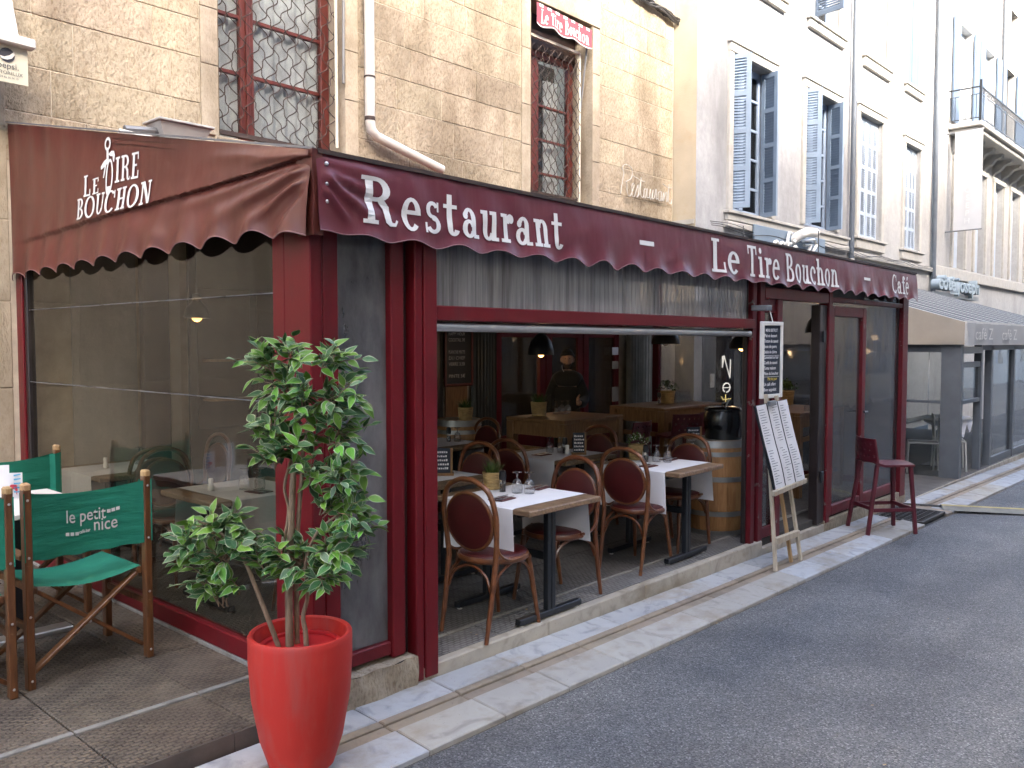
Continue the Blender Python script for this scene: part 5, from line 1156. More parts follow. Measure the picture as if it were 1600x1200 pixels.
# ------------------------------------------------------------------ cafe furniture
def catmull(pts, k=5, closed=False):
    out = []; n_ = len(pts); P = [Vector(p) for p in pts]
    rng = range(n_ if closed else n_-1)
    for i in rng:
        g_ = (lambda j: P[j % n_]) if closed else (lambda j: P[max(0, min(n_-1, j))])
        p0, p1, p2, p3 = g_(i-1), g_(i), g_(i+1), g_(i+2)
        for j in range(k):
            t = j/k; out.append(0.5*((2*p1) + (p2-p0)*t + (2*p0-5*p1+4*p2-p3)*t*t + (3*p1-p0-3*p2+p3)*t**3))
    if not closed: out.append(P[-1])
    return out
def make_chair():
    t = thing('bentwood_chair', (0, 0, 0), 'x', 'chair', 'bentwood cafe chairs')
    for s_ in (-1, 1):
        m = MB(); m.tube(catmull([(-0.265, 0.18*s_, 0), (-0.225, 0.182*s_, 0.22), (-0.190, 0.186*s_, 0.45)], 5), [0.0135]*3+[0.016]*4+[0.0175]*4, 8); m.build('leg', 'bentwood', t, 50)
        m = MB(); m.tube([(0.235, 0.165*s_, 0), (0.20, 0.15*s_, 0.22), (0.165, 0.135*s_, 0.43)], [0.0125, 0.016, 0.019], 8); m.build('leg', 'bentwood', t, 50)
        # side brace bowed under the seat
        m = MB(); m.tube(catmull([(-0.214, 0.182*s_, 0.27), (-0.17, 0.178*s_, 0.36), (-0.06, 0.172*s_, 0.418), (0.06, 0.160*s_, 0.418), (0.15, 0.146*s_, 0.36), (0.192, 0.147*s_, 0.26)], 5), 0.0095, 6); m.build('brace', 'bentwood', t, 50)
        # hip bracket joining back and seat
        m = MB(); m.tube(catmull([(-0.196, 0.197*s_, 0.60), (-0.180, 0.205*s_, 0.51), (-0.10, 0.212*s_, 0.462), (0.0, 0.222*s_, 0.462)], 5), 0.010, 6); m.build('bracket', 'bentwood', t, 50)
    m = MB(); m.tube(catmull([(-0.212, -0.17, 0.27), (-0.205, -0.12, 0.37), (-0.20, 0, 0.415), (-0.205, 0.12, 0.37), (-0.212, 0.17, 0.27)], 5), 0.009, 6); m.build('brace', 'bentwood', t, 50)
    hoop = [(-0.190, -0.186, 0.45), (-0.198, -0.200, 0.60), (-0.212, -0.205, 0.74), (-0.224, -0.165, 0.86), (-0.230, -0.075, 0.915), (-0.231, 0, 0.925), (-0.230, 0.075, 0.915), (-0.224, 0.165, 0.86), (-0.212, 0.205, 0.74), (-0.198, 0.200, 0.60), (-0.190, 0.186, 0.45)]
    m = MB(); m.tube(catmull(hoop, 5), 0.0165, 9); m.build('back_hoop', 'bentwood', t, 60)
    def ov(a, r_, d=0.0): z = 0.675+0.168*r_*math.sin(a); return V(-0.207-0.09*(z-0.675)+d, 0.178*r_*math.cos(a), z)
    m = MB(); m.tube([ov(2*math.pi*i/28, 1.0) for i in range(28)], 0.0125, 7, closed=True); fr_ = m.build('cushion_frame', 'bentwood', t, 60)
    m = MB()
    for sgn in (1, -1):
        m.grid(lambda u, v: ov(2*math.pi*u, max(0.001, v*0.97), sgn*(0.010+0.010*math.sqrt(max(0, 1-v*v)))), 28, 5)
    m.build('back_cushion', 'leather', t, 60)
    m = MB(); m.lathe([(0.10, 0.428), (0.205, 0.428), (0.216, 0.436), (0.218, 0.452), (0.212, 0.464), (0.19, 0.466)], 30, (0, 0, 0)); m.build('seat_ring', 'bentwood', t, 50)
    m = MB(); m.lathe([(0.204, 0.463), (0.200, 0.474), (0.16, 0.484), (0.08, 0.489), (1e-5, 0.490)], 30); m.build('seat_pad', 'leather', t, 60)
    return t
chair0 = make_chair(); cu_ = []
GC = 'bentwood cafe chairs'
place(chair0, cu_, (3.72, 3.525, 0), R(2), 'nearest bentwood chair with its oval back to the burgundy door post', GC)
place(chair0, cu_, (4.44, 3.63, 0), R(178), 'bentwood chair drawn up on the far side of the nearest table', GC)
place(chair0, cu_, (5.52, 3.69, 0), R(3), 'bentwood chair with its oval back turned, left of the second table', GC)
place(chair0, cu_, (6.24, 3.80, 0), R(181), 'bentwood chair between the second table and the wine barrel', GC)
place(chair0, cu_, (5.36, 4.72, 0), R(2), 'bentwood chair in the second row behind the nearest grass pot', GC)
place(chair0, cu_, (6.36, 4.84, 0), R(180), 'bentwood chair behind the slate card in the second row', GC)
place(chair0, cu_, (4.62, 4.72, 0), R(183), 'bentwood chair right of the table half hidden by the door post', GC)
place(chair0, cu_, (5.28, 6.15, 0), R(0), 'bentwood chair at the rear table near the small barrel', GC)
place(chair0, cu_, (6.22, 6.2, 0), R(176), 'bentwood chair right of the rear table, in front of the dark ribbed shutter', GC)
place(chair0, cu_, (3.16, 4.55, 0), R(92), 'bentwood chair behind the side pane nearest the corner post', GC)
place(chair0, cu_, (2.98, 5.98, 0), R(-88), 'bentwood chair facing out behind the side pane beyond the dressed table', GC)
place(chair0, cu_, (3.06, 6.52, 0), R(70), 'bentwood chair in the middle of the side pane with its back to the street', GC)
place(chair0, cu_, (3.55, 6.85, 0), R(180), 'bentwood chair farthest back behind the side pane by the stone wall', GC)
def make_table():
    t = thing('cafe_table', (0, 0, 0), 'x', 'table', 'wooden cafe tables')
    m = MB(); m.box(-0.35, -0.41, 0.700, 0.35, 0.41, 0.735, 0.006); m.build('table_top', 'table_wood', t)
    for s_ in (-1, 1):
        y = 0.265*s_
        m = MB(); m.box(0.012, y-0.02, 0.05, 0.046, y+0.02, 0.70, 0.003); m.box(-0.03, y-0.02, 0.05, 0.004, y+0.02, 0.70, 0.003); lg_ = m.build('leg', 'black_metal', t)
        m = MB(); m.box(-0.29, y-0.022, 0.014, 0.31, y+0.022, 0.052, 0.004); m.build('foot_bar', 'black_metal', lg_)
        for xx_ in (-0.26, 0.28): m = MB(); m.lathe([(0.015, 0), (0.018, 0.004), (0.008, 0.006), (0.008, 0.016)], 8, (xx_, y, 0)); m.build('foot_glide', 'white_paint', lg_, 40)
        m = MB(); m.box(-0.28, y-0.015, 0.672, 0.29, y+0.015, 0.699); m.build('top_bearer', 'black_metal', lg_)
    m = MB(); m.box(-0.012, -0.245, 0.36, 0.028, 0.245, 0.41, 0.003); m.build('stretcher', 'black_metal', t)
    return t
def make_runner():
    m = MB()
    def f(u, v):
        s_ = (u-0.5)*2; L = 0.352; tot = L+0.33; d = abs(s_)*tot; sg = 1 if s_ >= 0 else -1
        y = -0.29+0.58*v
        if d <= L: return (sg*d, y, 0.7385)
        k = d-L; rr = 0.012
        if k < rr*1.57: a = k/rr; return (sg*(L+rr*math.sin(a)), y, 0.7385-rr*(1-math.cos(a)))
        h = k-rr*1.57; fl_ = 0.018*math.sin(v*7+sg)*h/0.3 + 0.03*h
        return (sg*(L+rr+fl_), y+0.02*(h/0.33)*(v-0.5), 0.7385-rr-h)
    m.grid(f, 60, 12); return m
table0 = make_table(); tu_ = []
run0 = make_runner().build('table_runner', 'cloth_white', None, 60); tag(run0, 'x', 'tablecloth', 'white table runners'); ru_ = []
tabs = [((4.08, 3.655), 0, 'nearest wooden table, at the open terrace front', 'white runner on the nearest table at the terrace front'), ((5.92, 3.775), 1, 'second wooden table along the front, before the wine barrel', 'white runner on the second table before the barrel'),
        ((4.20, 4.72), 0, 'wooden table behind the nearest one, half hidden by the door post', 'white runner on the table half hidden by the door post'), ((5.85, 4.78), -1, 'wooden table with a slate card in the second row', 'white runner on the table with the slate card'),
        ((5.70, 6.17), 0, 'rear wooden table near the hanging chalkboard', 'white runner on the rear table near the chalkboard')]
for (p, a, l1, l2) in tabs:
    place(table0, tu_, (p[0], p[1], 0), R(a), l1, 'wooden cafe tables'); place(run0, ru_, (p[0], p[1], 0), R(a), l2, 'white table runners')
place(table0, tu_, (3.04, 5.20, 0), R(90), 'dressed wooden table close behind the left side pane', 'wooden cafe tables'); place(run0, ru_, (3.04, 5.20, 0), R(90), 'white runner on the table behind the side pane', 'white table runners')
place(table0, tu_, (2.92, 6.78, 0), R(0), 'wooden table farthest back behind the side pane', 'wooden cafe tables'); place(run0, ru_, (2.92, 6.78, 0), R(0), 'white runner on the rearmost table behind the side pane', 'white table runners')
# upturned stemmed glasses
gm = MB(); gm.lathe([(0.034, 0.0), (0.036, 0.03), (0.033, 0.06), (0.022, 0.085), (0.006, 0.095), (0.005, 0.11), (0.009, 0.116), (0.005, 0.122), (0.006, 0.128), (0.031, 0.134), (0.032, 0.137), (1e-5, 0.137)], 14)
gme = gm.mesh('wine_glass', 'tumbler', 50)
def glass_at(x, y, z, label, grp='upturned wine glasses'):
    o = bpy.data.objects.new('wine_glass', gme); C.objects.link(o); o.location = (x, y, z); tag(o, label, 'glass', grp); return o
ZT_ = 0.741
for (x, y, l_) in ((4.13, 3.70, 'left upturned wine glass of the pair on the nearest table'), (4.17, 3.63, 'right upturned wine glass of the pair on the nearest table'), (5.99, 3.83, 'left upturned wine glass of the pair on the second table'), (6.03, 3.75, 'right upturned wine glass of the pair on the second table'),
                   (5.86, 4.86, 'left upturned wine glass of the pair in the second row'), (5.93, 4.79, 'right upturned wine glass of the pair in the second row'), (5.90, 6.08, 'upturned wine glass alone on the rear table'), (3.02, 5.16, 'left upturned wine glass on the table behind the side pane'), (3.09, 5.08, 'right upturned wine glass on the table behind the side pane'), (3.08, 6.85, 'upturned wine glass on the rearmost side-pane table')): glass_at(x, y, ZT_, l_)
for k in range(9): glass_at(9.3+0.075*(k % 5), 5.66+0.08*(k//5), 0.965, 'clear upturned glass standing in the cluster on the right bar table', 'glasses on the right bar table')
for k in range(3): glass_at(7.0+0.075*k, 5.72-0.02*k, 0.965, 'clear upturned glass on the bar table before the man', 'glasses on the left bar table')
glass_at(9.35, 4.0, 0.945, 'upturned glass on the high table seen through the doorway')
# napkins with knife and fork
nm = MB(); nm.box(-0.055, -0.075, 0, 0.055, 0.075, 0.005); nme = nm.mesh('napkin', 'napkin')
fk = MB(); fk.bar((0.0, -0.09, 0.011), (0.0, 0.03, 0.010), 0.009, 0.003); fk.box(-0.011, 0.03, 0.009, 0.011, 0.045, 0.012)
for xx_ in (-0.009, -0.003, 0.003, 0.009): fk.box(xx_-0.0018, 0.045, 0.009, xx_+0.0018, 0.085, 0.012)
fke = fk.mesh('fork', 'cutlery'); kn = MB(); kn.bar((0, -0.09, 0.011), (0, 0.0, 0.011), 0.012, 0.006); kn.prism([(-0.009, 0.0), (0.009, 0.0), (0.009, 0.07), (0.0, 0.10), (-0.009, 0.09)], (0, 0, 0.009), (1, 0, 0), (0, 1, 0), (0, 0, 0.002)); kne = kn.mesh('knife', 'cutlery')
def setting(x, y, rz, l_):
    o = thing('napkin', (x, y, ZT_), 'folded brown napkin with fork and knife ' + l_, 'napkin', 'laid napkins', R(rz))
    for nm_, me, dx in (('folded_cloth', nme, 0), ('fork', fke, -0.025), ('knife', kne, 0.025)):
        c = bpy.data.objects.new(nm_, me); C.objects.link(c); c.parent = o; c.location = (dx, 0, 0)
setting(3.90, 3.62, 96, 'nearest the door post on the nearest table'); setting(4.36, 3.72, -80, 'on the far side of the nearest table'); setting(5.72, 3.74, 92, 'on the left of the second table'); setting(6.17, 3.82, -85, 'on the right of the second table')
setting(5.68, 4.80, 90, 'left of the glasses in the second row'); setting(3.02, 4.98, 10, 'on the table behind the side pane')
# salt and pepper
def shaker(x, y, z, white, l_):
    o = thing('salt_shaker' if white else 'pepper_mill', (x, y, z), l_, 'shaker' if white else 'mill', 'shakers and mills')
    if white:
        m = MB(); m.lathe([(0.020, 0), (0.021, 0.03), (0.015, 0.045), (0.017, 0.075), (0.014, 0.082), (1e-5, 0.083)], 12, (x, y, z)); m.build('body', 'ceramic', o, 40)
    else:
        m = MB(); m.lathe([(0.022, 0), (0.022, 0.075), (0.02, 0.08)], 12, (x, y, z)); m.build('body', 'tumbler', o, 40); m = MB(); m.lathe([(0.018, 0.003), (0.018, 0.055), (1e-5, 0.056)], 10, (x, y, z)); m.build('peppercorns', 'dark_wood', o, 40)
        m = MB(); m.lathe([(0.023, 0.080), (0.025, 0.10), (0.022, 0.135), (0.012, 0.142), (1e-5, 0.142)], 12, (x, y, z)); m.build('cap', 'black_plastic', o, 40)
shaker(4.10, 3.80, ZT_, False, 'black-capped pepper mill beside the glasses on the nearest table'); shaker(5.95, 3.92, ZT_, True, 'white salt shaker on the second table'); shaker(5.91, 3.88, ZT_, False, 'pepper mill on the second table beside its salt shaker')
shaker(5.86, 4.66, ZT_, True, 'white salt shaker in the second row beside the slate card'); shaker(5.90, 4.72, ZT_, False, 'pepper mill in the second row beside the slate card'); shaker(2.83, 5.25, ZT_, True, 'white salt shaker on the table behind the side pane'); shaker(2.80, 6.82, ZT_, True, 'white salt shaker on the rearmost side-pane table'); shaker(9.0, 5.72, 0.965, False, 'pepper mill on the right bar table'); shaker(5.82, 6.12, ZT_, False, 'pepper mill on the rear table by the barrel')
# plants in woven pots
def pot_plant(x, y, z, kind, l_, s_=1.0, seed=0):
    rnd = random.Random(seed); o = thing('pot_plant', (x, y, z), l_, 'plant', 'woven pots of greenery')
    m = MB(); prof = []
    for i in range(13): a = i/12; prof.append(((0.056+0.012*a+(0.0022 if i % 2 else -0.0012))*s_, 0.115*a*s_))
    m.lathe(prof + [(0.060*s_, 0.115*s_), (0.058*s_, 0.09*s_), (1e-5, 0.09*s_)], 22, (x, y, z)); m.build('woven_pot', 'wicker', o)
    m = MB(); mf = MB()
    for k in range(150 if kind == 'grass' else 170):
        a = rnd.uniform(0, 6.283); r0 = 0.045*math.sqrt(rnd.random())*s_
        if kind == 'grass':
            L = rnd.uniform(0.05, 0.12)*s_; ln = rnd.uniform(0.0, 0.75); b0 = V(x+r0*math.cos(a), y+r0*math.sin(a), z+0.09*s_); d = V(math.cos(a)*ln, math.sin(a)*ln, 1).normalized(); tip = b0+d*L+V(math.cos(a), math.sin(a), 0)*0.02*ln*s_; mid = b0+d*L*0.55
            sd = V(-math.sin(a), math.cos(a), 0)*0.0028*s_; m.add([b0-sd, b0+sd, mid+sd*0.8, mid-sd*0.8, tip], [(0, 1, 2, 3), (3, 2, 4)])
        else:
            th = rnd.uniform(0, 1.45); rr = rnd.uniform(0.05, 0.105)*s_; c = V(x+rr*math.sin(th)*math.cos(a), y+rr*math.sin(th)*math.sin(a), z+0.115*s_+rr*math.cos(th)*0.95)
            q = Vector((rnd.uniform(-1, 1), rnd.uniform(-1, 1), rnd.uniform(-1, 1))).normalized(); u = q.orthogonal().normalized(); v_ = q.cross(u); k_ = rnd.uniform(0.008, 0.014)*s_
            tgt = mf if (kind == 'flower' and rnd.random() < 0.30) else m; kk = k_*(0.6 if tgt is mf else 1)
            tgt.add([c-u*kk, c+v_*kk*0.6, c+u*kk, c-v_*kk*0.6], [(0, 1, 2, 3)])
    m.build('foliage', 'grass_blade', o, kind='stuff')
    if kind == 'flower': mf.build('blossoms', 'flower_white', o, kind='stuff')
pot_plant(4.14, 3.93, ZT_, 'grass', 'tuft of grass in a woven pot on the nearest table', 1.0, 1); pot_plant(6.00, 4.03, ZT_, 'flower', 'white-flowered plant in a woven pot on the second table', 1.08, 2)
pot_plant(6.72, 5.72, 0.965, 'grass', 'dark green plant in a woven pot on the bar table before the man', 1.25, 3); pot_plant(9.16, 5.70, 0.965, 'bush', 'round green plant in a woven pot on the right bar table', 1.35, 4); pot_plant(6.35, 6.42, 0.90, 'grass', 'green plant in a woven pot on the rear barrel', 1.2, 5); pot_plant(10.0, 4.55, 0.96, 'bush', 'bushy plant behind the black kettle', 1.5, 6)
# slate cards on wooden stands
def slate_card(x, y, z, rz, l_, h=0.19, w_=0.10):
    o = thing('slate_card', (x, y, z), l_, 'menu card', 'slate cards', R(rz))
    def b_(nm_, mt, *bx):
        m = MB(); m.box(*bx); c = bpy.data.objects.new(nm_, m.mesh(nm_, mt)); C.objects.link(c); c.parent = o
    b_('stand', 'oak', -w_*0.65, -0.035, 0, w_*0.65, 0.035, 0.018); b_('slate_panel', 'slate_blue', -w_/2, -0.008, 0.018, w_/2, 0.006, h); b_('wood_frame', 'oak', w_/2, -0.012, 0.018, w_/2+0.016, 0.010, h+0.004)
    for k in range(5):
        m = MB(); rr = random.Random(k); xx_ = -w_*0.4
        while xx_ < w_*0.35: wd = rr.uniform(0.006, 0.014); m.box(xx_, -0.0105, h-0.035-k*0.03, xx_+wd, -0.0095, h-0.022-k*0.03+rr.uniform(-0.003, 0.003)); xx_ += wd+0.005
        c = bpy.data.objects.new('chalk_line', m.mesh('chalk_line', 'paper')); C.objects.link(c); c.parent = o; c['kind'] = 'stuff'
slate_card(5.92, 4.58, ZT_, -48, 'narrow slate menu card standing in the second row'); slate_card(4.30, 4.62, ZT_, -45, 'slate menu card half hidden behind the door post', 0.2, 0.16); slate_card(6.78, 3.95, 0.86, -40, 'small slate card leaning on the wine barrel', 0.10, 0.12)
# high wooden bar tables
def bar_table(x0, x1, y0, y1, h, l_):
    o = thing('bar_table', ((x0+x1)/2, (y0+y1)/2, 0), l_, 'table', 'high wooden bar tables')
    m = MB(); m.box(x0, y0, h-0.035, x1, y1, h, 0.005); m.build('table_top', 'oak', o)
    m = MB(); m.box(x0+0.02, y0+0.015, h-0.17, x1-0.02, y0+0.045, h-0.036); m.build('apron', 'oak', o); m = MB(); m.box(x0+0.015, y0+0.046, h-0.17, x0+0.045, y1-0.02, h-0.036); m.build('apron', 'oak', o); m = MB(); m.box(x1-0.045, y0+0.046, h-0.17, x1-0.015, y1-0.02, h-0.036); m.build('apron', 'oak', o)
    for xx_ in (x0, x1-0.09):
        for yy_ in (y0, y1-0.09): m = MB(); m.box(xx_, yy_, 0, xx_+0.09, yy_+0.09, h-0.037, 0.005); m.build('leg', 'oak', o)
    m = MB(); m.box(x0+0.09, y0+0.02, h-0.33, x1-0.09, y0+0.05, h-0.28); m.build('rail', 'oak', o); m = MB(); m.box(x0+0.02, y0+0.09, h-0.33, x0+0.05, y1-0.09, h-0.28); m.build('rail', 'oak', o); m = MB(); m.box(x0+0.09, y0+0.02, 0.18, x1-0.09, y0+0.06, 0.23); m.build('foot_rail', 'oak', o)
bar_table(6.44, 7.42, 5.15, 5.92, 0.962, 'high wooden bar table in front of the standing man'); bar_table(8.42, 9.75, 5.28, 6.05, 0.962, 'high wooden bar table right of the man, with glasses'); bar_table(9.05, 10.3, 3.95, 4.6, 0.945, 'high wooden table seen through the open doorway')
# moulded bar stools with pierced backs
def make_stool():
    t = thing('bar_stool', (0, 0, 0), 'x', 'stool', 'burgundy bar stools'); H = 0.70
    m = MB()                                             # seat facing +x, back at -x
    def top(u, v): return V(-0.20+0.40*u, -0.19+0.38*v, H+0.012*math.cos(2*(v-0.5)*2.2)-0.012+0.03*max(0, 0.18-u)/0.18)
    m.grid(top, 10, 8); m.grid(lambda u, v: top(1-u, v)-V(0, 0, 0.022), 10, 8)
    rim = [top(u, 0) for u in (0, .25, .5, .75, 1)] + [top(1, v) for v in (.25, .5, .75, 1)] + [top(u, 1) for u in (.75, .5, .25, 0)] + [top(0, v) for v in (.75, .5, .25)]
    n_ = len(rim); m.add(rim + [p-V(0, 0, 0.022) for p in rim], [(i, (i+1) % n_, n_+(i+1) % n_, n_+i) for i in range(n_)]); m.build('seat', 'stool_red', t, 50)
    # pierced back: strips left between rows of slots
    m = MB()
    def bk(y, z): return V(-0.205-0.16*(z-H)+0.05*(y/0.19)**2, y, z)
    zs_ = [H+0.0, H+0.05, H+0.075, H+0.115, H+0.135, H+0.175, H+0.195, H+0.235]; nc_ = 17
    for r_ in range(len(zs_)-1):
        for c in range(nc_):
            y0, y1 = -0.18+0.36*c/nc_, -0.18+0.36*(c+1)/nc_
            if r_ in (1, 3, 5) and 0 < c < nc_-1 and (c + (r_//2)) % 3 == 1: continue
            P = [bk(y0, zs_[r_]), bk(y1, zs_[r_]), bk(y1, zs_[r_+1]), bk(y0, zs_[r_+1])]; P += [p+V(-0.016, 0, 0) for p in P]
            m.add(P, [(0, 1, 2, 3), (7, 6, 5, 4), (0, 4, 5, 1), (1, 5, 6, 2), (2, 6, 7, 3), (3, 7, 4, 0)])
    m.build('backrest', 'stool_red', t)
    for sx_ in (-1, 1):
        for sy_ in (-1, 1): m = MB(); m.bar((0.17*sx_, 0.165*sy_, H-0.02), (0.245*sx_-(0.03 if sx_ < 0 else 0.03), 0.20*sy_, 0), 0.034, 0.034, up=(1, 0, 0), ch=0.004); m.build('leg', 'stool_red', t)
    for sy_ in (-1, 1): m = MB(); m.bar((-0.235, 0.187*sy_, 0.24), (0.195, 0.187*sy_, 0.24), 0.024, 0.034); m.build('foot_rail', 'stool_red', t)
    for sx_ in (-1, 1): m = MB(); m.bar((0.20*sx_-0.02, -0.187, 0.25), (0.20*sx_-0.02, 0.187, 0.25), 0.024, 0.034); m.build('foot_rail', 'stool_red', t)
    return t
st0 = make_stool(); su_ = []; GS = 'burgundy bar stools'
place(st0, su_, (8.78, 2.95, zp(8.8)), R(-42), 'burgundy bar stool standing outside on the pavement', GS)
place(st0, su_, (8.02, 3.95, 0), R(20), 'burgundy bar stool just inside the open doorway', GS); place(st0, su_, (8.62, 4.62, 0), R(-110), 'burgundy bar stool deeper inside the doorway', GS)
place(st0, su_, (8.35, 5.05, 0), R(60), 'burgundy bar stool at the left end of the right bar table', GS); place(st0, su_, (9.2, 5.0, 0), R(95), 'burgundy bar stool tucked at the right bar table', GS); place(st0, su_, (7.15, 4.95, 0), R(95), 'burgundy bar stool in front of the left bar table', GS)
# wine barrels
def barrel(x, y, h, r_, l_):
    o = thing('wine_barrel', (x, y, 0), l_, 'barrel', 'oak wine barrels')
    def rad(z): return r_*(1-0.16*((z/h-0.5)*2)**2)
    ns_ = 22
    for k in range(ns_):
        m = MB(); a0, a1 = 2*math.pi*k/ns_+0.006, 2*math.pi*(k+1)/ns_-0.006
        m.grid(lambda u, v: (rad(h*v)*math.cos(a0+(a1-a0)*u), rad(h*v)*math.sin(a0+(a1-a0)*u), h*v), 2, 10); m.build('stave', 'barrel_oak', o, 60, loc=(x, y, 0))
    m = MB(); m.lathe([(rad(0)-0.03, 0.0), (rad(0)-0.012, 0.02), (r_-0.012, h/2), (rad(h)-0.012, h-0.03), (1e-5, h-0.03)], 30, (x, y, 0)); m.build('barrel_head', 'barrel_oak', o, 40)
    for (za, zb_) in ((0.0, 0.05), (0.20, 0.25), (0.55, 0.60), (0.80, 0.845), (0.885, 0.955)):
        za *= h/0.96; zb_ *= h/0.96; m = MB(); m.lathe([(rad(za)+0.004, za), (rad(zb_)+0.004, zb_), (rad(zb_)-0.002, zb_+0.001)], 40, (x, y, 0)); m.build('hoop', 'hoop_steel', o, 50)
barrel(7.03, 3.86, 0.85, 0.30, 'oak wine barrel with steel hoops beside the front post'); barrel(6.45, 6.62, 0.90, 0.27, 'rear oak wine barrel under the hanging chalkboard')
# soup kettle
kx, ky, kz = 7.06, 3.80, 0.835
ke = thing('soup_kettle', (kx, ky, kz), 'black lidded soup kettle standing on the front barrel', 'kettle')
m = MB(); m.lathe([(0.15, 0), (0.165, 0.02), (0.168, 0.09), (0.172, 0.095), (0.180, 0.16), (0.176, 0.22), (0.165, 0.262), (0.172, 0.268), (0.172, 0.285), (0.16, 0.29)], 30, (kx, ky, kz)); m.build('body', 'kettle_black', ke, 40)
m = MB(); m.lathe([(0.165, 0.29), (0.14, 0.302), (0.05, 0.312), (1e-5, 0.313)], 30, (kx, ky, kz)); m.build('lid', 'kettle_black', ke, 40)
m = MB(); m.tube([(kx-0.04, ky, kz+0.31), (kx-0.03, ky, kz+0.335), (kx+0.03, ky, kz+0.335), (kx+0.04, ky, kz+0.31)], 0.008, 6); m.build('lid_handle', 'black_plastic', ke, 40)
m = MB(); m.tube([(kx-0.12, ky-0.08, kz+0.305), (kx-0.09, ky-0.09, kz+0.36), (kx-0.075, ky-0.095, kz+0.375)], 0.007, 6); m.build('ladle', 'cutlery', ke, 40)
# pendant lamps
def pendant(x, y, z, r_, l_, on=True, h=0.16, grp='black pendant lamps', pw=0.25):
    o = thing('pendant_lamp', (x, y, z), l_, 'lamp', grp)
    m = MB(); m.lathe([(r_, 0), (r_*0.97, h*0.25), (r_*0.80, h*0.62), (r_*0.42, h*0.92), (0.03, h), (0.028, h+0.05), (1e-5, h+0.055)], 20, (x, y, z)); m.lathe([(r_-0.006, 0.001), (r_*0.94, h*0.25), (r_*0.77, h*0.6), (r_*0.4, h*0.88), (1e-5, h*0.95)], 20, (x, y, z)); m.build('shade', 'black_metal', o, 50)
    m = MB(); m.tube([(x, y, z+h+0.05), (x, y, 3.0)], 0.006, 5); m.build('cord', 'cable', o)
    m = MB(); m.ball((x, y, z+0.012), 0.038, 10, 6); m.build('bulb', 'bulb' if on else 'ceramic', o, 50)
    if on:
        li = bpy.data.lights.new('bulb_light', 'POINT'); li.energy = pw; li.color = (1.0, 0.66, 0.36); li.shadow_soft_size = 0.04
        lo = bpy.data.objects.new('bulb_light', li); C.objects.link(lo); lo.parent = o; lo.location = (0, 0, -0.05)
pendant(7.32, 6.2, 1.58, 0.145, 'black pendant lamp with warm bulb left of the man', True, 0.24, pw=0.35); pendant(8.78, 5.5, 1.70, 0.17, 'black pendant lamp hanging over the right bar table', False, 0.2); pendant(8.75, 4.5, 1.65, 0.14, 'black pendant lamp beside the post above the kettle', True, 0.16); pendant(9.70, 4.05, 1.83, 0.13, 'black pendant lamp seen in the open doorway', True, 0.2)
pendant(3.0, 5.72, 1.89, 0.09, 'lit pendant lamp glowing behind the left side pane', True, 0.12)
m = MB(); m.tube([(9.0, 4.35, 1.75), (8.98, 4.34, 1.5), (8.93, 4.33, 1.2), (8.96, 4.33, 0.95)], 0.007, 5); tag(m.build('hanging_cable', 'cable'), 'black cable looping down beside the front post', 'cable')
pl2 = thing('brass_lamp', (8.05, YW+0.7, 1.55), 'warm copper lamp glowing through the left red door pane', 'lamp')
m = MB(); m.lathe([(0.17, 0), (0.16, 0.1), (0.08, 0.2), (0.02, 0.24), (1e-5, 0.24)], 20, (8.12, YW+0.7, 1.66)); m.build('shade', 'print_yellow', pl2, 50); m = MB(); m.ball((8.16, YW+0.7, 1.50), 0.045, 10, 6); m.build('bulb', 'bulb', pl2, 50)
li = bpy.data.lights.new('bulb_light', 'POINT'); li.energy = 0.8; li.color = (1.0, 0.55, 0.2); li.shadow_soft_size = 0.05; lo = bpy.data.objects.new('bulb_light', li); C.objects.link(lo); lo.parent = pl2; lo.location = (0.11, 0, -0.15)
# hanging chalkboard inside, fir garland on the ribbed shutter
cb = thing('chalkboard', (7.0, YW-0.06, 1.2), 'dark chalkboard in a red-brown frame hanging inside at the left', 'chalkboard')
m = MB(); m.box(6.80, YW-0.065, 1.24, 7.20, YW-0.05, 1.90); m.build('board', 'slate', cb)
m = MB(); frame_rect(m, 6.77, 7.23, 1.21, 1.93, YW-0.065, 0.03, 0.03); m.build('frame', 'window_red', cb)
for k, tx in enumerate(('HAPPY HOUR', 'COCKTAIL 7€', '', 'PLANCHE MIXTE', 'DU CHEF', 'VERRE 3,50', '', 'PINTE 5€')):
    if tx: sans(tx, 0.055, (6.83, YW-0.072, 1.80-k*0.07), (1, 0, 0), (0, 0, 1), 'print_grey', 'chalk_writing', cb, 0, 0.26)
sans('ARDOISE', 0.06, (6.86, YW-0.082, 1.90), (1, 0, 0), (0, 0, 1), 'print_red', 'chalk_writing', cb, 0, 0.24)
# outside menu board hung on the post
mb_ = thing('menu_board', (6.85, 3.22, 1.25), 'white framed menu chalkboard hanging on the front post', 'menu board')
o_ = V(6.535, 3.20, 1.26); ux = V(0.86, -0.06, 0).normalized(); uz = V(0, 0, 1); nn = V(-0.06, -0.86, 0).normalized()
BW, BH = 0.335, 0.63
def brd(nm_, mt, a0, a1, z0, z1, d0, d1, par=mb_): m = MB(); m.frame_box(o_+ux*(a0+a1)/2+uz*(z0+z1)/2+nn*(d0+d1)/2, ux*(a1-a0)/2, nn*(d1-d0)/2, uz*(z1-z0)/2, 0.003); return m.build(nm_, mt, par)
brd('slate_panel', 'slate_blue', 0.02, BW-0.02, 0.02, BH-0.02, 0, 0.012)
for (a0, a1, z0, z1) in ((0, 0.032, 0, BH), (BW-0.032, BW, 0, BH), (0.033, BW-0.033, 0, 0.032), (0.033, BW-0.033, BH-0.032, BH)): brd('frame_rail', 'white_paint', a0, a1, z0, z1, -0.004, 0.024)
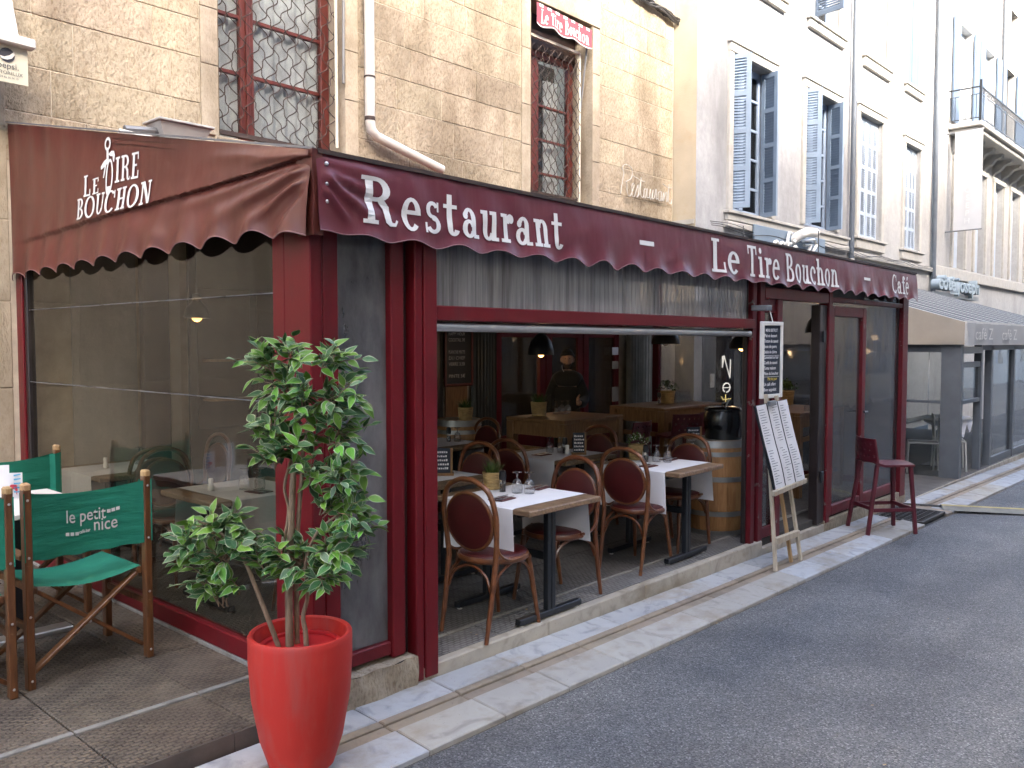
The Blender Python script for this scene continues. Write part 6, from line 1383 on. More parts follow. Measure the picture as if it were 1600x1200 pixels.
for k, (tx, mt, wd, dx) in enumerate((('MENU BISTROT', 'paper', 0.19, 0.02), ('Plat et dessert', 'paper', 0.2, 0), ('Tartare de canard', 'paper', 0.22, 0), ('Joue de porc', 'paper', 0.2, 0), ('Salade de chèvre', 'paper', 0.2, 0), ('Camembert au four', 'paper', 0.23, 0), ('Confit de canard', 'paper', 0.21, 0), ('Tarte maison', 'paper', 0.19, 0), ('Pièce du boucher', 'paper', 0.23, 0), ('Plat du jour', 'print_yellow', 0.15, 0.06), ('Un café offert', 'paper', 0.19, 0), ('Bon appétit', 'paper', 0.2, 0))):
    sans(tx, 0.036, o_+ux*(0.045+dx)+uz*(BH-0.082-k*0.0445)+nn*0.0135, ux, uz, mt, 'chalk_writing', mb_, 0, wd, 0.0008)
for k in (4.35, 8.3): brd('chalk_rule', 'paper', 0.045, BW-0.045, BH-0.082-k*0.0445-0.004, BH-0.082-k*0.0445-0.001, 0.0125, 0.014)
m = MB(); m.tube([o_+ux*0.2+uz*BH, o_+ux*0.2+uz*(BH+0.10)+V(0, 0.03, 0)], 0.004, 5); m.build('hanging_cord', 'white_paint', mb_); m = MB(); m.frame_box(o_+ux*0.16+uz*(BH+0.115)+V(0, 0.08, 0), (0.05, 0, 0), (0, 0.07, 0), (0, 0, 0.022), 0.004); m.build('hanging_bracket', 'steel_grey', mb_)
# easel with three menu sheets
ea = thing('easel', (6.8, 3.05, zp(6.8)), 'folding wooden easel on the pavement holding menu sheets', 'easel')
zb0 = zp(6.7)
def stick(nm_, a, b_, mt='easel_wood', w_=0.032): m = MB(); m.bar(a, b_, w_, w_*0.8, up=(0, 1, 0), ch=0.003); return m.build(nm_, mt, ea)
A1, A2, A3 = V(6.50, 3.02, zb0), V(6.86, 3.05, zb0), V(6.98, 3.02, zb0)
T1_, T2_, T3_ = V(6.53, 3.14, 1.30), V(6.66, 3.20, 1.30), V(6.72, 3.14, 1.28)
stick('leg', A1, T1_); stick('leg', A3, T3_); stick('leg', A2, T2_, 'easel_warm')
stick('cross_bar', A1.lerp(T1_, 0.17)+V(0, -0.01, 0), A3.lerp(T3_, 0.17)+V(0, -0.01, 0), w_=0.05); stick('shelf', V(6.39, 3.00, 0.52), V(7.00, 3.00, 0.555), w_=0.04)
ex = V(0.98, -0.05, 0.06).normalized(); ey = V(-0.22, 0.12, 0.87).normalized()
bo = V(6.45, 3.02, 0.545)
m = MB(); m.prism([(0, 0), (0.52, 0), (0.52, 0.70), (0, 0.70)], bo, ex, ey, (0, 0.012, 0)); m.build('backing_board', 'slate', ea)
for k in range(3):
    sh = MB(); a = 0.01+0.172*k
    def pg(u, v): return bo+ex*(a+0.155*u)+ey*(0.0+0.70*v)+V(0, -0.008-0.006*math.sin(v*6.28)*(1 if v < 0.5 else 0.3)-0.006*math.sin(u*3.14), 0)
    sh.grid(pg, 3, 14); pg_ = sh.build('menu_sheet', 'paper', ea, 60)
    ln = MB(); rr = random.Random(k+5)
    for j in range(30):
        v = 0.94-j*0.0305
        if j in (14, 15): continue
        u0 = rr.uniform(0.15, 0.35) if k == 1 else 0.1; u1 = u0+rr.uniform(0.2, 0.6); u1 = min(0.9, u1)
        p0, p1 = pg(u0, v), pg(u1, v); q = ey*0.0045; l_ = V(0, -0.003, 0); ln.add([p0+l_, p1+l_, p1+q+l_, p0+q+l_], [(0, 1, 2, 3)])
    ln.build('print_lines', 'print_grey' if False else 'zinc', pg_, kind='stuff')
m = MB(); m.frame_box(bo+ex*0.22+ey*0.70+V(0, -0.03, 0), ex*0.05, V(0, 0.012, 0), ey*0.02, 0.003); m.build('clip', 'grey_metal', ea)
# ------------------------------------------------------------------ potted ficus at the corner
PX, PY = 2.03, 3.04; PZ = zp(2.0)+0.008
pf = thing('potted_ficus', (PX, PY, PZ), 'variegated ficus tree in a tall red planter at the terrace corner', 'plant')
m = MB(); m.lathe([(0.125, 0.0), (0.135, 0.006), (0.172, 0.12), (0.204, 0.30), (0.214, 0.45), (0.214, 0.535), (0.214, 0.556), (0.209, 0.565), (0.200, 0.566), (0.192, 0.560), (0.190, 0.53), (0.178, 0.46), (1e-5, 0.455)], 56, (PX, PY, PZ)); pot = m.build('planter', 'pot_red', pf, 35)
m = MB(); m.lathe([(0.184, 0.50), (0.165, 0.515), (0.15, 0.512), (0.148, 0.47)], 40, (PX, PY, PZ)); m.build('inner_lip', 'pot_inner', pot, 60)
CR = V(0.672, -0.741, 0); CF = V(0.741, 0.672, 0)
def fp(px, py, d=0.0): return V(PX, PY, 0.475) + CR*((px-470)*0.00269) + V(0, 0, -(py-1000)*0.00269) + CF*d
def limb(name, pts, r0, r1):
    c = catmull([fp(*p) for p in pts], 5); n_ = len(c); m = MB(); m.tube(c, [r0+(r1-r0)*i/(n_-1) for i in range(n_)], 8); return m.build(name, 'bark', pf, 60)
limb('trunk', [(452, 1045), (453, 1000), (453, 900), (458, 820), (462, 740), (468, 680), (474, 610)], 0.019, 0.010)
limb('trunk', [(462, 1040, 0.03), (462, 920, 0.03), (466, 830, 0.02), (474, 745, 0.01), (480, 690), (505, 640)], 0.012, 0.007)
limb('trunk', [(444, 860, -0.01), (452, 800, 0.02), (448, 760, 0.0), (462, 710, -0.01)], 0.007, 0.006)
limb('branch', [(442, 1040, -0.02), (436, 1005, -0.02), (408, 920, -0.04), (385, 860, -0.05), (350, 825, -0.05), (318, 810, -0.04)], 0.013, 0.005)
limb('branch', [(480, 1040), (478, 990), (474, 965, 0.005), (482, 930), (480, 880, -0.01), (500, 830, -0.03), (535, 800, -0.04)], 0.012, 0.005)
# leaf shapes: two-tone blade folded on its midrib, pale margin
def leaf_mesh(inner, curl, wd):
    m = MB(); st = [(0.0, 0.0), (0.14, 0.62), (0.34, 1.0), (0.55, 0.88), (0.76, 0.48), (0.9, 0.17), (1.0, 0.0)]
    def z(y, x): return 0.22*abs(x)*1.0 - curl*y*y
    for sg in (-1, 1):
        for i in range(len(st)-1):
            (y0, w0), (y1, w1) = st[i], st[i+1]; a0, a1 = sg*w0*wd, sg*w1*wd; k = 0.80
            P = [(0, y0, z(y0, 0)), (a0*k, y0, z(y0, a0*k)), (a1*k, y1, z(y1, a1*k)), (0, y1, z(y1, 0)), (a0, y0, z(y0, a0)), (a1, y1, z(y1, a1))]
            f1, f2 = [0, 1, 2, 3], [1, 4, 5, 2]
            m.add(P, [tuple(f1 if sg > 0 else f1[::-1])], 0); m.add(P, [tuple(f2 if sg > 0 else f2[::-1])], 1)
    return m.mesh('leaf', [inner, 'leaf_margin'])
LM = [leaf_mesh(c, k, w_) for c, k, w_ in (('leaf_dark', 0.16, 0.235), ('leaf_light', 0.22, 0.25), ('leaf_pale', 0.12, 0.23), ('leaf_dark', 0.05, 0.255), ('leaf_light', 0.30, 0.22))]
CL = [  # px, py, half width, half height, twigs
 (418, 560, 40, 30, 6), (470, 548, 40, 22, 4), (530, 560, 42, 26, 6), (455, 600, 65, 38, 9), (540, 612, 46, 40, 9), (492, 625, 50, 40, 7), (425, 655, 32, 36, 6), (470, 680, 58, 36, 7), (545, 672, 40, 34, 6),
 (425, 705, 34, 28, 5), (500, 730, 58, 34, 8), (552, 735, 34, 40, 7), (560, 785, 30, 36, 6), (520, 780, 40, 28, 4), (335, 820, 52, 34, 9), (300, 845, 38, 36, 6), (355, 855, 52, 34, 7), (325, 895, 50, 34, 5), (345, 925, 36, 30, 3),
 (435, 855, 30, 34, 4), (470, 868, 46, 34, 7), (535, 850, 50, 44, 9), (515, 890, 46, 32, 5), (570, 815, 26, 20, 3), (455, 895, 26, 16, 2), (398, 838, 26, 26, 3), (400, 880, 24, 24, 2), (378, 905, 20, 18, 1)]
rl = random.Random(5); tw = MB(); leaves = []
for (cx, cy_, hw, hh, nt_) in CL:
    for _ in range(int(nt_*2.2+0.5)):
        for _t in range(30):
            a, b_, d = rl.uniform(-1, 1), rl.uniform(-1, 1), rl.uniform(-1, 1)
            if a*a+b_*b_+d*d < 1.0: break
        dd = d*0.15; tip = fp(cx+a*hw, cy_+b_*hh, dd); core = fp(cx*0.75+ (460 if cy_ < 790 else (360 if cx < 400 else 480))*0.25 + rl.uniform(-8, 8), cy_+16+rl.uniform(-6, 14), dd*0.35)
        L = (tip-core)
        if L.length < 0.05: tip = core+L.normalized()*0.07; L = tip-core
        mid = core+L*0.5+V(0, 0, 0.015); tw.tube([core, mid, tip], [0.0030, 0.0022, 0.0012], 5)
        for k in range(5):
            t = 0.30+0.70*k/4; p = core.lerp(mid, t*2) if t < 0.5 else mid.lerp(tip, t*2-1)
            dr = L.normalized()*0.75 + V(rl.uniform(-1, 1), rl.uniform(-1, 1), rl.uniform(-0.8, 0.35))*0.95 - CF*rl.uniform(0.0, 0.5)
            leaves.append((p, dr.normalized(), rl.uniform(0.050, 0.090), d))
tw.build('twigs', 'bark', pf, 50, kind='stuff')
leaves.sort(key=lambda q: (q[0]-V(0, 0, 1.2)).dot(CF))          # nearest the street first
rest = MB()
for i, (p, dr, sz, d) in enumerate(leaves):
    up = V(rl.uniform(-0.5, 0.5), rl.uniform(-0.5, 0.5), 0.9) - CF*rl.uniform(0.1, 1.0)
    xa_ = dr.cross(up)
    if xa_.length < 1e-3: xa_ = dr.orthogonal()
    xa_.normalize(); za_ = xa_.cross(dr).normalized()
    Mx = Matrix((xa_, dr, za_)).transposed(); k = rl.choices(range(5), (4, 3, 3, 3, 2))[0]
    if i < 298:
        o = bpy.data.objects.new('leaf', LM[k]); C.objects.link(o); o.parent = pf; o.rotation_euler = Mx.to_euler(); o.scale = (sz, sz, sz); o.location = p - WP(pf)
    else:
        me = LM[k]; rest.add([p + Mx @ (v.co*sz) for v in me.vertices], [tuple(f.vertices) for f in me.polygons if f.material_index == 0], 0 if k in (0, 3) else 1)
        rest.add([p + Mx @ (v.co*sz) for v in me.vertices], [tuple(f.vertices) for f in me.polygons if f.material_index == 1], 2)
rest.build('leaves', ['leaf_dark', 'leaf_light', 'leaf_margin'], pf, kind='stuff')
# ------------------------------------------------------------------ green canvas folding armchairs of the neighbour
def make_director():
    t = thing('folding_armchair', (0, 0, 0), 'x', 'chair', 'green canvas folding armchairs'); W_ = 0.295
    def st(nm_, a, b_, w_=0.036, h_=0.05, up=(0, 1, 0), par=t): m = MB(); m.bar(a, b_, w_, h_, up, 0.004); return m.build(nm_, 'teak', par)
    for s_ in (-1, 1):
        lg_ = st('leg', (W_*s_, -0.25, 0), (W_*s_, -0.25, 0.985)); m = MB(); m.box(W_*s_-0.019, -0.276, 0.972, W_*s_+0.019, -0.224, 1.012, 0.008); m.build('cap', 'easel_warm', lg_)
        st('leg', (W_*s_, 0.25, 0), (W_*s_, 0.25, 0.64)); st('arm_rest', (W_*s_, -0.225, 0.645), (W_*s_, 0.29, 0.645), 0.055, 0.024, (0, 0, 1)); st('seat_rail', ((W_-0.035)*s_, -0.235, 0.475), ((W_-0.035)*s_, 0.235, 0.475), 0.03, 0.034, (0, 0, 1)); st('side_rail', (W_*s_, -0.226, 0.30), (W_*s_, 0.226, 0.30), 0.022, 0.034, (0, 0, 1))
        for zz in (0.045, 0.36, 0.93, 0.65):
            m = MB(); m.ball((W_*s_, -0.274, zz), 0.007, 8, 4); m.build('rivet', 'aluminium', lg_, 40)
    for y, dy in ((-0.262, 0.012), (0.262, -0.012)):
        st('cross_brace', (-W_+0.01, y+dy*3.6, 0.06), (W_-0.05, y+dy*3.6, 0.465), 0.020, 0.046, (0, 1, 0)); st('cross_brace', (W_-0.01, y+dy*5.6, 0.06), (-W_+0.05, y+dy*5.6, 0.465), 0.020, 0.046, (0, 1, 0))
    m = MB(); m.ball((0, -0.232, 0.262), 0.009, 8, 4); m.build('rivet', 'aluminium', t, 40)
    m = MB(); m.grid(lambda u, v: (-0.265+0.53*u, -0.235+0.47*v, 0.50-0.040*math.sin(math.pi*u)+0.006*math.sin(9*v)*math.sin(math.pi*u)), 16, 10); m.build('seat_canvas', 'green_canvas', t, 70)
    def bk(u, v, off=0.0): x = -0.315+0.63*u; s_ = math.sin(math.pi*u); return V(x, -0.278+0.055*s_**0.8-off, 0.63+0.335*v - 0.035*s_*v*1.0 - 0.012*s_*(1-v)+0.004*math.sin(26*u)*(1-v))
    m = MB(); m.grid(bk, 30, 8); m.grid(lambda u, v: bk(u, v)+V(0, 0.05 if (u < 0.09 or u > 0.91) else 0.004, 0), 30, 8); m.build('back_canvas', 'green_canvas', t, 70)
    def lay(nm_, text, u0, v0, size, width):
        ob = sans(text, size, (0, 0, 0), (1, 0, 0), (0, 1, 0), 'print_grey', nm_, t, 0, width, 0.0006)
        for v_ in ob.data.vertices: v_.co = bk(u0+v_.co.x/0.63, v0+v_.co.y/0.335, 0.004)
    lay('lettering', 'le petit', 0.33, 0.52, 0.098, 0.195); lay('lettering', 'nice', 0.545, 0.335, 0.10, 0.115); lay('lettering', 'café-bar', 0.435, 0.335, 0.026, 0.055)
    for (u0, v0) in ((0.655, 0.60), (0.690, 0.605), (0.725, 0.61), (0.328, 0.31), (0.366, 0.31), (0.404, 0.31)):
        m = MB(); m.grid(lambda u, v: bk(u0+0.028*u, v0+0.055*v, 0.004), 2, 1); m.build('printed_square', 'print_grey', t)
    return t
dc0 = make_director(); du_ = []; GD = 'green canvas folding armchairs'
place(dc0, du_, (1.755, 4.75, 0.03), R(1), 'green canvas folding armchair nearest the terrace pane, its lettered back to us', GD)
place(dc0, du_, (1.085, 4.71, 0.03), R(-2), 'green canvas folding armchair cut off by the left edge', GD)
place(dc0, du_, (1.86, 5.80, 0.03), R(178), 'green canvas folding armchair facing us behind the white table', GD)
dt = thing('cafe_table', (1.66, 5.3, 0.03), 'white topped table between the green armchairs', 'table', 'wooden cafe tables'); dt['group'] = 'neighbour tables'
m = MB(); m.box(1.20, 4.98, 0.775, 2.0, 5.75, 0.805, 0.004); m.build('table_top', 'white_paint', dt); m = MB(); m.box(1.22, 5.0, 0.73, 1.98, 5.73, 0.774); m.build('under_frame', 'black_metal', dt)
m = MB(); m.box(1.63, 5.27, 0.05, 1.69, 5.33, 0.73, 0.004); m.build('pedestal', 'black_metal', dt); m = MB(); m.box(1.42, 5.24, 0.03, 1.95, 5.36, 0.06, 0.006); m.build('foot_plate', 'aluminium', dt)
mc = thing('menu_card', (1.72, 5.54, 0.805), 'small white card with a blue and red print on the white table', 'menu card')
def card(o_, ux, w_, h_, par): m = MB(); m.prism([(0, 0), (w_, 0), (w_, h_), (0, h_)], o_, ux, (0, 0, 1), (0, 0.003, 0)); return m.build('card_panel', 'paper', par)
cx_ = V(0.86, -0.5, 0); co_ = V(1.665, 5.56, 0.806); card(co_, cx_, 0.13, 0.15, mc)
m = MB()
for k in range(5): m.prism([(0.085, 0.14-k*0.024), (0.122, 0.145-k*0.026), (0.122, 0.138-k*0.026), (0.086, 0.130-k*0.024)], co_+V(-0.003, -0.005, 0), cx_, (0, 0, 1), (0, 0.0005, 0))
m.build('blue_print', 'print_cyan', mc, kind='stuff')
m = MB(); m.prism([(0.05, 0.07), (0.075, 0.083), (0.10, 0.08), (0.105, 0.05), (0.10, 0.02), (0.09, 0.055), (0.06, 0.058)], co_+V(-0.003, -0.005, 0), cx_, (0, 0, 1), (0, 0.0005, 0)); m.build('red_print', 'print_red', mc)
mc2 = thing('drinks_list', (1.64, 5.46, 0.805), 'tall pale drinks list standing at the left edge on the white table', 'menu card'); card(V(1.60, 5.48, 0.806), V(0.9, -0.43, 0), 0.10, 0.21, mc2)
# ------------------------------------------------------------------ grating and cable ramp at the far end
gr = thing('drain_grating', (10.0, 3.03, zp(10)-0.02), 'rusty iron drain grating in the pavement by the far end', 'grating')
z0 = zp(10)-0.008
m = MB(); m.box(9.535, 2.80, z0-0.02, 9.57, 3.32, z0+0.006); m.box(10.27, 2.80, z0-0.02, 10.305, 3.32, z0+0.006); m.box(9.57, 2.80, z0-0.02, 10.27, 2.83, z0+0.006); m.box(9.57, 3.29, z0-0.02, 10.27, 3.32, z0+0.006); m.build('frame', 'iron_grate', gr)
for k in range(9): m = MB(); x = 9.63+k*0.072; m.box(x, 2.83, z0-0.02, x+0.016, 3.29, z0+0.003); m.build('bar', 'iron_grate', gr)
for k in range(6): m = MB(); y = 2.895+k*0.066; m.box(9.57, y, z0-0.018, 10.27, y+0.014, z0+0.001); m.build('cross_bar', 'iron_grate', gr)
m = MB(); m.box(9.52, 2.79, z0-0.16, 10.32, 3.33, z0-0.09); m.build('pit', 'joint', gr)
slabpiece(10.31, 10.52, 2.775, 3.335, -0.02, 0.006, 'channel_stone', pv)
rp = thing('cable_ramp', (10.8, 2.6, zp(11)), 'pale rubber cable ramp crossing the road from the pavement edge', 'cable cover')
A, B = V(10.60, 2.93, 0), V(12.2, -0.2, 0); dv = (B-A).normalized(); sv = V(dv.y, -dv.x, 0)
zr = lambda p: zp(p.x)-0.005
m = MB(); n_ = 12
def rpf(u, v):
    p = A.lerp(B, u) + sv*(v-0.5)*0.24; h = 0.045*max(0, 1-abs(v-0.5)*2)**0.6; return V(p.x, p.y, zr(p)+h-0.01)
m.grid(rpf, 24, 8); m.build('ramp_body', 'rubber_strip', rp, 50); m = MB(); m.grid(lambda u, v: rpf(u, 0.44+0.22*v)+V(0, 0, 0.004), 24, 2); m.build('yellow_lid', 'rubber_yellow', rp)
m = MB(); m.tube([(10.45, 3.3, zp(10.4)+0.01), (10.52, 3.12, zp(10.5)+0.012), (10.60, 2.93, zp(10.6)+0.01)], 0.012, 6); m.build('cable', 'cable', rp, 40)
# white metal chairs, tables in the next cafe
def wire_chair(x, y, rz, l_):
    o = thing('metal_chair', (x, y, zp(13)+0.02), l_, 'chair', 'white metal chairs next door', R(rz)); s = [(-0.2, -0.2), (0.2, -0.2), (0.2, 0.2), (-0.2, 0.2)]
    def tb(nm_, pts, r_=0.012): m = MB(); m.tube(pts, r_, 6); c = bpy.data.objects.new(nm_, m.mesh(nm_, 'white_paint', 40)); C.objects.link(c); c.parent = o
    for i, (a, b_) in enumerate(s): tb('leg', [(a*1.1, b_*1.1, 0), (a, b_, 0.45)] + ([(a*1.02, b_*1.1, 0.82)] if b_ < 0 else []))
    tb('back_rail', [(-0.204, -0.22, 0.82), (0.204, -0.22, 0.82)]); tb('seat_rail', [(-0.2, -0.2, 0.45), (0.2, -0.2, 0.45), (0.2, 0.2, 0.45), (-0.2, 0.2, 0.45), (-0.2, -0.2, 0.45)])
    m = MB(); m.grid(lambda u, v: (-0.19+0.38*u, -0.19+0.38*v, 0.455), 2, 2); m.grid(lambda u, v: (-0.19+0.38*u, -0.212-0.0*v, 0.50+0.30*v), 2, 2); c = bpy.data.objects.new('mesh_panel', m.mesh('mesh_panel', 'grey_plaster')); C.objects.link(c); c.parent = o
wire_chair(13.35, 3.95, 20, 'pale metal chair behind the glass corner of the next cafe'); wire_chair(13.9, 3.75, 200, 'pale metal chair under the draped white cloth next door'); wire_chair(14.0, 4.9, 100, 'pale metal chair deeper inside the next cafe')
for (x, y, l_) in ((13.45, 4.45, 'pale table behind the glass side of the next cafe'), (14.3, 3.95, 'table with a white cloth in the next cafe opening')):
    o = thing('cafe_table', (x, y, zp(13)), l_, 'table', 'neighbour tables'); zt_ = zp(13)+0.74
    m = MB(); m.box(x-0.35, y-0.35, zt_, x+0.35, y+0.35, zt_+0.03, 0.004); m.build('table_top', 'white_paint', o); m = MB(); m.box(x-0.03, y-0.03, zp(13)+0.03, x+0.03, y+0.03, zt_); m.build('pedestal', 'black_metal', o); m = MB(); m.box(x-0.25, y-0.25, zp(13)+0.016, x+0.25, y+0.25, zp(13)+0.04); m.build('foot_plate', 'black_metal', o)
m = MB(); m.grid(lambda u, v: (13.95+0.7*u, 3.58+0.55*v, zp(13)+0.785-0.16*max(0, 0.12-v)/0.12*(1+0.4*math.sin(u*14))-0.1*max(0, 0.2-u)/0.2*(1+0.3*math.sin(v*11))), 24, 18); tag(m.build('table_linen', 'cloth_white', None, 60), 'crumpled white cloth over the table in the next cafe opening', 'tablecloth')
# ------------------------------------------------------------------ the man behind the bar table
def skin_geo(verts, edges, radii, sub=2):
    me = bpy.data.meshes.new('s'); me.from_pydata([tuple(v) for v in verts], edges, []); ob = bpy.data.objects.new('s', me); C.objects.link(ob)
    md = ob.modifiers.new('skin', 'SKIN'); md.use_smooth_shade = True
    for i, r_ in enumerate(radii):
        sv_ = me.skin_vertices[0].data[i]; sv_.radius = r_ if isinstance(r_, tuple) else (r_, r_); sv_.use_root = (i == 0)
    sm_ = ob.modifiers.new('sub', 'SUBSURF'); sm_.levels = sub; sm_.render_levels = sub
    dg = bpy.context.evaluated_depsgraph_get(); em = bpy.data.meshes.new_from_object(ob.evaluated_get(dg)); g_ = ([v.co.copy() for v in em.vertices], [tuple(p.vertices) for p in em.polygons])
    bpy.data.objects.remove(ob); bpy.data.meshes.remove(me); bpy.data.meshes.remove(em); return g_
pe = thing('person', (8.02, 6.38, 0), 'person in a black beanie and dark coat standing with one hand raised', 'person', None, R(-51))
pe.scale = (0.90, 0.95, 1.0)
def pm(name, mb, mat, par=pe, smooth=180):
    me = mb.mesh(name, mat, smooth); o = bpy.data.objects.new(name, me); C.objects.link(o); o.parent = par; return o
S_ = 0.955
def H(x, y, z): return (x*S_, y*S_, z*S_)
bv = [H(0, 0, 0.90), H(0, 0.01, 1.10), H(0, 0.0, 1.30), H(0, 0.0, 1.40), H(0, -0.01, 1.48), H(0.15, 0, 1.33), H(0.255, 0.02, 1.10), H(0.20, -0.20, 1.04), H(0.15, -0.275, 1.07), H(-0.15, 0, 1.33), H(-0.26, 0.03, 1.10), H(-0.25, -0.10, 0.88), H(-0.24, -0.14, 0.80), H(0.10, 0, 0.86), H(0.11, -0.01, 0.48), H(0.11, 0.03, 0.09), H(0.11, -0.12, 0.03), H(-0.10, 0, 0.86), H(-0.11, -0.01, 0.48), H(-0.11, 0.03, 0.09), H(-0.11, -0.12, 0.03)]
be = [(0, 1), (1, 2), (2, 3), (3, 4), (3, 5), (5, 6), (6, 7), (7, 8), (3, 9), (9, 10), (10, 11), (11, 12), (0, 13), (13, 14), (14, 15), (15, 16), (0, 17), (17, 18), (18, 19), (19, 20)]
br_ = [(0.15, 0.11), (0.145, 0.10), (0.15, 0.10), 0.06, 0.055, 0.058, 0.048, 0.038, 0.03, 0.065, 0.048, 0.038, 0.03, 0.09, 0.06, 0.045, 0.035, 0.09, 0.06, 0.045, 0.035]
body = MB(); body.add(*skin_geo(bv, be, br_))
# head with brow, nose, cheeks and ears
def headf(u, v):
    th = math.pi*v; ph = 2*math.pi*u; nx, ny, nz = math.sin(th)*math.sin(ph), -math.sin(th)*math.cos(ph), math.cos(th)
    r_ = 1.0; x, y, z = 0.078*nx, 0.098*ny, 0.122*nz
    if nz < -0.1: k = (-nz-0.1)*0.35; x *= 1-k; y *= 1-k*0.5
    f_ = max(0.0, -ny)
    nose = math.exp(-((nx/0.16)**2)-((nz+0.12)/0.20)**2)*0.026*(1 if f_ > 0.3 else 0); y -= nose
    for sx_ in (-1, 1): y += 0.010*math.exp(-(((nx-0.36*sx_)/0.16)**2)-((nz-0.08)/0.10)**2)*(1 if f_ > 0.3 else 0)
    y -= 0.006*math.exp(-((nx/0.5)**2)-((nz-0.24)/0.09)**2)*(1 if f_ > 0.3 else 0); y -= 0.006*math.exp(-((nx/0.22)**2)-((nz+0.45)/0.08)**2)*(1 if f_ > 0.3 else 0)
    return V(x, y-0.015, z+1.59)*S_
body.grid(headf, 32, 24)
for sx_ in (-1, 1): body.ball((0.078*S_*sx_, -0.005, 1.585*S_), 0.020, 8, 6, sz=1.7)
# raised hand: palm and five curled fingers
hb_ = V(0.15, -0.275, 1.07)*S_
body.add(*skin_geo([hb_, hb_+V(-0.012, -0.035, 0.012), hb_+V(-0.02, -0.065, 0.02)], [(0, 1), (1, 2)], [(0.024, 0.030), (0.022, 0.042), (0.018, 0.042)]))
for k in range(4):
    o_ = hb_+V(-0.015, -0.07, 0.050-0.024*k); ln_ = (0.032, 0.036, 0.034, 0.027)[k]
    body.add(*skin_geo([o_+V(0.01, 0.02, 0), o_, o_+V(-0.010, -ln_, 0.004), o_+V(0.012, -ln_*1.5, 0.0), o_+V(0.032, -ln_*1.25, -0.004)], [(0, 1), (1, 2), (2, 3), (3, 4)], [0.010, 0.0105, 0.0095, 0.009, 0.0075], 1))
o_ = hb_+V(-0.008, -0.03, 0.055); body.add(*skin_geo([hb_+V(-0.005, -0.02, 0.03), o_, o_+V(0.012, -0.026, 0.026), o_+V(0.022, -0.05, 0.036)], [(0, 1), (1, 2), (2, 3)], [0.014, 0.013, 0.011, 0.009], 1))
# lowered hand
hr = V(-0.24, -0.14, 0.80)*S_; body.add(*skin_geo([hr, hr+V(0, -0.02, -0.05), hr+V(0, -0.035, -0.085)], [(0, 1), (1, 2)], [(0.022, 0.03), (0.02, 0.04), (0.016, 0.038)]))
for k in range(4): o_ = hr+V(0.002, -0.06+0.022*k, -0.09); body.add(*skin_geo([o_+V(0, 0, 0.02), o_+V(0, -0.004, -0.03), o_+V(0.012, -0.008, -0.058)], [(0, 1), (1, 2)], [0.0095, 0.009, 0.007], 1))
body.add(*skin_geo([hr+V(0.01, -0.03, -0.03), hr+V(0.022, -0.055, -0.055), hr+V(0.022, -0.065, -0.085)], [(0, 1), (1, 2)], [0.012, 0.010, 0.008], 1))
pm('body', body, 'skin')
cv = [bv[0], bv[1], H(0, 0.0, 1.26), H(0, 0.005, 1.37), H(0.15, 0.01, 1.325), bv[6], bv[7], H(0.158, -0.262, 1.066), H(-0.15, 0.01, 1.325), bv[10], bv[11], H(-0.242, -0.135, 0.815), H(0, 0, 0.74), H(0, -0.008, 1.475)]
ct = MB(); ct.add(*skin_geo(cv, [(0, 1), (1, 2), (2, 3), (3, 4), (4, 5), (5, 6), (6, 7), (3, 8), (8, 9), (9, 10), (10, 11), (0, 12), (3, 13)], [(0.185, 0.15), (0.175, 0.14), (0.175, 0.135), 0.10, 0.088, 0.070, 0.058, 0.046, 0.088, 0.070, 0.058, 0.046, (0.20, 0.16), 0.096])); coat = pm('coat', ct, 'wool_black')
tz = MB(); tz.add(*skin_geo([H(0, 0, 0.88)]+[bv[i] for i in (13, 14, 15, 17, 18, 19)], [(0, 1), (1, 2), (2, 3), (0, 4), (4, 5), (5, 6)], [(0.16, 0.13), 0.105, 0.075, 0.062, 0.105, 0.075, 0.062])); pm('trousers', tz, 'wool_black')
sh = MB()
for sx_ in (-1, 1): sh.add(*skin_geo([H(0.11*sx_, 0.06, 0.04), H(0.11*sx_, -0.05, 0.045), H(0.115*sx_, -0.17, 0.032)], [(0, 1), (1, 2)], [0.048, 0.05, 0.036]))
pm('shoes', sh, 'dark_wood')
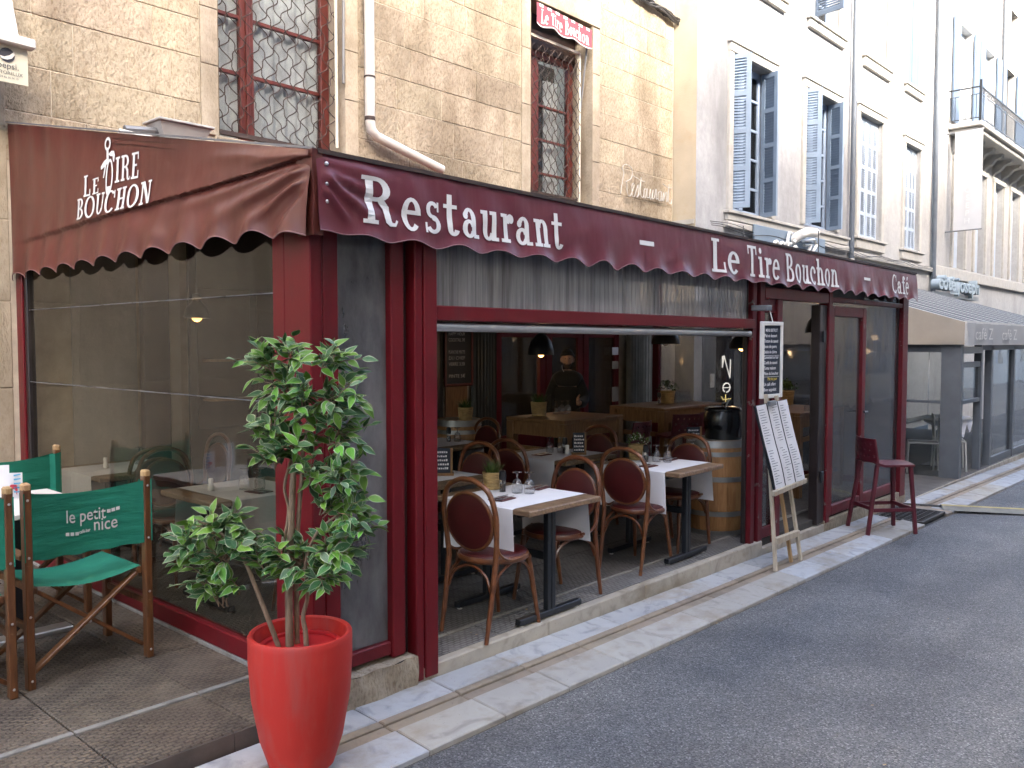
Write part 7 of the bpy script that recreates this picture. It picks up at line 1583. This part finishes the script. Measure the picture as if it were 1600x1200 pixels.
bn_ = MB(); bn_.grid(lambda u, v: V(0.087*math.sin(min(1.0, v*1.02)*math.pi/2)*math.sin(6.2832*u)*(1+0.02*math.sin(u*150)), -0.013+0.106*math.sin(min(1.0, v)*math.pi/2)*-math.cos(6.2832*u), 1.632+0.095*math.cos(v*math.pi/2)+0.018*(math.cos(6.2832*u) if v > 0.5 else 0))*S_, 40, 10); bn_.tube([V(0.088*math.sin(6.2832*k/24), -0.013-0.107*math.cos(6.2832*k/24), 1.635+0.018*math.cos(6.2832*k/24))*S_ for k in range(24)], 0.014, 6, closed=True); pm('beanie', bn_, 'wool_black')
bd_ = MB(); bd_.grid(lambda u, v: headf((u-0.5)*0.50, 0.635+0.33*v)+V(0, 0, 0)+(headf((u-0.5)*0.50, 0.635+0.33*v)-V(0, -0.012, 1.59)*S_).normalized()*(0.010*math.sin(math.pi*v)*(0.55+0.45*math.cos((u-0.5)*5))+0.001)*(1.6 if v > 0.3 else 1), 20, 10); pm('beard', bd_, 'hair_brown')
for sx_ in (-1, 1): ey_ = MB(); ey_.ball(V(0.030*sx_, -0.098, 1.60)*S_, 0.0085, 8, 6); pm('eye', ey_, 'dark_wood')
mo = MB(); mo.tube([V(-0.024, -0.108, 1.533)*S_, V(0, -0.122, 1.535)*S_, V(0.024, -0.108, 1.533)*S_], 0.006, 6); pm('mouth', mo, 'skin')
hp = MB(); hp.tube([V(-0.075, -0.075, 1.52)*S_, V(-0.072, -0.09, 1.47)*S_, V(-0.05, -0.105, 1.44)*S_], 0.004, 5); pm('white_cord', hp, 'paper')
# litter: a few fallen leaves and grit flecks on road and paving
lf = MB(); rr = random.Random(3)
for k in range(46):
    x = rr.uniform(1.2, 11); y = rr.uniform(0.6, 3.3) if k % 3 else rr.uniform(3.42, 3.62); z = (zp(x)-0.0 if y < 3.33 else 0.004)+0.004
    if y < 2.765: z = zp(x)-0.045+0.05*max(0, 1-abs((y+0.6)/3.2)**2)+0.004
    s_ = rr.uniform(0.006, 0.014); a = rr.uniform(0, 6.28); u = V(math.cos(a), math.sin(a), 0.1)*s_; v_ = V(-math.sin(a), math.cos(a), 0.15)*s_*0.6
    c = V(x, y, z+0.002); lf.add([c-u, c-v_, c+u, c+v_], [(0, 1, 2, 3)])
o = lf.build('leaf_litter', 'easel_warm'); o['kind'] = 'stuff'; tag(o, 'scattered specks of dry leaf litter on road and paving', 'litter')
